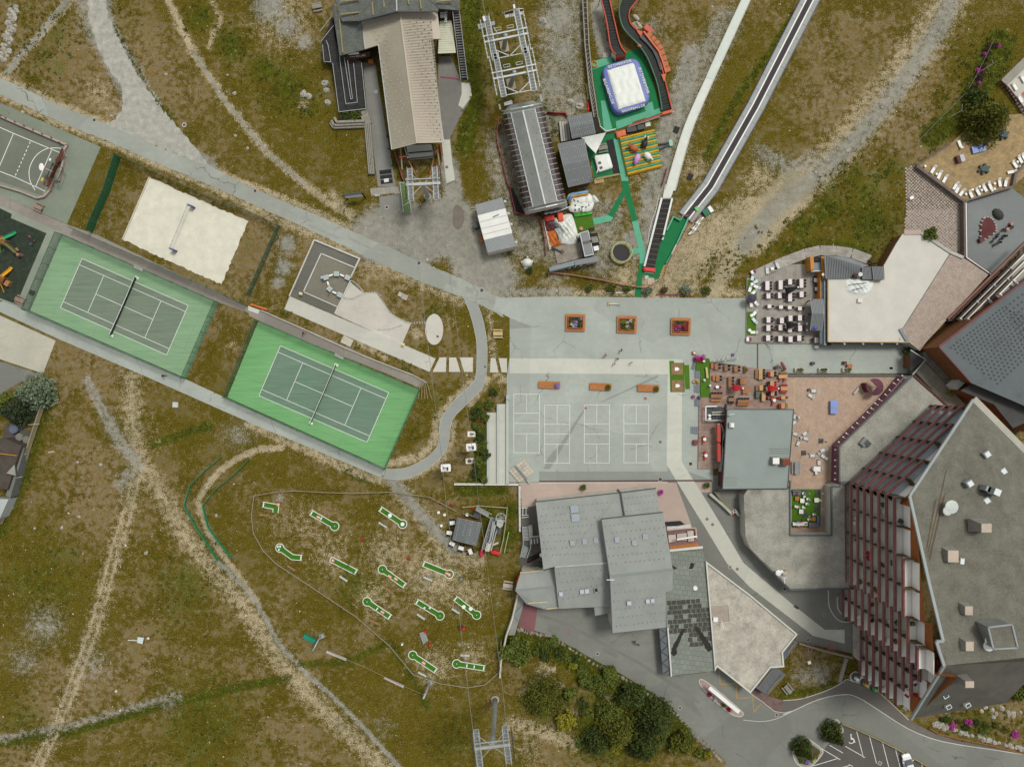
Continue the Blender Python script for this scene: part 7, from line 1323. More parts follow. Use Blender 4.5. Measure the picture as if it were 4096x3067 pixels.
for i,(x,y,r_)in enumerate(((1790,1298,.1),(1763,1385,-.15),(1788,1480,-.5),(1867,1520,-.3),(1948,1550,-1.2))):
 t=ab('table','white-topped table with dark chairs by the minigolf kiosk '+('gravel side upper end','gravel side middle','lower corner','lower side middle','lower side by the red pad')[i],'table',P(x,y),r_);MB().ao(0,0,.7,1.1,.75,.06).aa('tabletop',ac,t,True)
 for sx in(-.45,.45):
  for sy in(-.28,.28):MB().ao(sx,sy,0,.06,.06,.7).aa('leg',an,t,True)
 for s_ in(-1,1):
  for q_ in(-.3,.3):MB().ao(q_,s_*.55,.42,.42,.4,.05).ao(q_,s_*.74,.45,.42,.05,.45).aa('chair',cs,t,True)
for i,(x,y)in enumerate(((1667,1210),(1720,1230),(1692,1326))):o=MB().ao(*P(x,y)[:2],0,.48,.48,.45,.2*i).aa('stool',ac);aw(o,('white cube stool on the gravel path side','white cube stool nearest the kiosk rail','white cube stool apart from the other two')[i],'stool')
a2(1780,1950,3.1733)
t=ab('lower_lift_station','open steel lift terminal with walkway, stair and bullwheel beside the kiosk','lift machinery',P(600,550))
for al in([(580,380,2.4),(640,395,2.4),(520,780,2.4),(470,765,2.4)],):MB().ai(PL(al),.08).aa('walkway',M('steel_grating'),t)
for(p0,p1)in(((585,375),(470,770)),((642,395),(525,785))):MB().ae(P(*p0,2.5),P(*p1,2.5),.12).ae(P(*p0,3.4),P(*p1,3.4),.08).aa('rail',ad,t)
for k in RV(6):u=k/5;MB().ae(P(585-115*u,375+395*u,2.5),P(642-117*u,395+390*u,2.5),.1).aa('cross_bar',ad,t)
for(p0,p1,w_)in(((640,470),(560,800),.35),((620,430),(570,690),.5),((655,540),(585,800),.2)):MB().ae(P(*p0,3.0),P(*p1,3.0),w_,.35).aa('guide_beam',M('light_steel'),t)
for k in RV(11):u=k/11;MB().ai([P(405+160*u,240+95*u,2.3-.0*u),P(415+160*u,245+95*u,2.3),P(400+160*u,285+95*u,2.3),P(390+160*u,280+95*u,2.3)],.06).aa('stair_tread',ad,t)
for q in((405,235,595,340),(390,285,575,385)):MB().ae(P(q[0],q[1],2.6),P(q[2],q[3],2.6),.1).aa('stair_rail',ad,t)
MB().ai(PL([660,400,745,410,735,480,700,515,655,480],3.6),.5).aa('motor_hood',M('pale_hood'),t);c=P(710,385,3.6);wh=[c+Ve((cos(a)*.95,sin(a)*.95,0))for a in np.linspace(0,6.283,21)];MB().af(wh,.14).aa('bullwheel_rim',ad,t);mb=MB()
for k in RV(8):mb.ae(c,wh[int(k*2.5)],.08)
mb.aa('bullwheel_spokes',ad,t);MB().ao(*P(678,545,2.5)[:2],2.3,1.1,1.2,.5,-.25).aa('control_cabinet',av,t);MB().ao(*P(545,745,2.5)[:2],2.4,.8,1.6,.8,-.25).aa('pale_cabinet',am,t);MB().ae(P(605,725,1.2),P(680,695,1.2),.35).aa('strut',am,t)
for x,y in((590,385),(640,395),(475,765),(525,780),(560,570)):p=P(x,y,1.2);MB().ae((p.x,p.y,0),(p.x,p.y,3.0),.16).aa('column',ad,t)
MB().ao(*P(405,342)[:2],0,1.3,1.1,1.0,-.3).aa('gear_box',av,t);MB().af(PL([228,330,280,335,400,375],.9),.1).aa('rail',ad,t);MB().ao(*P(282,335)[:2],0,.5,.5,.9).aa('white_post',ac,t)
ar('weathered rail fence round the lower lift terminal',PL([228,240,415,218,600,232,790,245,770,440,740,650,700,810]),1.0,WF,None,.2,3);o=a5('red_pad',PL([585,805,620,795,708,825,700,868,570,835],1),0,1.0,c5,.1,None,2,1,0);aw(o,'long red crash pad at the foot of the lift terminal','mat');o=a5('red_pad',PL([448,780,490,785,478,885,440,862],1),0,1.2,M('crimson_vinyl',(196,40,60),.5),.1,None,2,1,0);aw(o,'crimson and orange crash pad beside the terminal walkway','mat');ar('white and green striped poles beside the lift terminal',PL([808,555,790,640,755,805]),1.1,M('striped_pole',(150,190,110),.6),None,.14,3)
o=cd('red_cloth',PL([305,240,400,232,345,272]),.2,.3,c5,4,.2);aw(o,'red cloth draped by the terminal stair','cloth')
def f4(ah,x,y,h,rz):
 t=ab('gondola_cabin',ah,'gondola cabin',P(x,y,h)-Z_(1.2),rz);mb=MB();n=6
 c6=lambda k,z_:[(sx*k,sy*k,z_)for sx,sy in((-1.0,-.8),(1.0,-.8),(1.1,0),(1.0,.8),(-1.0,.8),(-1.1,0))]
 rs=[c6(.8,-1.0),c6(1.0,-.4),c6(1.08,.3),c6(.92,1.1),c6(.75,1.25)];vs=sum(rs,[]);fs=[(i*n+j,i*n+(j+1)%n,(i+1)*n+(j+1)%n,(i+1)*n+j)for i in RV(4)for j in RV(n)]+[tuple(RV(n-1,-1,-1)),tuple(RV(4*n,5*n))]
 mb.add(vs,fs).aa('shell',M('maroon_glass_shell',(96,66,68),.3,.08),t,True);MB().ak([(x_*.9,y_*.9)for x_,y_,_ in c6(1,0)],1.22,1.34).aa('roof',ac,t,True);MB().ae((-.5,0,1.4),(.5,0,1.4),.12).ae((-.4,.3,1.4),(-.4,-.3,1.4),.1).aa('roof_bar',an,t,True);MB().ae((.3,0,1.35),(.5,0,3.2),.12).aa('hanger',an,t,True);MB().ao(.5,0,3.1,.3,.7,.25).aa('grip',an,t,True)
aj(1,2);f4('white-roofed gondola cabin hanging beside the shrub row',1953,635,7,.1);f4('white-roofed gondola cabin hanging above the curved path end',1730,818,7,.05)
aj(1,1);A1,A2=[P(1385,-180,9.0),P(1450,380,9.0),P(1500,800,9.5)],[P(1670,-150,9.0),P(1740,600,9),P(1860,1500,9.5)];aj(1,2);A1+=[P(1610,60,10),P(1660,450,10.0),P(1690,700,10.0),P(1730,1110,10),P(1780,1500,12)];A2+=[P(1890,100,10),P(1955,600,10),P(1985,800,10),P(2020,1130,7),P(2090,1640,8)]
aj(1,3);A1+=[P(1800,20,14),P(1860,560,18),P(1910,1000,22),P(1970,1480,26.2)];A2+=[P(2110,150,12),P(2180,700,20),P(2230,1100,23.5),P(2270,1500,26.2)]
ef('western gondola haul rope from the lodge to the tube tower',A1,.04);ef('eastern gondola haul rope from the lodge to the tube tower',A2,.04)
aj(1,2)
for bj,x,y,rz in(('white planter slab with low plant under the gondola line',1957,520,.0),('brown stump on a white slab among the meadow shrubs',1940,757,.05)):
 t=ab('plant_plinth',bj,'slab',P(x,y),rz);MB().ao(0,0,0,1.6,1.1,.12).aa('slab',ac,t,True);(MB().cn((0,0,.12),.45,.4,.4,10,4,True)if 'stump' in bj else MB().cn((0,0,.12),.4,.3,.3,8,4,True)).aa('stump' if 'stump' in bj else 'plant',M('brown_stump',(120,84,62),.9,.2)if 'stump' in bj else M('grey_plant',(140,140,130),.9),t,True)
t=ab('seat_steps','long pale concrete seating steps west of the painted courts','steps',P(2150,640))
for i,(x0,x1,y0,m0)in enumerate(((2092,2115,330,.35),(2115,2180,330,.3),(2180,2200,255,.75),(2200,2262,255,.6),(2262,2285,215,1.1))):MB().ak(PL([(x0,y0),(x1,y0),(x1,952),(x0,952)]),0,m0).aa('step',bq if i%2 else M('pale_step_edge',(180,186,178),.85,.06),t)
aj(2,2);p=P(70,195,1);MB().ao(p.x,p.y,0,.7,.9,1.3).aa('lamp_base',ad,t)
aj(1,2);t=ab('stone_wall','whitewashed rough stone wall along the foot of the seating steps','wall',P(1990,962));MB().af(PL([1803,962,2230,963,2390,965],.3),.4,.6).aa('masonry',M('white_rubble_wall',(200,198,190),.9,.14,3,6,.5),t);aj(2,2);MB().af(PL([172,965,176,1380],.3),.4,.6).aa('masonry',MT['white_rubble_wall'],t)
t=ab('platform','tilted square platform of pale slabs with a steel beam across','platform',P(190,850));f=gj(PL([75,845,212,740,300,855,170,950],.3))
for i in RV(6):
 for j in RV(5):
  mm=M('pale_slab',(190,182,164),.9,.06,eq=.12);MB().ai([f(i/6+.005,j/5+.005),f((i+1)/6-.005,j/5+.005),f((i+1)/6-.005,(j+1)/5-.005),f(i/6+.005,(j+1)/5-.005)],.3).aa('slab',mm,t)
MB().ae(P(135,795,.45),P(262,952,.45),.4,.25).aa('steel_beam',ad,t);MB().ae(P(140,805,.6),P(240,925,.6),.12,.1).aa('dark_slot',av,t)
a2(2060,1980,2.975);t=ab('outdoor_stair','steel stair with handrails descending beside the central building','stair',P(125,560));mb=None
for k in RV(10):MB().ai([P(90+1*k,375+17*k,1.0),P(158+1*k,372+17*k,1.0),P(158+k,382+17*k,1.0),P(90+k,385+17*k,1.0)],.08).aa('tread',ad,t)
for k in RV(8):MB().ai([P(105-5*k,600+17*k,.6),P(162-5*k,632+15*k,.6),P(160-5*k,642+15*k,.6),P(103-5*k,610+17*k,.6)],.08).aa('tread',ad,t)
for al in([(88,370),(102,580),(62,740)],[(162,365),(188,620),(140,750)]):MB().af(PL(al,1.5),.12,.12).aa('handrail',ad,t)
MB().ai(PL([(88,372,.5),(160,370,.5),(188,620,.4),(130,830,.3),(40,830,.3),(65,730,.3)]),.2,0).aa('landing',M('dark_landing',(84,84,78),.8),t)
aq('brick_yard',PL([190,560,300,520,335,850,130,850,150,740]),.02,M('brown_brick_yard',(104,94,84),.9,.15,2,8));aq('asphalt_yard',PL([75,150,250,125,290,480,165,480,80,420]),.021,M('dark_patch_asphalt',(104,102,94),.9,.12))
o=cd('black_cover',PL([108,775,200,720,260,690,312,670,316,715,230,770,150,808]),.02,.4,cz,6,.2);aw(o,'black tarp strip lying in the brick yard','tarp');t=ab('rack','white steel rack frames against the rough stone wall','rack',P(118,215));
for al in([(95,155),(92,245)],[(132,150),(130,240)],[(80,152),(150,148)],[(80,240),(160,235)],[(78,268),(165,258)]):MB().af(PL(al,.8),.1,.1).aa('bar',ac,t)
for x,y in((95,160),(130,235)):p=P(x,y);MB().ae((p.x,p.y,0),P(x,y,.8),.08).aa('leg',ac,t)
t=ab('bicycle_rack','row of pale rack hoops under a concrete beam','rack',P(235,520));MB().ak(PL([165,350,205,348,212,490,180,492]),0,.8).aa('concrete_beam',dc,t);MB().af(PL([180,498,285,485],.9),.2,.3).aa('top_beam',am,t)
for k in RV(6):p=P(195+17*k,540-3*k);MB().ao(p.x,p.y,0,.15,1.1,.8,.1).aa('hoop',eg if k%2 else ac,t)
p=P(322,738,5);o=ab('globe_lamp','white globe lamp on a short mast beside the brick yard','lamp',Ve((p.x,p.y,0)));MB().cn((p.x,p.y,3.2),.45,.45,.4,12,8).aa('globe',ac,o,br=False);MB().ae((p.x,p.y,0),(p.x,p.y,3),.1).aa('mast',ad,o)
t=ab('bin','green wheeled bin in the brick yard corner','bin',P(300,815));MB().ao(*P(300,815)[:2],0,.7,.7,1.0).aa('body',M('bin_green',(30,96,50),.6),t);MB().ao(*P(300,812)[:2],1.0,.75,.75,.08).aa('lid',M('bin_green'),t)
aj(2,3);o=MB().ai(PL([(160,105,.9),(170,110,.9),(150,200,.8),(138,205,.8)]),.1,0).aa('red_board',c5);aw(o,'narrow red board leaning on the grey gable','board')
t=ab('retaining_wall','grey concrete retaining wall with a folded panel west of the south road','wall',P(130,450));MB().af(PL([158,270,110,480,55,640,10,860,0,1000],1.0),.3,2.0).aa('wall',am,t);MB().ai(PL([(160,280,1.9),(210,340,1.9),(200,400,1.6),(130,640,1.6),(75,640,1.9)]),.3,0).aa('ledge',M('concrete_ledge',(138,138,130),.9,.1),t);MB().ai(PL([(118,460,2.0),(200,375,2.4),(165,525,2.0)]),.2,0).aa('folded_panel',er,t)
RK=M('grey_kerb_rock',(142,136,124),.9,.18,2,6,.3,eq=.15)
fb=az(PL([165,590,300,625,460,660,640,770,860,905,1080,1015,1300,1155,1500,1300,1660,1450,1830,1620,1960,1760]),6);kk=MB().cn((0,0,0),.5,.36,.4,7,4,True).mesh('rock',RK);t=ab('rock_kerb','line of rough grey rocks retaining the slope beside the south road','rocks',fb[0]);mo=0
for a,b in zip(fb[:-1],fb[1:]):
 n=max(1,int((b-a).length/.62))
 for j in RV(n):
  p=a.lerp(b,j/n);o=NO('rock',kk);ed.objects.link(o);o.parent=t;o.location=p-t.location+Ve((rg0(0,.1),rg0(0,.1),-.02));o.rotation_euler=(0,0,rr0()*6);s_=ru(.55,1.15);o.scale=(s_,s_*ru(.8,1.1),s_*.9)
def be(ah,h4,a9,cg,kl=.4,kc=.8):
 ms=[MB().cn((0,0,0),1,.8,.75,7,4,True).mesh('boulder',a9)for _ in RV(4)];rg=random.Random(3)
 for m_ in ms:
  for v in m_.vertices:v.co.x*=rg.uniform(.75,1.25);v.co.y*=rg.uniform(.75,1.25);v.co.z*=rg.uniform(.7,1.2)
 for i,(x,y)in enumerate(h4):
  o=NO('boulder',ms[i%4]);ed.objects.link(o);o.location=P(x,y)-Z_(.05);o.rotation_euler=(0,0,rg.random()*6);s_=rg.uniform(kl,kc);o.scale=(s_,s_,s_);aw(o,ah,'boulder',cg)
BL=M('pale_boulder',(172,167,154),.9,.14,1.5,6,.3,eq=.1)
aj(0,0);e3=random.Random(5);sp=[]
for k in RV(46):u=k/46;sp.append((130-100*u+e3.uniform(-38,38),60+490*u+e3.uniform(-12,12)))
be('pale boulder in the rock run on the western slope',sp,BL,'boulders of the western rock run',.35,.75)
a2(3096,2317);sp=[]
for k in RV(22):u=k/21;sp.append((1420+800*u+e3.uniform(-15,15),1290+220*u**1.1+e3.uniform(-14,14)))
for k in RV(13):sp.append((1850+e3.uniform(-20,340),1150+e3.uniform(-60,70)))
for k in RV(10):sp.append((1430+e3.uniform(-20,60),1240+e3.uniform(-20,60)))
be('white boulder edging the flowery bank below the apartment block',sp,BL,'boulders of the flowery bank',.4,.75)
aj(2,3);be('rough grey boulder at the end of the rock kerb',[(1750,1560),(1790,1590),(1830,1620),(1720,1520),(1860,1640),(1800,1640),(1700,1490)],M('rough_grey_boulder',(128,122,112),.9,.18),'boulders at the kerb end',.5,.8)
aj(3,0);be('pale rock lying loose on the gravel track',[(1165,950),(1350,770),(1490,672),(1440,690),(1395,740),(1235,465),(855,1340),(868,1328)],BL,'rocks on the eastern track',.2,.45);aj(0,0);be('pale rock lying in the northern meadow',[(1465,660),(2010,665),(2080,1200),(2185,1310),(985,1025),(545,1145),(200,995),(2070,825)],BL,'rocks in the northern meadow',.25,.5);aj(1,0);be('big pale rock half buried beside the black ramp',[(660,740),(675,800),(520,850),(470,830),(690,910)],BL,'rocks beside the black ramp',.6,1.0);aj(2,0);be('big pale rock on the gravel bank by the trestle',[(700,945),(620,900),(380,190)],BL,'rocks on the gravel bank',.6,1.2);aj(0,2);be('white rock lying in the lower meadow',[(890,790),(685,770),(700,1250),(545,1345),(310,1355),(2065,962),(1910,1240),(1290,1570)],BL,'rocks in the lower meadow',.25,.5)
aj(3,2)
mg=ew('red_brick_paving',(190,166,144),(178,150,130),(156,134,116),40,.3,.15,.008,.5,el=.14)
aq('brick_terrace',PL([305,12,1440,-5,1400,60,1180,240,780,640,760,990,722,1000,722,1405,358,1405,358,1005,305,1005]),.03,mg)
aq('courtyard_turf',PL([368,1006,622,1006,622,1342,368,1342]),.04,fd)
sk(MB().ap(PL([390,20,392,300,720,590,1080,205,900,30]),.06,.02,.036).ap(PL([640,20,960,330]),.06,.02,.036).ap(PL([392,896,630,896]),.06,.02,.036).aa('yellow_line',M('pale_yellow_paint',(206,178,90),.8)))
aw(MB().ak(PL([95,-5,1500,-5,1380,12,100,14]),0,.34).aa('slate_ledge',M('slate_ledge',(96,100,104),.8,.1)),'slate ledge between plaza passage and brick terrace','ledge')
a2(2650,1400,4.416)
TD=ew('terrace_boards',(168,148,132),(146,120,108),(112,92,86),0,5,.145,.012,.5,el=.3)
t=ab('timber_terrace','weathered board terrace with tables in front of the flat-roofed restaurant','terrace',P(1400,700));MB().ak(PL([835,215,1350,268,1620,320,2170,370,2190,500,2165,1035,1150,1040,1110,1700,1080,2090,622,2090,640,1000,655,835,835,830]),0,.3).aa('boards',TD,t);MB().ak(PL([655,150,815,148,835,215,835,832,665,832,665,370,580,350,600,160]),0,.305).aa('turf',fd,t)
l5=M('blue_grey_steps',(120,126,132),.7,.08)
for i,(x,y,w_,d_,r_)in enumerate(((553,240,62,205,-.22),(608,430,105,130,0),(598,685,100,130,0),(602,925,92,130,0),(560,1415,135,125,0))):
 t=ab('terrace_steps','blue-grey steps up to the board terrace '+('beside the pink flowers','above the driftwood box','below the driftwood box','above the stair tower','below the stair tower')[i],'steps',P(x,y),r_);W_,D_=w_/87,d_/87
 for k in RV(4):MB().ao(-W_/2+W_*(k+.5)/4,0,0,W_/4-.02,D_,.08+.065*k).aa('step',l5,t,True)
for i,(x,y)in enumerate(((255,335),(268,630))):
 t=ab('sand_game','square brown board with white target on green turf '+('near the pale band','next to its twin above')[i],'game board',P(x,y));MB().ao(0,0,.045,2.35,2.3,.06).aa('board',ew('brown_boards',(150,122,82),(134,106,70),(104,84,58),90,4,.12,.01,.5),t,True);MB().ak([(-.45,.35),(.15,.35),(.5,.0),(.15,-.35),(-.45,-.35)],.1,.14).aa('target',ac,t,True)
for al,bj in(([(120,190),(200,190),(205,225),(385,225),(392,740),(138,742)],'green turf rug under the two target boards'),([(385,265),(468,262),(485,685),(402,690)],'narrow green turf rug beside the target boards')):aw(MB().ak(PL(al),0,.045).aa('turf_rug',fd),bj,'rug')
CH=None
def bd(name,ah,a9,fz,mn=True):
 t=ab(name,ah,'chair',(0,0,0),0,fz);MB().ao(0,0,.42,.46,.46,.06).aa('seat',a9,t,True);MB().af([(.22,-.2,.75),(.27,0,.75),(.22,.2,.75)],.05,.5).aa('backrest',a9,t,True)
 for sx in(-.19,.19):MB().ae((sx,-.19,0),(sx,-.19,.42),.04).ae((sx,.19,0),(sx,.19,.42),.04).aa('leg_pair',an,t,True)
 return t
cb=bd('chair','black chair drawn up to a timber terrace table',cs,'black chairs on the board terrace');le=bd('chair','bright red chair on the timber terrace',c5,'red chairs on the board terrace')
m6={}
def h2(name,ah,x,y,w_,d_,a9,g5,z0=0,rz=0,fz=None,h=.74):
 t=ab(name,ah,'table',P(x,y)+Z_(z0),rz,fz);W_,D_=w_/g5,d_/g5;n=max(1,int(max(W_,D_)/1.0))if a9 not in(ac,)else 1
 if W_>=D_:
  for k in RV(n):MB().ao(-W_/2+W_*(k+.5)/n,0,h-.05,W_/n-.02,D_,.05).aa('tabletop',a9,t,True)
 else:
  for k in RV(n):MB().ao(0,-D_/2+D_*(k+.5)/n,h-.05,W_,D_/n-.02,.05).aa('tabletop',a9,t,True)
 for sx in(-.4,.4):
  for sy in(-.42,.42):MB().ao(sx*W_,sy*D_,0,.06,.06,h-.05).aa('leg',an,t,True)
 return t
def j8(x,y,w_,d_,a9,bj):
 t=ab('bench',bj,'bench',P(x,y)+Z_(.3));W_,D_=w_/87,d_/87;v=W_<D_
 for k in(-1,1):MB().ao(k*W_*.25 if v else 0,0 if v else k*D_*.25,.42,W_*.45 if v else W_,D_ if v else D_*.45,.06).aa('slat',a9,t,True);MB().ao(0 if v else k*W_*.4,k*D_*.4 if v else 0,0,W_*.8 if v else .08,.08 if v else D_*.8,.42).aa('leg',b3,t,True)
LT,DT=M('light_oak_top',(190,152,102),.7,.08,eq=.06),M('dark_oak_top',(148,104,68),.7,.12,eq=.08)
j6=[(927,290,62,110,DT,'R2',(858,275,45,95)),(1097,315,55,110,DT,'R2',None),(1270,332,62,110,DT,'R2',None),(950,497,62,110,DT,'R2',(888,492,45,100)),(1167,575,58,225,DT,'R4',None),(1375,553,60,110,DT,'L2',(1433,553,45,95)),(1418,712,55,115,DT,'',(1478,708,50,120)),(940,810,215,65,DT,'T4',(930,885,185,38)),(1193,873,105,60,DT,'T2B2',None),(1408,905,215,60,DT,'T4',(1408,955,215,38)),(1703,427,65,190,LT,'R4',(1640,420,48,165)),(1903,425,62,95,LT,'R2l2',None),(2098,467,155,62,LT,'b2',(2115,405,130,38)),(1902,593,65,90,LT,'r2L2',None),(1715,667,65,95,LT,'R2',(1648,668,50,92)),(1755,820,65,160,LT,'R2r1L1',None),(1912,765,62,85,LT,'R2L2',None),(2120,677,130,62,LT,'t3b3',None),(2100,838,70,60,LT,'r1l1',None),(2097,985,62,90,LT,'l2',(2165,980,45,90))]
hl='beside the turf edge|second along the passage edge|third along the passage edge|with slatted bench on its turf side|extra long, with four chairs on one side|facing a slatted bench with a pot plant|under the folded red parasol|long, with four chairs and a parallel bench|small, between the two long tables|long, next to the stair tower top|pale, with plant bench and four chairs|pale, with two red chairs|pale, under the brown statue|pale, beside a red chair pair|pale, with slatted bench beside the green box|pale, long, beside the green box|pale, below the folded parasol end|pale, ringed by red chairs|pale, small, between two red chairs|pale, at the corner of the grey roof'.split('|')
for(x,y,w_,d_,m_,ch,k9),wd in zip(j6,hl):
 h2('table','oak terrace table '+wd,x,y,w_,d_,m_,87,.3)
 for a,n in zip(ch[::2],ch[1::2]):
  for k in RV(int(n)):
   u=(k+.5)/int(n)-.5;ek=.32*87
   px,py,rz={'R':(x+w_/2+15,y+u*d_,0),'L':(x-w_/2-15,y+u*d_,pi),'T':(x+u*w_,y-d_/2-12,pi/2),'B':(x+u*w_,y+d_/2+12,-pi/2)}[a.upper()]
   dr(cb if a.isupper()else le,P(px,py)+Z_(.3),rz)
 if k9:j8(*k9,bv if m_ is DT else DT,'slatted bench serving the oak table '+wd)
for bj,x,y,l1 in(('white round table with one red chair on the terrace',943,650,[(985,655,0)]),('white round table ringed by three red chairs',1945,885,[(1908,855,2.4),(1980,858,.6),(1930,935,-1.8)]),('white round table with red chairs above the driftwood',722,1568,[(712,1532,1.6),(712,1612,-1.6)]),('white round table with red chairs below its twin',745,1852,[(735,1805,1.6),(740,1890,-1.6)])):
 t=ab('table',bj,'table',P(x,y)+Z_(.3));MB().bu(0,0,.7,.33,.05,18).aa('tabletop',ac,t,True);MB().bu(0,0,0,.05,.7,8).aa('stem',ad,t,True);MB().bu(0,0,0,.22,.03,12).aa('foot',ad,t,True)
 for(cx,cy,r_)in l1:dr(le,P(cx,cy)+Z_(.3),r_)
def d8(ah,a,b,a9,kf,z0=.3):
 t=ab('parasol',ah,'parasol',P(*a)+Z_(z0));p,q=P(*a,2.6),P(*b,2.4);MB().ae((p.x,p.y,z0),p+Z_(.2),.08).aa('pole',ad,t);d=(q-p);n=Ve((-d.y,d.x,0)).normalized();mb=MB()
 for k in RV(7):o_=(k/6-.5);mb.bf([p+n*.12*o_,p.lerp(q,.6)+n*.75*o_+Z_(-.1),p.lerp(q,1-.08*(k%2))+n*1.0*o_-Z_(.2)],.16,6,.22)
 mb.aa('canopy',a9,t,br=False);MB().cn((p.x,p.y,p.z+.15),.2,.2,.18,10,5).aa('cap',kf,t)
iy=M('crimson_canvas',(178,24,34),.8,.1);k1=M('black_canvas',(22,22,24),.8,.1)
d8('folded crimson parasol over the oak tables by the turf',(1415,675),(1245,665),iy,ac);d8('folded crimson parasol over the pale tables',(2045,680),(1865,675),iy,ac)
def jl(ah,x,y,r_,hv,z0=0,j1=None,ey='plant'):
 t=ab('potted_plant',ah,ey,P(x,y)+Z_(z0));MB().bu(0,0,0,r_*.6,r_*.9,12,r_*.75).aa('pot',j1 or M('dark_pot',(70,58,54),.8),t,True);a8('leaves',[((0,0,r_*1.3),r_,r_,r_*.8)],int(260+120*r_),.16*(.6+r_*.4),hv,t,True);return t
def a8(name,gg,n,ls,a9,parent,ej=False):
 V=[];ma=sum(b[1]*b[2]for b in gg)
 for c,rx,ry,jp in gg:
  k=max(8,int(n*rx*ry/ma));u=di.normal(0,1,(k,3));u/=np.linalg.norm(u,axis=1)[:,None];rr=di.uniform(.45,1.05,(k,1))**.6;lt=1+.22*np.sin(u[:,:1]*5+u[:,1:2]*7+c[0]);p=np.array(c)[None]+u*rr*lt*np.array([rx,ry,jp])[None]
  a=di.normal(0,1,(k,3))+u*.3;a/=np.linalg.norm(a,axis=1)[:,None];b=np.cross(a,di.normal(0,1,(k,3)));b/=np.linalg.norm(b,axis=1)[:,None]+1e-6;s=ls*di.uniform(.6,1.4,(k,1));V.append(np.stack([p-a*s,p+b*s*.45,p+a*s,p-b*s*.45],1))
 V=np.concatenate(V).reshape(-1,3);ek=np.zeros(3)if ej or parent is None else np.array(gz(parent));me=bpy.data.meshes.new(name);F_=np.arange(len(V)).reshape(-1,4);V=V-ek;V[:,2]=np.maximum(V[:,2],.01-ek[2])if not ej else V[:,2]
 me.vertices.add(len(V));me.vertices.foreach_set('co',V.ravel());me.loops.add(F_.size);me.polygons.add(len(F_));me.loops.foreach_set('vertex_index',F_.ravel().astype(np.int32));me.polygons.foreach_set('loop_start',np.arange(0,F_.size,4));me.update(calc_edges=True);me.materials.append(a9);o=NO(name,me);ed.objects.link(o);o.parent=parent;fk.setdefault(parent.name,[]).append(o);return o
LG=bi('shrub_leaves',(66,82,34),(120,136,54),(134,136,60),1.2,5);LD=bi('dark_leaves',(44,58,28),(84,102,42),(98,108,48),.6,4);LB=bi('blue_spruce_needles',(96,110,92),(160,176,150),(124,136,84),.5,4);LY=bi('yellow_green_leaves',(112,110,34),(180,170,56),(156,150,48),.8,4);LM=bi('magenta_blossom',(196,60,170),(240,120,224),(170,56,110),2,6);LR=bi('red_blossom',(170,30,54),(226,70,90),(190,44,104),2,6);LV=bi('violet_blossom',(124,96,180),(180,152,226),(220,200,230),2,6);LW=bi('white_blossom',(220,216,206),(250,246,240),(236,210,220),2,6);la=bi('dry_brown_leaves',(96,76,50),(136,112,76),(120,104,60),1,5)
t=ab('flower_trough','trough of magenta flowers at the turf corner of the terrace','planter',P(640,150));MB().ao(*P(640,160)[:2],0,1.9,.6,.6,.1).aa('trough',b8,t);a8('flowers',[(P(595,130)+Z_(.9),.5,.5,.4),(P(700,120)+Z_(.9),.45,.4,.4)],500,.12,LM,t);a8('leaves',[(P(640,165)+Z_(.75),.9,.5,.3),(P(600,190)+Z_(.8),.4,.3,.3)],300,.12,LR,t)
for bj,x,y,s_ in(('wooden chest with white stencil beside the pink flowers',553,52,.7),('violet framed menu board near the passage drain',1240,82,.5),('rusty red firepit box beside the lower steps',575,1625,1.0)):p=P(x,y);t=ab('box',bj,'box',p);MB().ao(p.x,p.y,0,s_,s_*.9,s_*.8).aa('body',bv if 'chest' in bj else M('rusty_red',(138,50,56),.7)if 'red' in bj else M('violet_frame',(110,84,136),.6),t);MB().ao(p.x,p.y,s_*.8-.01,s_*.5,s_*.5,.04).aa('mark',ac if 'chest' in bj else av,t)
o=cd('driftwood',PL([505,560,560,510,630,505,655,560,640,610,560,605]),0,.6,M('driftwood',(176,150,112),.85,.25,3,6,.3),6,.4,None,2);aw(o,'heap of driftwood and dark boxes between the grey steps','driftwood');o=MB().bu(*P(538,822)[:2],0,.35,.5,14).aa('barrel',M('plum_barrel',(130,66,96),.7));aw(o,'round plum barrel beside the terrace steps','barrel');o=MB().ao(*P(645,830)[:2],0,.55,.5,.9).aa('bin',av);aw(o,'dark square bin at the terrace corner','bin')
for i,(x,y)in enumerate(((712,198),(722,530),(820,625))):o=MB().bu(*P(x,y)[:2],.3,.24,.7,14).aa('side_table',M('pale_lilac_top',(206,206,222),.6));aw(o,'round pale stand table on the turf '+('by the flower trough','opposite the driftwood','by the white table')[i],'table')
t=ab('bench','long pale log bench on the terrace turf','bench',P(783,400));MB().ae(P(775,305,.75),P(795,495,.75),.4,.12).aa('seat',M('pale_new_wood'),t);[MB().ao(*P(x,y)[:2],.3,.3,.2,.4).aa('leg',b3,t)for x,y in((777,330),(793,470))]
t=ab('pergola_line','driftwood garland rail with white lanterns along the passage','railing',P(1100,170));MB().af(PL([870,195,1000,185,1320,148],.9),.14,.14).aa('rail',GP,t);MB().af(PL([860,215,1350,275],.5),.08,.5).aa('rope',av,t)
for x,y in((915,185),(990,172),(1060,165),(1080,145),(1100,190),(1150,130),(1320,148)):p=P(x,y,.9);MB().bu(p.x,p.y,0,.05,.9,6).aa('post',GP,t);MB().cn((p.x,p.y,.98),.14,.12,.14,8,5).aa('lantern',ac,t)
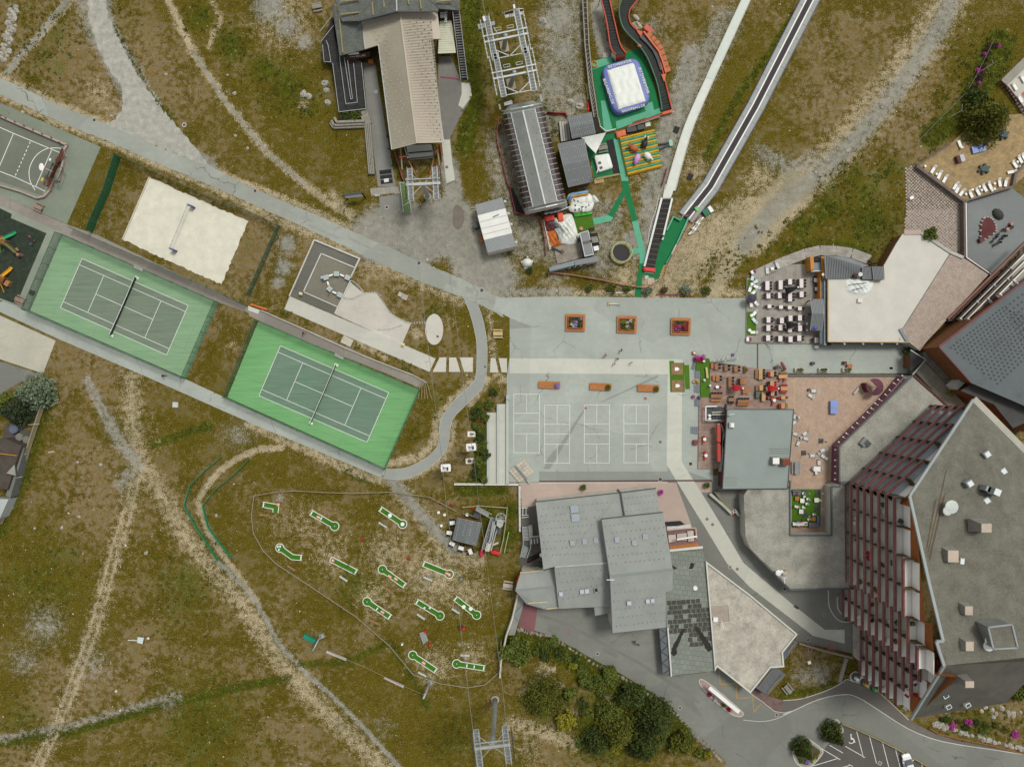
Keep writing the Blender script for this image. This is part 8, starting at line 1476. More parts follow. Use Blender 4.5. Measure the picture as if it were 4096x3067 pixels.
t=ab('flower_stand','timber flower stand with mixed flowers at the terrace edge','planter',P(1450,330));MB().ao(*P(1442,345)[:2],.3,.5,1.2,.5).aa('stand',bv,t);a8('flowers',[(P(1470,290)+Z_(1),.5,.4,.35)],200,.1,LW,t);a8('leaves',[(P(1450,340)+Z_(.95),.3,.6,.25)],150,.12,LG,t)
t=ab('statue','brown carved animal statue with rocks beside the passage','statue',P(2130,290));MB().bf([P(2105,225,1.3),P(2130,270,1.0),P(2165,350,.9)],.26,10,.34).aa('body',M('carved_wood',(134,78,62),.6,.12),t,br=False);MB().cn(P(2105,225,1.5),.3,.22,.25,8,5).aa('head',MT['carved_wood'],t);[MB().ae(P(x,y,0),P(x,y,1),.1).aa('leg',MT['carved_wood'],t)for x,y in((2125,262),(2140,258),(2150,345),(2175,340))];[MB().cn(P(x,y,0),r_,r_*.8,.5,8,4,True).aa('rock',RK,t)for x,y,r_ in((1985,310,.3),(2000,350,.35),(2060,352,.5))]
o=MB().ao(*P(1650,785)[:2],.3,.7,1.3,.8).aa('cabinet',M('dull_green_cabinet',(84,100,86),.7));aw(o,'dull green cabinet beside the long pale table','cabinet');o=MB().cn(P(1112,998,2.2),.28,.65,.1,14,4).aa('oval_sign',cs);aw(o,'black oval hanging sign by the stair tower','sign')
t=ab('stair_tower','enclosed outdoor stair with pale rails in front of the flat-roofed restaurant','stair',P(930,1120))
MB().ak(PL([770,1000,1090,1005,1090,1240,770,1240]),.3,.5).aa('landing',av,t);[MB().ak(PL([(850+22*k,y0),(864+22*k,y0),(864+22*k,y1),(850+22*k,y1)]),.4,.6+.16*k).aa('step',M('grey_stair_step',(96,98,100),.7),t)for k in RV(9)for y0,y1 in((1015,1090),(1150,1230))];[MB().af(PL(l,1.6),.2,.2).aa('rail',m_,t)for l,m_ in(([(765,1000),(765,1240)],ac),([(765,1240),(1090,1240)],ad),([(765,995),(960,990)],ac),([(870,1100),(1130,1090)],am),([(870,1140),(1100,1135)],am),([(980,1245),(1120,1275)],bv))];[MB().bu(*P(800,y)[:2],.5,.28,1.0,12).aa('drum',ac,t)for y in(1150,1205)]
for x,y in((968,1305),(968,1355)):o=MB().bu(*P(x,y)[:2],.3,.22,.9,12).aa('barrel',ac);aw(o,'white drum beside the red sign board','barrel','white drums by the sign')
a2(2950,1080,3.172)
t=ab('board_terrace','grey board terrace set with rows of white tables','terrace',P(560,500));MB().ak(PL([105,925,110,105,270,105,470,30,560,-60,900,-75,1060,-20,1060,930,830,935]),0,.3).aa('boards',ew('silver_boards',(166,160,148),(150,144,134),(122,116,110),90,5,.15,.012,.5,el=.2),t);aj(3,1);MB().af(PL([30,780,290,660,490,585,620,555,760,560,900,580,1060,640],.35),2.0,.14).aa('curved_walk',ew('curved_boards',(176,170,158),(160,154,144),(124,118,110),0,3,.18,.02,.5),t);a2(2950,1080,3.172)
for al in([(118,125),(238,125),(235,435),(112,435)],[(112,532),(232,532),(230,832),(108,834)]):MB().ak(PL(al),.25,.315).aa('turf',fd,t)
cw=bd('chair','dark plum chair drawn up to a white terrace table',M('dark_plum_seat',(70,52,54),.7),'dark chairs on the white-table terrace')
WT=M('blush_white_top',(226,216,212),.6,.03)
TL=[(357,207,50,115),(524,198,50,115),(643,158,48,72),(786,178,48,115),(370,334,48,72),(514,330,48,72),(642,350,48,115),(788,318,48,72),(383,468,48,45),(528,477,48,45),(638,482,48,45),(766,495,46,48),(371,637,48,72),(539,647,48,72),(648,618,48,72),(766,613,48,72),(369,740,48,75),(524,735,50,72),(640,767,48,50),(768,745,48,70),(366,866,50,72),(520,874,50,72),(648,883,50,72),(758,868,50,72),(977,893,48,68),(981,137,70,48),(993,249,72,46)]
for i,(x,y,w_,d_)in enumerate(TL):
 js,jw=d_>100,d_<52 and w_<60
 h2('table','long double white table on the board terrace' if js else 'small square white table on the board terrace' if jw else 'white table turned sideways beside the timber bar front' if w_>60 else 'white rectangular table on the board terrace',x,y,w_,d_,WT,62.5,.3,0,'long white tables' if js else 'small white tables' if jw else 'sideways white tables' if w_>60 else 'rectangular white tables')
 n=3 if js else 1 if jw else 2
 for k in RV(n):
  u=(k+.5)/n-.5
  for s_ in(-1,1):
   if w_>60:dr(cw,P(x+u*w_,y+s_*(d_/2+12))+Z_(.3),-s_*pi/2)
   else:dr(cw,P(x+s_*(w_/2+12),y+u*d_)+Z_(.3),0 if s_>0 else pi)
d8('folded black parasol above the long tables',(765,220),(615,268),k1,ac);d8('folded black parasol above the lower tables',(773,688),(625,705),k1,ac)
t=ab('parasol','open dark violet parasol over the turf loungers','parasol',P(187,360)+Z_(.3));c=P(187,358,2.7);i4=[c+Ve((cos(a)*.95,sin(a)*.95,-.4))for a in np.linspace(0,6.283,17)];[MB().face(c,i4[k],i4[k+1]).aa('canopy_panel',M('violet_canvas',(72,60,78),.8,.08),t)for k in RV(16)];MB().ae((c.x,c.y,.3),c,.06).aa('pole',ad,t);MB().bu(c.x,c.y,.3,.3,.08,12).aa('foot',av,t)
def c8(ah,x,y,rz,z0=.0,a9=None,fz=None,L_=1.75):
 t=ab('sun_lounger',ah,'sun lounger',P(x,y)+Z_(z0),rz,fz);m_=a9 or ac;MB().ao(-.25,0,.3,L_*.7,.58,.06).aa('seat',m_,t,True);MB().ai([(L_*.22,-.29,.34),(L_*.5,-.27,.75),(L_*.5,.27,.75),(L_*.22,.29,.34)],.06).aa('backrest',m_,t,True);[MB().ao(sx,sy,0,.07,.07,.32).aa('leg',m_,t,True)for sx in(-.75,.3)for sy in(-.24,.24)];return t
jd=M('pale_mint_lounger',(206,220,216),.6,.04)
for i,(x,y,r_,m_)in enumerate(((180,95,1.3,jd),(233,145,.5,jd),(148,238,1.3,None),(235,222,-.4,None),(200,282,.8,None),(158,430,1.7,None),(218,420,-.9,None),(212,540,.9,None),(205,648,-.9,jd),(197,793,0,None))):c8(('mint lounger at the top of the upper turf','mint lounger angled beside the upper turf','white lounger on the upper turf edge side','white lounger overhanging the boards','white lounger tucked above the violet parasol','white lounger below the violet parasol','small white lounger under the parasol rim','white lounger at the top of the lower turf','mint lounger on the lower turf','white lounger across the foot of the lower turf')[i],x,y,r_,.3,m_,None,1.3)
for i,(x,y)in enumerate(((172,185),(166,580),(140,768))):o=MB().bu(*P(x,y)[:2],.3,.32,.45,16).aa('side_table',ac);aw(o,'round white side table on the '+('upper turf','lower turf by the first lounger','lower turf by the last lounger'[:40])[i],'table')
for bj,x,y,r_ in(('white chaise with plum cushion at the terrace corner by the plaza',130,880,0),('plum cushioned box at the curved walk end',187,33,.5)):t=ab('daybed',bj,'daybed',P(x,y)+Z_(.3),r_);MB().ao(0,0,.0,.9,.8,.4).aa('base',ac,t,True);MB().ao(.28,0,.4,.4,.75,.12).aa('cushion',M('plum_cushion',(130,50,90),.8),t,True)
aj(3,1)
for i,(x,y,r_)in enumerate(((140,730,.15),(228,685,.5))):c8('white padded lounger on the curved board walk'+(' beside the white cube',' beside the black cushion')[i],x,y,r_+1.5,.4,M('pale_grey_pad',(206,204,200),.7,.05))
o=MB().ao(*P(185,722)[:2],.4,.6,.55,.4,.2).aa('cube_stool',ac);aw(o,'white cube stool between the curved walk loungers','stool');o=MB().cn((*P(222,718)[:2],.42),.3,.25,.25,10,4,True).aa('cushion_seat',cs);aw(o,'black cushion on the curved board walk','cushion')
for i,(x,y)in enumerate(((430,1610),(640,1610),(850,1610))):t=ab('concrete_planter','pale concrete trough with trimmed shrubs on the slate ledge '+('by the statue','middle one','by the orange box')[i],'planter',P(x,y));MB().ao(0,0,0,1.95,.75,.6).aa('trough',M('pale_trough',(196,190,176),.9,.08),t,True);a8('shrub',[((0,0,.75),.75,.3,.3)],260,.12,LG,t,True)
for bj,x,y,s_,m_ in(('brown box planter near the statue',222,1590,.6,b8),('dark framed box in the passage',547,1552,.7,an),('dark framed box beside the orange crate',827,1548,.7,b8),('orange wooden crate in the passage',868,1577,1.0,bv),('pale flat hatch in the passage',1245,1595,1.0,bq),('small white freezer by the terrace gate',580,1408,.7,ac)):p=P(x,y);o=MB().ao(p.x,p.y,0,s_,s_*.75,.06 if 'hatch' in bj else .7).ao(p.x,p.y,.02,s_*.7,s_*.5,.04 if 'hatch' in bj else .72).aa('box',m_);aw(o,bj,'box')
aj(3,2)
def ei(ah,x,y,rz):
 t=ab('ping_pong_table',ah,'ping-pong table',P(x,y),rz);BT=M('periwinkle_table',(130,152,206),.5,.04);[MB().ao(s_*.69,0,.7,1.36,1.5,.06).aa('table_half',BT,t,True)for s_ in(-1,1)];MB().ao(0,0,.76,.03,1.7,.16).aa('net',M('pale_net_tape',(196,200,206),.6),t,True);[MB().ao(sx,sy,0,.08,.08,.7).aa('leg',an,t,True)for sx in(-1.1,1.1)for sy in(-.6,.6)]
ei('periwinkle ping-pong table on the brick terrace',730,280,pi/2)
dk=None
def fa(ah,x,y,r_,fz):return c8(ah,x,y,r_,.03,M('pale_canvas',(206,210,204),.7,.06),fz,1.25)
for(x,y,r_)in((567,140,0),(535,187,-.6),(392,412,.6),(487,508,.6),(403,522,-.3),(497,563,-.3),(423,592,1.2),(645,658,.4),(648,722,-.6),(603,762,1.6),(556,710,0),(385,355,1.5)):fa('pale canvas deck chair standing on the brick terrace',x,y,r_,'deck chairs on the brick terrace')
for i,(x,y,r_,m_)in enumerate(((516,130,.3,av),(425,372,.1,ad),(447,550,.5,ad),(602,690,.6,ad))):o=MB().ao(*P(x,y)[:2],.03,.5,.5,.4,r_).aa('low_table',m_);aw(o,'small '+('dark low table by the topmost deck chairs','grey low table by the roof edge','grey low table amid four deck chairs','grey low table amid the lower deck chairs')[i],'table')
for bj,x,y in(('grey weighted base with folded canopy by the brick centre line',625,580),('grey weighted base with folded canopy by the lower chairs',472,686)):t=ab('parasol',bj,'parasol',P(x,y));p=P(x,y);MB().ao(p.x,p.y,.03,.95,.95,.12).aa('base_slab',av,t);MB().ae((p.x,p.y,.1),(p.x,p.y,2.2),.08).aa('pole',an,t);MB().bf([(p.x,p.y,2.2),P(x+45,y+10,2.3)],.12,8,.2).aa('folded_canopy',av,t)
t=ab('parasol','large half-folded plum parasol by the courtyard wall','parasol',P(1120,105));c=P(1118,105,3.0);i4=[c+Ve((cos(a)*1.75,sin(a)*1.75,-.6))for a in np.linspace(-2.1,2.2,9)];[MB().face(c,i4[k],i4[k+1]).aa('canopy_panel',M('plum_canvas',(100,58,70),.8,.1),t)for k in RV(8)];MB().ae((c.x,c.y,0),c,.08).aa('pole',ad,t);t2=ab('beach_hut','curved maroon seat shell beside the plum parasol','seat',P(1025,110));MB().af(PL([1008,70,1015,115,1035,148],1),.3,1.8).aa('shell',M('maroon_shell',(96,40,48),.7),t2)
cj('grey picnic table beside the chimney of the grey roof',400,815,pi/2,M('cool_grey_wood',(150,154,154),.8),None,2.6);b7('white striped bench near the plum parasol',930,140,.9,BG,1.4)
for bj,x,y in(('white table set for three below the deck chairs',578,825),):t=h2('table',bj,x,y,60,42,ac,43.5,.03);[dr(l6,P(cx,cy)+Z_(.03),r_)for l6 in[bd('chair','white plastic chair at an outdoor table in the courtyard',ac,'white courtyard chairs')]for cx,cy,r_ in((548,825,3.1),(608,825,0),(575,860,-1.6),(470,1068,1.9),(500,1090,0),(492,1132,0),(460,1162,-.6),(600,1100,0),(390,1155,3),(412,1160,0),(462,1040,.5),(552,1225,.5),(508,1268,.5))]
for bj,x,y,w_,d_,m_ in(('white square table at the middle of the courtyard turf',453,1105,38,38,ac),('white table with one chair at the turf edge',578,1100,38,38,ac),('white square table lower on the courtyard turf',443,1200,38,38,ac),('oak low table by the upper courtyard sofa',407,1086,36,34,bv),('oak low table beside the corner sofa',552,1265,36,34,bv)):h2('table',bj,x,y,w_,d_,m_,43.5,.04,0,None,.5)
t=ab('corner_sofa','grey corner sofa with cushions on the courtyard turf','sofa',P(580,1290));SF=M('grey_upholstery',(112,116,126),.9,.06);[MB().ak(PL(q),.04,.45).aa('seat_cushion',SF,t)for q in([(525,1300),(575,1300),(575,1335),(525,1335)],[(577,1300),(600,1300),(600,1335),(577,1335)],[(583,1240),(610,1240),(610,1298),(583,1298)])];MB().af(PL([515,1333,618,1333,620,1235],.5),.25,.8).aa('backrest',SF,t);MB().ak(PL([512,1300,524,1300,524,1336,512,1336]),.04,.5).aa('armrest',bv,t)
t=ab('sofa','grey straight sofa under the courtyard wall','sofa',P(405,1040));MB().ak(PL([372,1030,440,1030,440,1055,372,1055]),.04,.45).aa('seat',SF,t);MB().af(PL([372,1022,440,1022],.5),.25,.8).aa('backrest',SF,t)
for i,(x,y)in enumerate(((480,1030),(595,1030),(590,1170),(480,1230))):t=ab('parasol','folded grey parasol on a dark base in the courtyard '+('by the straight sofa','by the turf corner','by the turf side','above the corner sofa')[i],'parasol',P(x,y));p=P(x,y);MB().ao(p.x,p.y,.04,.95,.95,.1).aa('base_slab',av,t);MB().ae((p.x,p.y,.1),(p.x,p.y,2.0),.07).aa('pole',an,t);MB().bf([(p.x,p.y,2.1),P(x+45,y+18,2.0)],.13,8,.22).aa('folded_canopy',M('grey_canvas',(140,140,142),.8),t)
t=h2('banquet_table','long white party table at the foot of the courtyard',430,1305,130,34,ac,43.5,.03)
a2(0,0,1)
for i,(x,y,w_,bj,fl)in enumerate(((2301,1291,4.0,'violet and white',(LV,LG,LW)),(2506,1298,4.0,'yellow-green and white',(LY,LG,LW)),(2721,1306,4.0,'red and magenta',(LR,LG,LM)))):
 t=ab('deck_planter','square orange timber planter seat filled with %s flowers'%bj,'planter',P(x,y),-.02);n=12
 for k in RV(n):MB().ao(-2+4*(k+.5)/n,0,.38,4/n-.012,3.45,.07).aa('plank',bv,t,True)
 MB().ao(0,0,0,3.7,3.1,.38).aa('base',b3,t,True);[MB().ao(*q,.4,*s_,.45).aa('box_board',bv,t,True)for q,s_ in(((0,1.15),(3.0,.1)),((0,-1.15),(3.0,.1)),((1.5,0),(.1,2.4)),((-1.5,0),(.1,2.4)))];MB().ao(0,0,.4,2.9,2.2,.35).aa('soil',M('dark_soil'),t,True)
 bl=[((ru(-1.2,1.2),ru(-.9,.9),.85),.35,.35,.28)for _ in RV(16)];a8('leaves',bl[:8],900,.14,fl[1],t,True);a8('flowers',bl[8:13],900,.13,fl[0],t,True);a8('pale_flowers',bl[13:],500,.13,fl[2],t,True)
for i,(x,y)in enumerate(((2197,1541),(2401,1548),(2592,1554))):
 t=ab('planter_bench','long orange plank bench with %s planted at one end'%('dark purple foliage','pale green cactus-like plant','bright green leaves and worn planks')[i],'planter',P(x,y),-.03);[MB().ao(-2.2+4.4*(k+.5)/3,-.6+1.2*j/5*1.0+.1,.4,4.4/3-.02,.22,.07).aa('plank',bv,t,True)for k in RV(3)for j in RV(6)];MB().ao(0,0,0,4.1,1.2,.4).aa('base',b3,t,True);MB().bu(1.5,0,.4,.5,.25,14).aa('pot',b3,t,True);a8('plant',[((1.5,0,.8),.5,.5,.35)],300,.13,(LV,LG,LY)[i]if i<2 else LG,t,True)
aj(2,2);jl('round flowering pot on the pink pavement by the drain',732,988,.6,LG);jl('round pink-flowering pot at the grey roof corner',1415,1030,.5,LM);jl('round pot on the pink pavement by the restaurant',1818,970,.6,LG);aj(3,1);jl('dark bushy pot at the end of the passage',1365,1445,.8,LD)
i2=M('bark',(92,76,58),.95,.2,3,8,.3)
def bo(ah,x,y,rt,h,a9,ay='broad',n=1600,ls=.3,name='tree',dd=0):
 rm=rt/fr[2]/S;p=P(x,y,h*.5);p.z=0;t=ab(name,ah,'tree' if name!='shrub' else 'shrub',p)
 if name!='shrub':
  MB().bf([(p.x,p.y,0),(p.x+.05,p.y,h*.4),(p.x,p.y+.05,h*.85)],.05*h*.5+.06,8,.04).aa('trunk',i2,t)
  for k in RV(5):a=k*1.26+x;MB().bf([(p.x,p.y,h*(.3+.08*k)),(p.x+cos(a)*rm*.6,p.y+sin(a)*rm*.6,h*(.45+.08*k))],.07,5,.02).aa('limb',i2,t)
 if ay=='conifer':
  bl=[]
  for k in RV(7):
   z=h*(.12+.13*k);r_=rm*(1-k/7.6)
   m_=max(5,int(11-k))
   for j in RV(m_):a=j*2*pi/m_+k*.7;q=r_*ru(.6,.85);bl.append(((p.x+cos(a)*q,p.y+sin(a)*q,z),r_*.3+.12,r_*.3+.12,.35));bl.append(((p.x+cos(a)*q*.45,p.y+sin(a)*q*.45,z+.2),r_*.3+.1,r_*.3+.1,.4))
  bl.append(((p.x,p.y,h),.2,.2,.5))
 else:
  rg=random.Random(int(x*7+y));bl=[((p.x,p.y,h*.6),rm*.6,rm*.6,h*.34)]
  for k in RV(9):a=rg.uniform(0,6.28);q=rm*rg.uniform(.4,.75);bl.append(((p.x+cos(a)*q,p.y+sin(a)*q,h*rg.uniform(.35,.7)),rm*rg.uniform(.25,.42),rm*rg.uniform(.25,.42),h*rg.uniform(.15,.28)))
 a8('crown',bl,n,ls,a9,t);return t
aj(2,3)
CD=bi('spruce_needles',(40,56,30),(82,98,40),(104,110,46),.6,4);CO=bi('olive_needles',(70,78,30),(134,130,46),(106,110,40),.6,4)
for bj,x,y,r_,h,m_,kd,n in(('bright green leafy tree at the top of the slope by the wall',150,790,135,4.5,LG,'broad',2600),('large olive-green tree on the slope beside the footpath',380,1220,195,7,CO,'conifer',4200),('small round young tree right of the large olive tree',625,1150,55,3,LG,'broad',800),('dense green bush crowning the rock kerb',965,975,75,3,LG,'broad',1100),('dark tree leaning over the rock kerb',1190,1180,130,5.5,LD,'broad',2400),('tall dark spruce below the rock kerb',1390,1400,190,9,CD,'conifer',4600),('broad olive spruce at the bottom of the slope',1050,1500,190,8,CO,'conifer',4600),('mid-sized dark spruce between two olive spruces',860,1600,140,6.5,CD,'conifer',2800),('feathery yellow-green willow bush beside the olive tree',590,1400,95,3.2,LY,'broad',1400),('dark spruce at the foot of the slope',1280,1640,170,8,CD,'conifer',3600),('olive bush beside the boulders of the kerb',1600,1600,110,4,CO,'broad',1600),('round green bush below the grassy ledge',770,1030,70,2.4,LG,'broad',900),('wide low green bush beside the dark tree',1000,1320,110,3.5,LG,'broad',1700),('small bush by the purple flowers',470,700,60,2,LG,'broad',700)):bo(bj,x,y,r_,h,m_,kd,n,.3 if kd=='broad' else .26)
e3=random.Random(9);et=[(p.x,p.y)for p in PL([100,680,450,690,860,900,1300,1170,1700,1520,1850,1700,700,1700,640,1300,500,900])]
for i in RV(150):
 x,y=e3.uniform(100,1850),e3.uniform(680,1700);v=P(x,y)
 if eu(np.array([v.x]),np.array([v.y]),et)[0]:bo('low green shrub filling the thicket below the rock kerb',x,y,e3.uniform(35,75),e3.uniform(.8,1.8),(LG,CO,LD,LY)[int(e3.random()*3.4)],'broad',320,.22,'shrub')['group']='thicket shrubs'
aj(0,2);bo('blue-grey spruce behind the plank fence',260,150,165,8,LB,'conifer',4200,.26);bo('blue-green spruce beside the covered tanks',120,320,135,7,bi('blue_green_needles',(48,60,44),(88,100,70),(70,82,44),.5,4),'conifer',3000,.26);bo('green spruce on the edge of the yard',10,260,110,6,LG,'conifer',1800,.26)
a2(3096,2317);bo('dark pine on the kerbed island by the disabled bay',545,1385,95,6,CD,'conifer',3000,.24);bo('dark pine on the round flower island',278,1515,88,5.5,CD,'conifer',2600,.24);bo('green shrub mass beyond the sloping roof corner',2170,1000,90,3,LG,'broad',1200)
aj(3,1);bo('bright spiky green bush at the corner of the white gravel roof',1570,425,68,5.2,LG,'broad',1200,.28,'shrub');a2(3596,200,4.416);bo('large olive tree overhanging the paved sun terrace',1650,1180,440,8,CO,'conifer',6500,.28);bo('dark shrub mass beside the sagging wire',1350,850,200,2.5,LD,'broad',1400,.25,'shrub')
aj(1,2)
for i,(x,y,r_)in enumerate(((2110,260,48),(2000,330,62),(2010,460,52),(2150,150,40),(2050,620,72),(2075,700,48),(2020,760,60),(2000,870,58),(2065,920,40),(2040,545,48),(2075,370,40))):bo('green shrub in the bed along the seating steps',x,y,r_,1.6,(LG,LD)[i%2],'broad',700,.2,'shrub')['group']='shrubs along the seating steps'
bo('rusty orange shrub in the bed along the seating steps',2028,410,38,1.3,bi('rusty_leaves',(120,84,30),(170,120,44),(140,96,40),2,6),'broad',500,.16,'shrub')
aj(2,1)
for i,(x,y,r_)in enumerate(((797,885,42),(985,895,55),(1128,893,38),(1305,915,42),(1450,905,32),(1640,905,50),(1825,905,46))):bo(('round shrub first in the plaza edge row','wide olive shrub behind the white log','round shrub right beside the teal walkway end','silver-green shrub across the walkway end','withered brown shrub in the plaza edge row','silvery shrub behind the maroon beam','round shrub last in the plaza edge row')[i],x,y,r_,1.5,(LG,CO,LG,LB,la,LB,LG)[i],'broad',800,.17,'shrub')
aj(1,0);bo('bushy planting in the timber bench bed',860,1030,55,1.8,LD,'broad',900,.18,'shrub');bo('bushy planting beside its twin in the timber bed',930,1028,60,1.9,LG,'broad',900,.18,'shrub');aj(3,1);bo('flowering low shrub behind the metal roof',1080,680,55,1.5,la,'broad',500,.16,'shrub')
aj(2,1)
for i,(x,y,r_)in enumerate(((360,225,34),(235,640,40),(260,735,36))):bo(('dark bush beside the red net corner','low bush behind the globe tent','low bush in front of the globe tent')[i],x,y,r_,.9,LD,'broad',400,.15,'shrub')
a2(3096,1350);bo('yellowish grass clump on the gravel roof strip',1530,490,42,4.2,LY,'broad',500,.18,'shrub');a2(3096,2317)
for i,(x,y)in enumerate(((1500,1235),(1560,1240),(1640,1255),(1720,1260),(1800,1270),(1880,1290),(1960,1290),(1580,1290),(1700,1310),(1850,1340),(2050,1330),(2130,1370))):bo('low flowering clump on the boulder bank',x,y,38,.9,(LD,LG,CO,LM)[i%4],'broad',350,.14,'shrub')['group']='clumps on the boulder bank'
for i,(x,y)in enumerate(((330,1595),(375,1560),(300,1615),(240,1600))):bo('small flower clump on the round island '+('yellow','lemon by the kerb','violet','greenish')[i],x,y,26,.6,(LY,LY,LV,LG)[i],'broad',260,.11,'shrub')
aj(2,3)
for i,(x,y)in enumerate(((1850,1160),(1905,1205),(1970,1255),(2022,1298))):bo('bushy flower pot beside the bus stop island '+('with dark red blooms','with white and green','plain green','deep red, last in row')[i],x,y,22,.8,(LR,LW,LG,LR)[i],'broad',300,.12,'shrub')
a2(3596,200,4.416)
for i in RV(26):u=i/26;bo('pink fireweed clump on the slope below the wire',1680-420*u+ru(-90,90),-120+1000*u+ru(-60,60),ru(28,60),.9,LM if i%6==0 else bi('fireweed_stems',(74,60,50),(120,70,84),(60,66,30),1,5),'broad',160,.14,'shrub')['group']='fireweed clumps on the slope'
aj(2,3);ld=az(PL([1770,1025,1840,1060,2000,1190,2135,1310,2145,1340,2110,1355,2030,1325,1870,1190,1765,1070]),4,True);aq('bus_island',ld,.14,M('pink_island',(168,146,136),.9,.08),t=.2);sk(MB().ap(ld,.16,0,.16,True).aa('kerb',bq));t=ab('bus_shelter','long narrow white bus shelter roof on the pink island','bus shelter',P(1980,1210));MB().ae(P(1848,1100,2.4),P(2112,1318,2.4),.75,.12).aa('roof',ac,t);[MB().ae(Ve((*P(x,y,1.2)[:2],.1)),P(x,y,2.4),.1).aa('post',ad,t)for x,y in((1870,1118),(1980,1210),(2090,1300))]
a2(3096,2317)
for bj,al in(('flower_island',[(250,1405),(300,1405),(415,1490),(420,1540),(330,1640),(270,1655),(200,1620),(165,1540),(180,1470)]),('tree_island',[(405,1300),(470,1250),(550,1235),(580,1265),(605,1340),(520,1380),(440,1370),(405,1330)])):q=az(PL(al),4,True);aq(bj,q,.13,M('pale_cobble_bed',(150,146,134),.95,.2,2,6,.4),t=.2);sk(MB().ap(q,.2,0,.17,True).aa('kerb',bq));sk(MB().ak(b6(q,.55),.1,.15).aa('soil_bed',M('bed_soil',(78,72,50),.95,.2)))
ar('double timber rail barrier along the car park',PL([590,1262,760,1330,950,1420,1150,1525,1420,1680,1540,1750]),.6,M('mossy_rail',(150,136,92),.85),None,.22,2.5);ar('rusty timber rail at the foot of the boulder bank',PL([1365,1305,1440,1350,1640,1395,1900,1450,2208,1530,2300,1550]),.6,M('rusty_rail',(146,96,52),.85),None,.2,2.5)
t=ab('glass_bins','three round underground recycling bins on a pale concrete pad','recycling bins',P(800,910));MB().ak(az(PL([670,840,720,808,760,835,900,940,920,965,880,985,760,910,680,895]),4,True),0,.13).aa('pad',bq,t)
for x,y,m_ in((718,855,ac),(795,905,M('bin_yellow',(206,160,30),.5)),(878,950,M('bin_lime',(90,190,60),.5))):p=P(x,y);b_=MB().bu(p.x,p.y,.1,.9,.1,24).aa('lid_plate',M('dark_lid',(72,74,74),.7),t);MB().bu(p.x,p.y-.25,.18,.36,.8,16,.3).aa('inlet_drum',m_,b_)
t=ab('parked_car','white hatchback parked in the marked bay','car',P(1168,1608),radians(105));CW=M('white_car_paint',(232,234,232),.25,.02,1,4,0)
def ct(x,w_,z0,z1):return[(x,-w_,z0),(x,w_,z0),(x,w_*.96,z1),(x,-w_*.96,z1)]
rs=[ct(-2.0,.7,.35,.75),ct(-1.85,.85,.25,.95),ct(-.9,.9,.25,1.0),ct(.6,.9,.25,.98),ct(1.6,.86,.25,.85),ct(2.0,.68,.35,.65)];vs=sum(rs,[]);MB().add(vs,[(i*4+j,i*4+(j+1)%4,i*4+4+(j+1)%4,i*4+4+j)for i in RV(5)for j in RV(4)]+[(3,2,1,0),(20,21,22,23)]).aa('body',CW,t,True)
my=[ct(-1.85,.78,.9,.98),ct(-1.3,.74,.95,1.42),ct(.15,.72,.95,1.45),ct(.95,.78,.9,.97)];MB().add(sum(my,[]),[(i*4+j,i*4+(j+1)%4,i*4+4+(j+1)%4,i*4+4+j)for i in RV(3)for j in RV(4)]).aa('glasshouse',ea('car_glass',(40,46,48)),t,True);MB().ai([(-1.3,-.66,1.475),(.12,-.66,1.485),(.12,.66,1.485),(-1.3,.66,1.475)],.05).aa('roof',CW,t,True)
for x in(-1.25,1.25):
 for y in(-.82,.82):w_=MB().bf([(x,y-.1,.32),(x,y+.1,.32)],.32,16).aa('wheel',cs,t,True);MB().bf([(x,y-.11,.32),(x,y+.11,.32)],.18,10).aa('rim',ad,w_,True)
for y in(-.55,.55):MB().ao(1.9,y,.62,.25,.3,.12).aa('headlight',M('headlight_glass',(206,212,214),.1),t,True);MB().ao(-1.93,y,.7,.12,.25,.2).aa('tail_light',c5,t,True);MB().ao(.65,y*1.85,.95,.2,.22,.14).aa('mirror',CW,t,True)
aj(3,3);o=MB().af(PL([425,705,640,770,900,835],.5),.35,1.0).aa('garden_wall',M('brown_board_wall',(140,124,102),.9,.15));aw(o,'weathered wall between the lane and the dry garden','wall');cj('grey picnic table on the dry garden beside the brick pavement',325,1105,-.9,GP);t=ab('garden_lamp','small white lamp on a post in the dry garden','lamp',P(525,880));MB().ae(P(525,880,0),P(525,880,2.2),.08).aa('post',ad,t);MB().ao(*P(525,880,2.2)[:2],2.1,.6,.6,.15,.3).aa('head',ac,t);aw(MB().af(PL([850,840,815,960,790,1050],.2),.7,.4).aa('stone_border',RK),'rough stone border closing the dry garden','stones');aw(MB().ak(PL([905,535,990,535,990,860,970,870,905,820]),0,.5).aa('entrance_ramp',dc),'pale concrete ramp beside the apartment balconies','ramp');q=az(PL([690,240,700,390,780,505,900,520]),4);sk(MB().ap(q,.2,0,.2).aa('kerb',bq));sk(MB().ap(az(PL([770,300,775,400,815,460]),4),.2,0,.2).aa('kerb',bq));aw(MB().ak(PL([382,385,400,372,437,398,420,412]),0,.04).aa('lane_grate',an),'dark steel grate set in the pale lane','grate')
a2(3596,550,4.416);aq('sun_terrace',PL([310,505,940,80,1400,-350,2350,-420,2350,560,2000,870,1160,1140,1100,1110]),.3,ew('tan_pavers',(172,148,104),(156,132,92),(120,100,72),-12,.42,.21,.012,.5),t=.4)
SW=M('weathered_parapet',(112,100,92),.9,.2,1,6,.2)
t=ab('terrace_parapet','weathered grey parapet round the tan sun terrace','wall',P(700,800));[MB().af(PL(l,.7),w_,.8).aa('wall',SW,t)for l,w_ in(([(300,510),(1150,1140)],.55),([(1150,1130),(2000,870)],.4),([(300,500),(940,85)],.2),([(2000,870),(2050,640),(2300,400)],.5))]
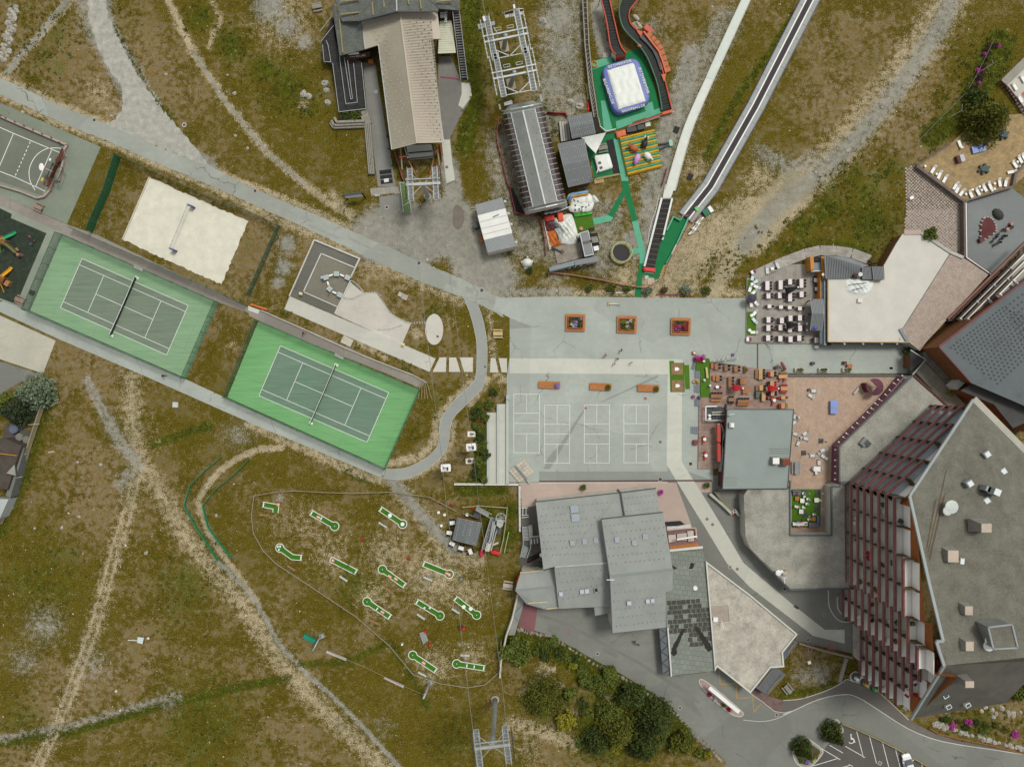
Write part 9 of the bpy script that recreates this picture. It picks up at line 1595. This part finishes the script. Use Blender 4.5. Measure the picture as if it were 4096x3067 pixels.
for i,(x,y,r_)in enumerate(((575,580,1.05),(685,675,1.15),(780,745,1.1),(965,870,1.05),(1000,930,1.1),(1075,990,.95),(1235,1015,2.0),(1355,970,2.1),(1475,905,2.1),(1570,865,2.0),(1740,810,1.75),(1850,810,1.4),(1955,625,.2),(2005,490,2.2),(2100,400,2.1),(2165,365,2.1),(1045,145,-1.2))):c8('white plastic sun lounger on the tan sun terrace',x,y,r_,.3,None,'loungers on the tan sun terrace')
for i,(x,y)in enumerate(((432,525),(632,662),(1148,1015),(1265,938),(1388,885),(1425,945),(1610,955),(1650,925),(1655,830),(2055,450),(2105,540))):o=MB().bu(*P(x,y)[:2],.3,.24,.42,14).aa('side_table',ac);aw(o,'small white side table among the terrace loungers','table','side tables on the tan sun terrace')
ei('blue ping-pong table on the tan sun terrace',1370,215,.26);t=ab('football_table','folded ping-pong trolley with silver top on the tan terrace','game table',P(1030,400),.3);MB().ao(.4,0,.95,.95,1.4,.06).aa('silver_top',M('silver_top',(176,180,190),.4),t,True);MB().ao(-.35,0,.3,.7,1.4,.8).aa('dark_side',b8,t,True);[MB().ao(x,y,.3,.06,.06,.65).aa('leg',an,t,True)for x in(0,.8)for y in(-.6,.6)]
for bj,x,y in(('dark green oval table ringed by chairs on the tan terrace',1465,575),('dark green table under the olive tree',1800,-30)):t=ab('table',bj,'table',P(x,y)+Z_(.3),.2);DG=M('bottle_green',(58,76,70),.6,.06);MB().ak([(cos(a)*.85,sin(a)*.6)for a in np.linspace(0,6.28,20,endpoint=False)],.68,.74).aa('tabletop',DG,t,True);MB().bu(0,0,0,.12,.7,8).aa('stem',DG,t,True);[MB().ao(cos(a)*1.05,sin(a)*.85,.0,.45,.42,.5,a).aa('chair',DG,t,True)for a in(.2,1.2,2.2,3.3,4.3,5.3)]
kn=PL([110,530,280,510,1090,1130,1120,2200,560,1940,110,1640,110,1100]);SB=MB();aq('sett_slope',kn,.02,M('mossy_joint',(86,74,48),.95,.25,2,6,.4));j4=ed.objects['sett_slope'];sm=MB().ao(0,0,0,.36,.36,.09).mesh('sett',M('pink_grey_sett',(172,158,146),.9,.1,1,6,.2,eq=.16));d1=Ve((.72,-.69,0));d2=Ve((.69,.72,0));et=[(v.x,v.y)for v in kn];c0=d9(kn);lc=0;xs=[c0+d1*.47*i+d2*.47*j for i in RV(-32,33)for j in RV(-32,33)];ok=eu(np.array([v.x for v in xs]),np.array([v.y for v in xs]),et);xs=[v for v,k in zip(xs,ok)if k];xs.sort(key=lambda v:-v.y)
for v in xs:
 v=v+Ve((rg0(0,.02),rg0(0,.02),0))
 if lc<300:o=NO('sett',sm);ed.objects.link(o);o.parent=j4;o.location=Ve((v.x,v.y,.0))-j4.location;o.rotation_euler=(rg0(0,.04),rg0(0,.04),-.76+rg0(0,.05));lc+=1
 else:SB.ao(v.x,v.y,0,.41,.41,.085+ru(-.02,.02),-.76+rg0(0,.05))
if SB.v:SB.aa('setts',M('pink_grey_sett'),j4)['kind']='stuff'
o=MB().ao(*P(195,1080)[:2],0,.8,.6,.7,.4).aa('white_box',ac);aw(o,'white box with rusty plate on the stone sett slope','box')
aq('grey_yard',PL([1180,1150,2000,900,2350,1180,2350,1900,1680,2480,1195,2130]),.03,a6('grey_yard_asphalt',(134,138,136),.2,.2,.06));t=ab('yard_wall','pale-capped wall round the sunken grey yard','wall',P(1180,1700));[MB().af(PL(l,.9),w_,1.2).aa('wall',m_,t)for l,w_,m_ in(([(1140,1140),(1150,2130)],.7,SW),([(1150,2140),(1680,2480)],.6,M('maroon_wall',(84,52,52),.8)))];MB().af(PL([1182,1160,1195,2120,1660,2440],1.55),.16,.14).aa('coping',ac,t)
t=ab('rock_bed','teardrop stone-edged bed of red soil in the grey yard','planter',P(1560,1750));q=az(PL([1500,1420,1620,1440,1690,1560,1680,1680,1500,1800,1430,1790,1430,1550]),5,True);MB().ak(q,0,.3).aa('soil',M('red_soil',(96,52,52),.95,.2),t);[MB().cn((p.x,p.y,.2),.3,.24,.28,7,4).aa('edge_stone',BL,t)for p in q[::2]]
o=MB().cn((*P(1740,1360)[:2],0),1.4,1.0,.9,9,4,True,-.8).aa('dark_boulder',M('dark_boulder',(64,62,56),.9,.2));aw(o,'big dark boulder with black netting in the grey yard','boulder');o=MB().ao(*P(1430,1818)[:2],0,1.0,.8,.7,.3).aa('crate',b8);aw(o,'red-brown crate at the tip of the teardrop bed','crate')
ck=bd('chair','black chair standing on the grey yard',cs,'black chairs in the grey yard');[dr(ck,P(x,y),r_)for x,y,r_ in((1905,1590,1),(1980,1595,2),(1820,1640,3),(1840,1750,0),(1730,1720,2),(1835,1740,5),(1680,1780,1),(1790,1790,4),(1625,1845,2),(1740,1860,0),(1665,1900,5))];[aw(MB().bu(*P(x,y)[:2],0,.35,.7,16).aa('round_table',M('dusty_rose_top',(176,128,116),.7)),'round dusty-rose table %s the grey yard'%w_,'table')for x,y,w_ in((1955,1535,'deep in'),(1885,1630,'nearer the bed in'))]
a2(3596,200,4.416);aq('pool_deck',PL([1800,540,2400,-60,2400,1000,2208,1180]),.3,M('pale_deck',(196,192,176),.9,.06),t=.4);aw(MB().ak(PL([1800,530,2300,40,2300,250,1890,640]),.1,.32).aa('plank_deck',M('silver_planks',(150,146,134),.9,.1)),'silver plank strip along the pool deck','deck');t=ab('pool','corner of a blue pool with terracotta rim','pool',P(2180,790));MB().ak(PL([2135,790,2300,640,2300,1000]),.2,.34).aa('rim',M('terracotta',(190,116,92),.8),t);MB().ak(PL([2170,790,2300,680,2300,930]),.25,.345).aa('water',M('pool_water',(76,106,120),.08,.05),t);[c8('white lounger on the pale pool deck',x,y,2.1,.3,None,'loungers on the pool deck')for x,y in((2005,665),(2150,530),(2100,880))];ar('maroon slatted fence below the pool deck',PL([1740,580,1870,700,2050,930,2208,1150]),1.0,M('maroon_slats',(92,50,50),.8),a4('maroon_mesh',(110,70,66),.5),.2,.35)
for i,(a,b,c_)in enumerate((((1390,410),(1665,245),(1640,175)),((870,1205),(1108,1070),(1118,965)),((300,1690),(330,1640),(345,1600)))):o=MB().af([P(*a,0),P(*b,2.0),P(*c_,3.0)],.1).aa('net_post',ad);aw(o,'bent white net post on the slope '+('beside the fireweed','beside the big olive tree','above the tan terrace corner')[i],'post')
ef('sagging pale wire along the eastern slope',[P(1690,-200,1.6),P(1390,410,1.4),P(1215,720,1.2),P(800,1140,1.2),P(330,1620,1.3)],.04)
a2(0,1660,2.068);t=ab('plank_fence','leaning weathered plank fence along the west meadow edge','fence',P(250,350));n=30
for k in RV(4):MB().af(PL([(358-9*k,-60),(240-9*k,300),(100-9*k,720),(12-9*k,900)],.5+.3*k),.2,.26).aa('plank',M('fence_plank',(158,146,116),.9,.16,eq=.1),t)
for x,y,x2,y2 in((325,72,235,80),(215,322,130,345),(185,508,68,535)):MB().ae(P(x,y,1.6),P(x2,y2,2.6),.08).aa('brace',am,t);MB().ae(P(x,y,1.6),P(x+12,y+2,0),.1).aa('post',WF,t)
t=ab('west_house','flat-roofed dark house with glass lean-to behind the plank fence','building',P(60,450));MB().ai(PL([-60,200,40,190,175,255,60,615,-60,600],3.0),.3,0).aa('roof',M('dark_flat_roof',(76,68,60),.9,.2,.6,6,.2),t);MB().ai(PL([(180,258,2.2),(202,275,2.2),(85,680,2.2),(45,665,2.4)]),.15,0).aa('metal_ledge',M('grey_ledge',(110,112,106),.6),t);MB().ai(PL([52,480,118,410,128,500],3.3),.2).aa('folded_roof',M('pale_fold',(146,146,136),.6),t);MB().ai(PL([-60,690,70,695,0,850,-60,900],2.6),.15,0).aa('glass_roof',M('milky_glass',(176,182,178),.3,.06),t);MB().ae(P(-60,310,3.1),P(140,335,3.1),.12).aa('pipe',M('amber_hose'),t)
aq('tank_yard',PL([45,70,270,135,235,245,20,190]),.02,M('damp_yard',(86,80,72),.95,.15));[aw(MB().bu(*P(x,y)[:2],0,r_,1.0,22).bu(*P(x,y)[:2],.9,r_*.82,.16,22).aa('tank',m_),l_,'tank')for x,y,r_,m_,l_ in((138,112,.9,M('blue_grey_tank',(96,104,120),.5),'round covered blue-grey tank in the damp yard'),(187,178,.78,M('ring_tank',(120,118,108),.8),'round concrete ring tank beside the plank fence'),(245,200,.78,M('ring_tank'),'round concrete ring tank half under the plank fence'))]
o=MB().ae(P(398,308,.08),P(452,300,.08),.16,.12).aa('log',M('pale_log2',(206,198,176),.85));aw(o,'pale log lying on the western meadow','log');aj(0,3);t=ab('weather_station','small pale tilted panel on a stand in the lower meadow','panel',P(1240,685));MB().ai(PL([(1215,655,1.2),(1270,662,1.2),(1258,718,.9),(1212,705,.9)]),.06).aa('panel',jd,t);MB().ae(P(1130,682,.6),P(1240,688,1.0),.1).aa('arm',ac,t);MB().ae(P(1245,690,0),P(1245,690,1.0),.1).aa('post',WF,t)
def dg(j9):
 J=dict(pel=(0,0,.92),che=(.02,0,1.32),nec=(.03,0,1.48),hea=(.05,0,1.58),top=(.06,0,1.72));E=[('pel','che'),('che','nec'),('nec','hea'),('hea','top')];Rd=dict(pel=.15,che=.17,nec=.06,hea=.095,top=.08)
 for s_,n in((1,'l'),(-1,'r')):
  f_=.22*s_*j9
  for k,p,r_ in(('hip',(0,.1*s_,.88),.1),('kne',(f_*.6+.05,.11*s_,.48),.065),('ank',(f_,.11*s_,.09),.045),('toe',(f_+.17,.12*s_,.04),.04),('sho',(.02,.19*s_,1.38),.065),('elb',(-f_*.5,.27*s_,1.1),.045),('wri',(-f_+.1,.25*s_,.88),.035),('han',(-f_+.14,.24*s_,.78),.04)):J[k+n]=p;Rd[k+n]=r_
  E+=[('pel','hip'+n),('hip'+n,'kne'+n),('kne'+n,'ank'+n),('ank'+n,'toe'+n),('che','sho'+n),('sho'+n,'elb'+n),('elb'+n,'wri'+n),('wri'+n,'han'+n)]
 ks=list(J);me=bpy.data.meshes.new('person_skeleton');me.from_pydata([J[k]for k in ks],[(ks.index(a),ks.index(b))for a,b in E],[]);o=NO('tmp',me);ed.objects.link(o);md=o.modifiers.new('s','SKIN');o.modifiers.new('d','SUBSURF').levels=1
 for i,k in enumerate(ks):v=me.skin_vertices[0].data[i];v.radius=(Rd[k],Rd[k]);v.use_root=(k=='pel')
 bpy.context.view_layer.update();r_=bpy.data.meshes.new_from_object(o.evaluated_get(bpy.context.evaluated_depsgraph_get()));bpy.data.objects.remove(o);r_.name='person';return r_
PM=[dg(1),dg(.4)]
SK,HR=M('skin',(206,160,130),.7,.05),M('brown_hair',(70,50,36),.8,.1)
def a3(ah,x,y,rz,gh,g8,z0=.02,k=1.0,jt=None,i=0,fz=None):
 me=PM[i].copy();es=[SK,M('cloth_%d_%d_%d'%gh,gh,.85,.08),M('cloth_%d_%d_%d'%g8,g8,.85,.08),cs,jt or HR];me.materials.clear();[me.materials.append(m_)for m_ in es]
 for f in me.polygons:c=f.center;f.material_index=3 if c.z<.1 else 2 if c.z<.95 and abs(c.y)<.2 else 4 if c.z>1.64 or(c.z>1.54 and c.x<0)else 1 if .95<=c.z<1.47 and abs(c.y)<.29 and not(abs(c.y)>.2 and c.z<1.05)else 0
 me.shade_smooth();o=NO('person',me);ed.objects.link(o);o.location=P(x,y)+Z_(z0);o.rotation_euler=(0,0,rz);o.scale=(k,k,k);aw(o,ah,'person',fz)
aj(2,1);NV,e0,jh,jg,jf,jc,kr=(48,56,84),(30,30,32),(226,84,130),(226,226,222),(226,110,60),(176,44,52),(110,140,190)
a3('person in bright pink top walking on the plaza',928,1482,1,jh,NV);a3('person in black walking across the plaza',1068,1438,3,e0,e0);a3('person in dark red top at the pale band edge',1034,1515,2,jc,NV,.03);a3('person in orange top on the pale band',1008,1557,2.6,jf,kr,.03,.85);a3('person in white top on the pale band',1155,1545,0,jg,jh,.03,.9);a3('person in black standing beside the black belt',1430,440,1.5,e0,e0,.03)
aj(0,1);a3('child in pink and black on the rubber floor',288,440,0,jh,e0,.05,.75);a3('child in black with red bag on the rubber floor',312,472,.3,e0,jc,.05,.75);a3('child in light blue on the rubber floor',296,510,2,kr,NV,.05,.75);aj(0,2);a3('person in black walking on the grey footpath by the court fence',1460,6,-.4,e0,e0);aj(1,1);a3('child in blue beside the water basins',652,826,2,(96,92,190),kr,.02,.7);a3('child in orange crouched below the water basins',700,948,1,jf,(190,60,110),.02,.65);a3('person in black with orange trousers by the bright court fence',482,1288,-.5,e0,jf)
a2(2950,1080,3.172);a3('person in blue seated side of the long white table',378,283,0,(80,110,140),NV,.3);a3('person in blue-grey standing by a white table',432,638,0,(90,116,140),NV,.3);a3('person in red bending by a white table',437,770,.2,jc,e0,.3);a3('waiter in white shirt near the porch roof',842,692,0,jg,e0,.3);a3('waiter in white shirt below his colleague',845,772,.2,jg,NV,.3)
aj(3,2)
for i,(x,y)in enumerate(((385,1285),(408,1288),(430,1288),(455,1280),(392,1326),(415,1328),(440,1330),(478,1305))):a3('guest sitting round the long white party table',x,y,1.6 if i>3 else-1.6,[e0,jg,jh,jc][i%4],e0,.03,.8,None,1,'guests at the party table')
a3('person in orange seated on the straight courtyard sofa',408,1042,-1.5,jf,NV,.2,.75,None,1)
aj(2,3);a3('cyclist in pale top riding on the south road',1195,680,-.5,(200,206,214),e0,.35,.9);t=ab('bicycle','black bicycle ridden along the south road edge','bicycle',P(1198,705),-.5)
for x in(-.52,.52):MB().af([(x+cos(a)*.34,0,.35+sin(a)*.34)for a in np.linspace(0,6.283,17)],.05).aa('wheel',cs,t,True)
MB().af([(-.52,0,.35),(-.15,0,.8),(.4,0,.8),(.52,0,.35)],.05).af([(-.15,0,.8),(0,0,.3),(.4,0,.8)],.05).aa('frame',an,t,True);MB().ae((.4,-.28,1.0),(.4,.28,1.0),.05).ae((.4,0,.8),(.4,0,1.0),.04).aa('handlebar',an,t,True);MB().ao(-.18,0,.85,.25,.14,.07).aa('saddle',cs,t,True)
aj(2,2);t=ab('timber_terrace_yard','narrow timber yard with pale tables beside the central grey roofs','terrace',P(1600,1430));MB().ak(PL([1470,1360,1725,1345,1745,1440,1770,1540,1495,1555]),.0,.3).aa('boards',M('maroon_boards',(134,100,96),.85,.2,2,8),t);[MB().ak(PL(q),.7,.78).aa('tabletop',M('pale_pink_planks',(196,184,172),.85,.08),t)for q in([(1478,1405),(1545,1398),(1550,1460),(1485,1470)],[(1555,1395),(1640,1385),(1645,1450),(1558,1455)],[(1645,1370),(1700,1365),(1705,1455),(1655,1460)])];MB().ae(P(1562,1450,2.4),P(1740,1422,2.4),.3,.2).aa('awning_tube',ac,t);MB().af(PL([1470,1362,1728,1348,1738,1440],1),.2,.25).aa('rail',M('pinkish_rail',(190,172,156),.8),t);MB().ak(PL([1498,1505,1730,1478,1770,1510,1505,1535]),.3,.34).aa('oak_floor',bv,t);[MB().ae(P(x,1400,.3),P(x,1400,.72),.1).aa('leg',b3,t)for x in(1490,1540,1570,1630,1660,1695)];aw(MB().ak(PL([1458,1295,1590,1285,1625,1310,1560,1325,1462,1325]),.02,.5).aa('black_void',cz),'black covered pit beside the central grey roof','cover');aw(MB().ak(PL([1465,1330,1565,1325,1670,1305,1675,1345,1470,1365]),0,1.0).aa('rubble_wall',M('white_rubble_wall')),'pale rubble wall behind the narrow timber yard','wall')
t=ab('angled_planter_wall','angled pale concrete wall stepping along the side lane','wall',P(2000,1150));MB().af(PL([1850,1045,1960,1140,2045,1222,2065,1185,2110,1240],.5),.5,1.0).aa('wall',dc,t);MB().ak(PL([1880,1025,1930,1020,1935,1070,2010,1120,2060,1180,2040,1200,1960,1130]),0,.8).aa('bed',M('mossy_bed',(120,116,98),.95,.2),t);o=MB().cn((*P(2065,1232)[:2],0),.22,.22,.5,10,5,True).aa('red_ball',c5);aw(o,'small red ball-shaped bollard at the wall end','bollard')
def d6(X,Y,hf):
 e2={c:np.zeros(X.shape)for c in hf}
 for ch,al,wd,e6,k in cq:
  if ch not in e2:continue
  R=wd/2+e6;px=[p.x for p in al];py=[p.y for p in al]
  fu=(X>min(px)-R)&(X<max(px)+R)&(Y>min(py)-R)&(Y<max(py)+R)
  if not fu.any():continue
  xs,ys=X[fu],Y[fu];d=np.full(xs.shape,1e9)
  for a,b in zip(al[:-1],al[1:]):
   vx,vy=b.x-a.x,b.y-a.y;L2=vx*vx+vy*vy+1e-9;tt=np.clip(((xs-a.x)*vx+(ys-a.y)*vy)/L2,0,1);d=np.minimum(d,np.hypot(xs-a.x-tt*vx,ys-a.y-tt*vy))
  f=np.clip((R-d)/max(e6*1.6,.05),0,1);f=f*f*(3-2*f)*k;e2[ch][fu]=np.maximum(e2[ch][fu],f)
 return e2
g2=np.array([-1500,-700,-350,-200,-150,-130]);kv=.42
gx=np.concatenate([g2,np.arange(-116,116.01,kv),-g2[::-1]]);lh=np.concatenate([g2,np.arange(-90,90.01,kv),-g2[::-1]])
X,Y=np.meshgrid(gx,lh);nx,ny=len(gx),len(lh)
mk=d6(X,Y,('gravel','dirt','lush','dry'))
jm=np.arange(nx*ny).reshape(ny,nx)
F=np.stack([jm[:-1,:-1],jm[:-1,1:],jm[1:,1:],jm[1:,:-1]],-1).reshape(-1,4)
me=bpy.data.meshes.new('ground');me.vertices.add(nx*ny);Zg=np.zeros(nx*ny)
me.vertices.foreach_set('co',np.stack([X.ravel(),Y.ravel(),Zg],1).ravel());me.loops.add(F.size);me.polygons.add(len(F))
me.loops.foreach_set('vertex_index',F.ravel());me.polygons.foreach_set('loop_start',np.arange(0,F.size,4));me.update(calc_edges=True);me.validate()
for ch,a in mk.items():
 at=me.attributes.new(ch,'FLOAT','POINT');at.data.foreach_set('value',a.ravel())
m,N,L,B=nodes('meadow')
p=dq(N)
def je(n):a=N.new('ShaderNodeAttribute');a.attribute_name=n;return a.outputs['Fac']
n0=nz(N,L,p,.028,4,.6);n1=nz(N,L,p,.16,6,.65,.3);n2=nz(N,L,p,.9,6,.7);n3=nz(N,L,p,4.5,5,.7);n4=nz(N,L,p,13,3,.6)
def eh(dd,hj):
 r=dd
 for f,k in hj:r=de(N,L,'ADD',r,de(N,L,'MULTIPLY',de(N,L,'SUBTRACT',f,.5),k*1.7))
 return r
OL,ml,BR,PB,GN,GD,m3,GR=[C(v)for v in((121,107,28),(76,66,12),(128,105,54),(148,132,102),(92,100,16),(54,60,10),(196,182,148),(174,172,158))]
bp=a7(N,L,da(N,L,n3,.35,.65),ml,OL)
ly=eh(de(N,L,'MULTIPLY',je('dry'),.45),[(n0,2.0),(n1,1.8),(n2,1.4)])
bp=a7(N,L,da(N,L,eh(ly,[(n3,1.0)]),-.12,.5),bp,a7(N,L,da(N,L,n2,.4,.6),BR,PB))
bp=a7(N,L,de(N,L,'MULTIPLY',da(N,L,eh(n1,[(n2,.8),(n3,.7)]),.57,.8),.75),bp,GD)
j3=eh(je('lush'),[(n1,.9),(n2,1.0),(n3,.9)])
bp=a7(N,L,da(N,L,j3,.3,.7),bp,a7(N,L,da(N,L,eh(n2,[(n3,1.2),(n4,.8)]),.3,.7),GD,GN))
e8=eh(je('dirt'),[(n2,1.1),(n3,1.2),(n4,.7)])
bp=a7(N,L,da(N,L,e8,.3,.75),bp,a7(N,L,da(N,L,n3,.3,.7),C((152,138,108)),m3))
gv=eh(je('gravel'),[(n2,.8),(n3,1.0),(n4,.8)])
bp=a7(N,L,da(N,L,gv,.32,.66),bp,a7(N,L,da(N,L,n4,.25,.75),C((132,128,116)),GR))
bp=a7(N,L,de(N,L,'MULTIPLY',da(N,L,n4,.5,.28),.4),bp,C((60,48,10)))
bp=a7(N,L,de(N,L,'MULTIPLY',da(N,L,n3,.62,.78),.35),bp,C((160,148,108)))
bp=a7(N,L,1.0,bp,a7(N,L,da(N,L,eh(de(N,L,'MULTIPLY_ADD',n1,.5,de(N,L,'MULTIPLY',n2,.5)),[(n3,.3)]),.36,.64),(.68,.7,.66,1),(1.3,1.28,1.3,1)),'MULTIPLY')
L.new(bp,B.inputs['Base Color']);iv(B,'Roughness',.97);iv(B,'Specular IOR Level',.1)
bn=N.new('ShaderNodeBump');iv(bn,'Strength',.9);iv(bn,'Distance',.14);L.new(de(N,L,'ADD',n3,de(N,L,'MULTIPLY',n4,.6)),bn.inputs['Height']);L.new(bn.outputs[0],B.inputs['Normal'])
me.materials.append(m);g=NO('ground',me);ed.objects.link(g);sk(g)
def go(x,y):
 ok=np.ones(x.shape,bool)
 for et in cm:ok&=~eu(x,y,et)
 return ok
def ez(n):return di.uniform(-107,107,n),di.uniform(-81,81,n)
def ie(name,V,Fc,a9,ay='stuff',ah=None,ey=None,ig=3):
 me=bpy.data.meshes.new(name);me.vertices.add(len(V));me.vertices.foreach_set('co',V.ravel());me.loops.add(Fc.size);me.polygons.add(len(Fc));me.loops.foreach_set('vertex_index',Fc.ravel().astype(np.int32));me.polygons.foreach_set('loop_start',np.arange(0,Fc.size,ig));me.update(calc_edges=True);me.materials.append(a9)
 o=NO(name,me);ed.objects.link(o);aw(o,ah,ey,ay=ay);return o
def gb(name,x,y,size,nb,a9,ah,up=.6):
 k=len(x);a=di.uniform(0,6.283,(k,nb));L_=size[:,None]*di.uniform(.5,1.1,(k,nb));wd=L_*di.uniform(.22,.4,(k,nb));z=size[:,None]*up*di.uniform(.4,1.2,(k,nb))
 bx,by=x[:,None]+di.normal(0,.25,(k,nb))*size[:,None],y[:,None]+di.normal(0,.25,(k,nb))*size[:,None];dx,dy=np.cos(a),np.sin(a)
 v0=np.stack([bx-dy*wd,by+dx*wd,np.zeros_like(bx)-.01],-1);v1=np.stack([bx+dy*wd,by-dx*wd,np.zeros_like(bx)-.01],-1);v2=np.stack([bx+dx*L_,by+dy*L_,z],-1)
 V=np.stack([v0,v1,v2],2).reshape(-1,3);return ie(name,V,np.arange(len(V)).reshape(-1,3),a9,ah=ah,ey='grass')
x,y=ez(90000);mm=d6(x,y,('gravel','dirt','lush'));ok=go(x,y);pr=np.clip(.55-mm['gravel']*.7-mm['dirt']*.6,.02,1);s=ok&(di.random(len(x))<pr)
gb('grass',x[s],y[s],di.uniform(.1,.3,s.sum()),4,bi('dry_grass_blades',(84,70,16),(140,120,44),(158,138,88)),'short dry grass covering the meadow',.5)
s=ok&(di.random(len(x))<mm['lush']*.9)
x2,y2=np.repeat(x[s],2)+di.normal(0,.25,2*s.sum()),np.repeat(y[s],2)+di.normal(0,.25,2*s.sum());o2=go(x2,y2)
gb('weeds',x2[o2],y2[o2],di.uniform(.15,.5,o2.sum()),5,bi('green_weed_leaves',(46,54,12),(92,100,20),(112,108,26)),'low green weeds and herbs in damp patches',.8)
def gr(name,x,y,s,a9,ah):
 k=len(x);oc=np.array([[1,0,0],[0,1,0],[-1,0,0],[0,-1,0],[0,0,.7]]);fc=np.array([[0,1,4],[1,2,4],[2,3,4],[3,0,4]])
 a=di.uniform(0,6.28,k);sx=s*di.uniform(.7,1.3,k);sy=s*di.uniform(.6,1.1,k);V=oc[None]*di.uniform(.75,1.25,(k,5,1));vx=V[...,0]*sx[:,None];vy=V[...,1]*sy[:,None]
 W_=np.stack([x[:,None]+vx*np.cos(a)[:,None]-vy*np.sin(a)[:,None],y[:,None]+vx*np.sin(a)[:,None]+vy*np.cos(a)[:,None],V[...,2]*s[:,None]*.7+.002],-1).reshape(-1,3)
 Fc=(fc[None]+(np.arange(k)*5)[:,None,None]).reshape(-1,3);return ie(name,W_,Fc,a9,ah=ah,ey='stones')
x,y=ez(26000);mm=d6(x,y,('gravel','dirt','lush'));ok=go(x,y);w_=.05+.4*mm['gravel']+.1*mm['dirt']+.12*((y<-20)&(x<-20));s=ok&(di.random(len(x))<w_)
gr('loose_stones',x[s],y[s],di.exponential(.035,s.sum())+.03,M('pale_stone',(206,204,198),.85,.16,2,8,.1),'pale loose stones strewn over the meadow and tracks')
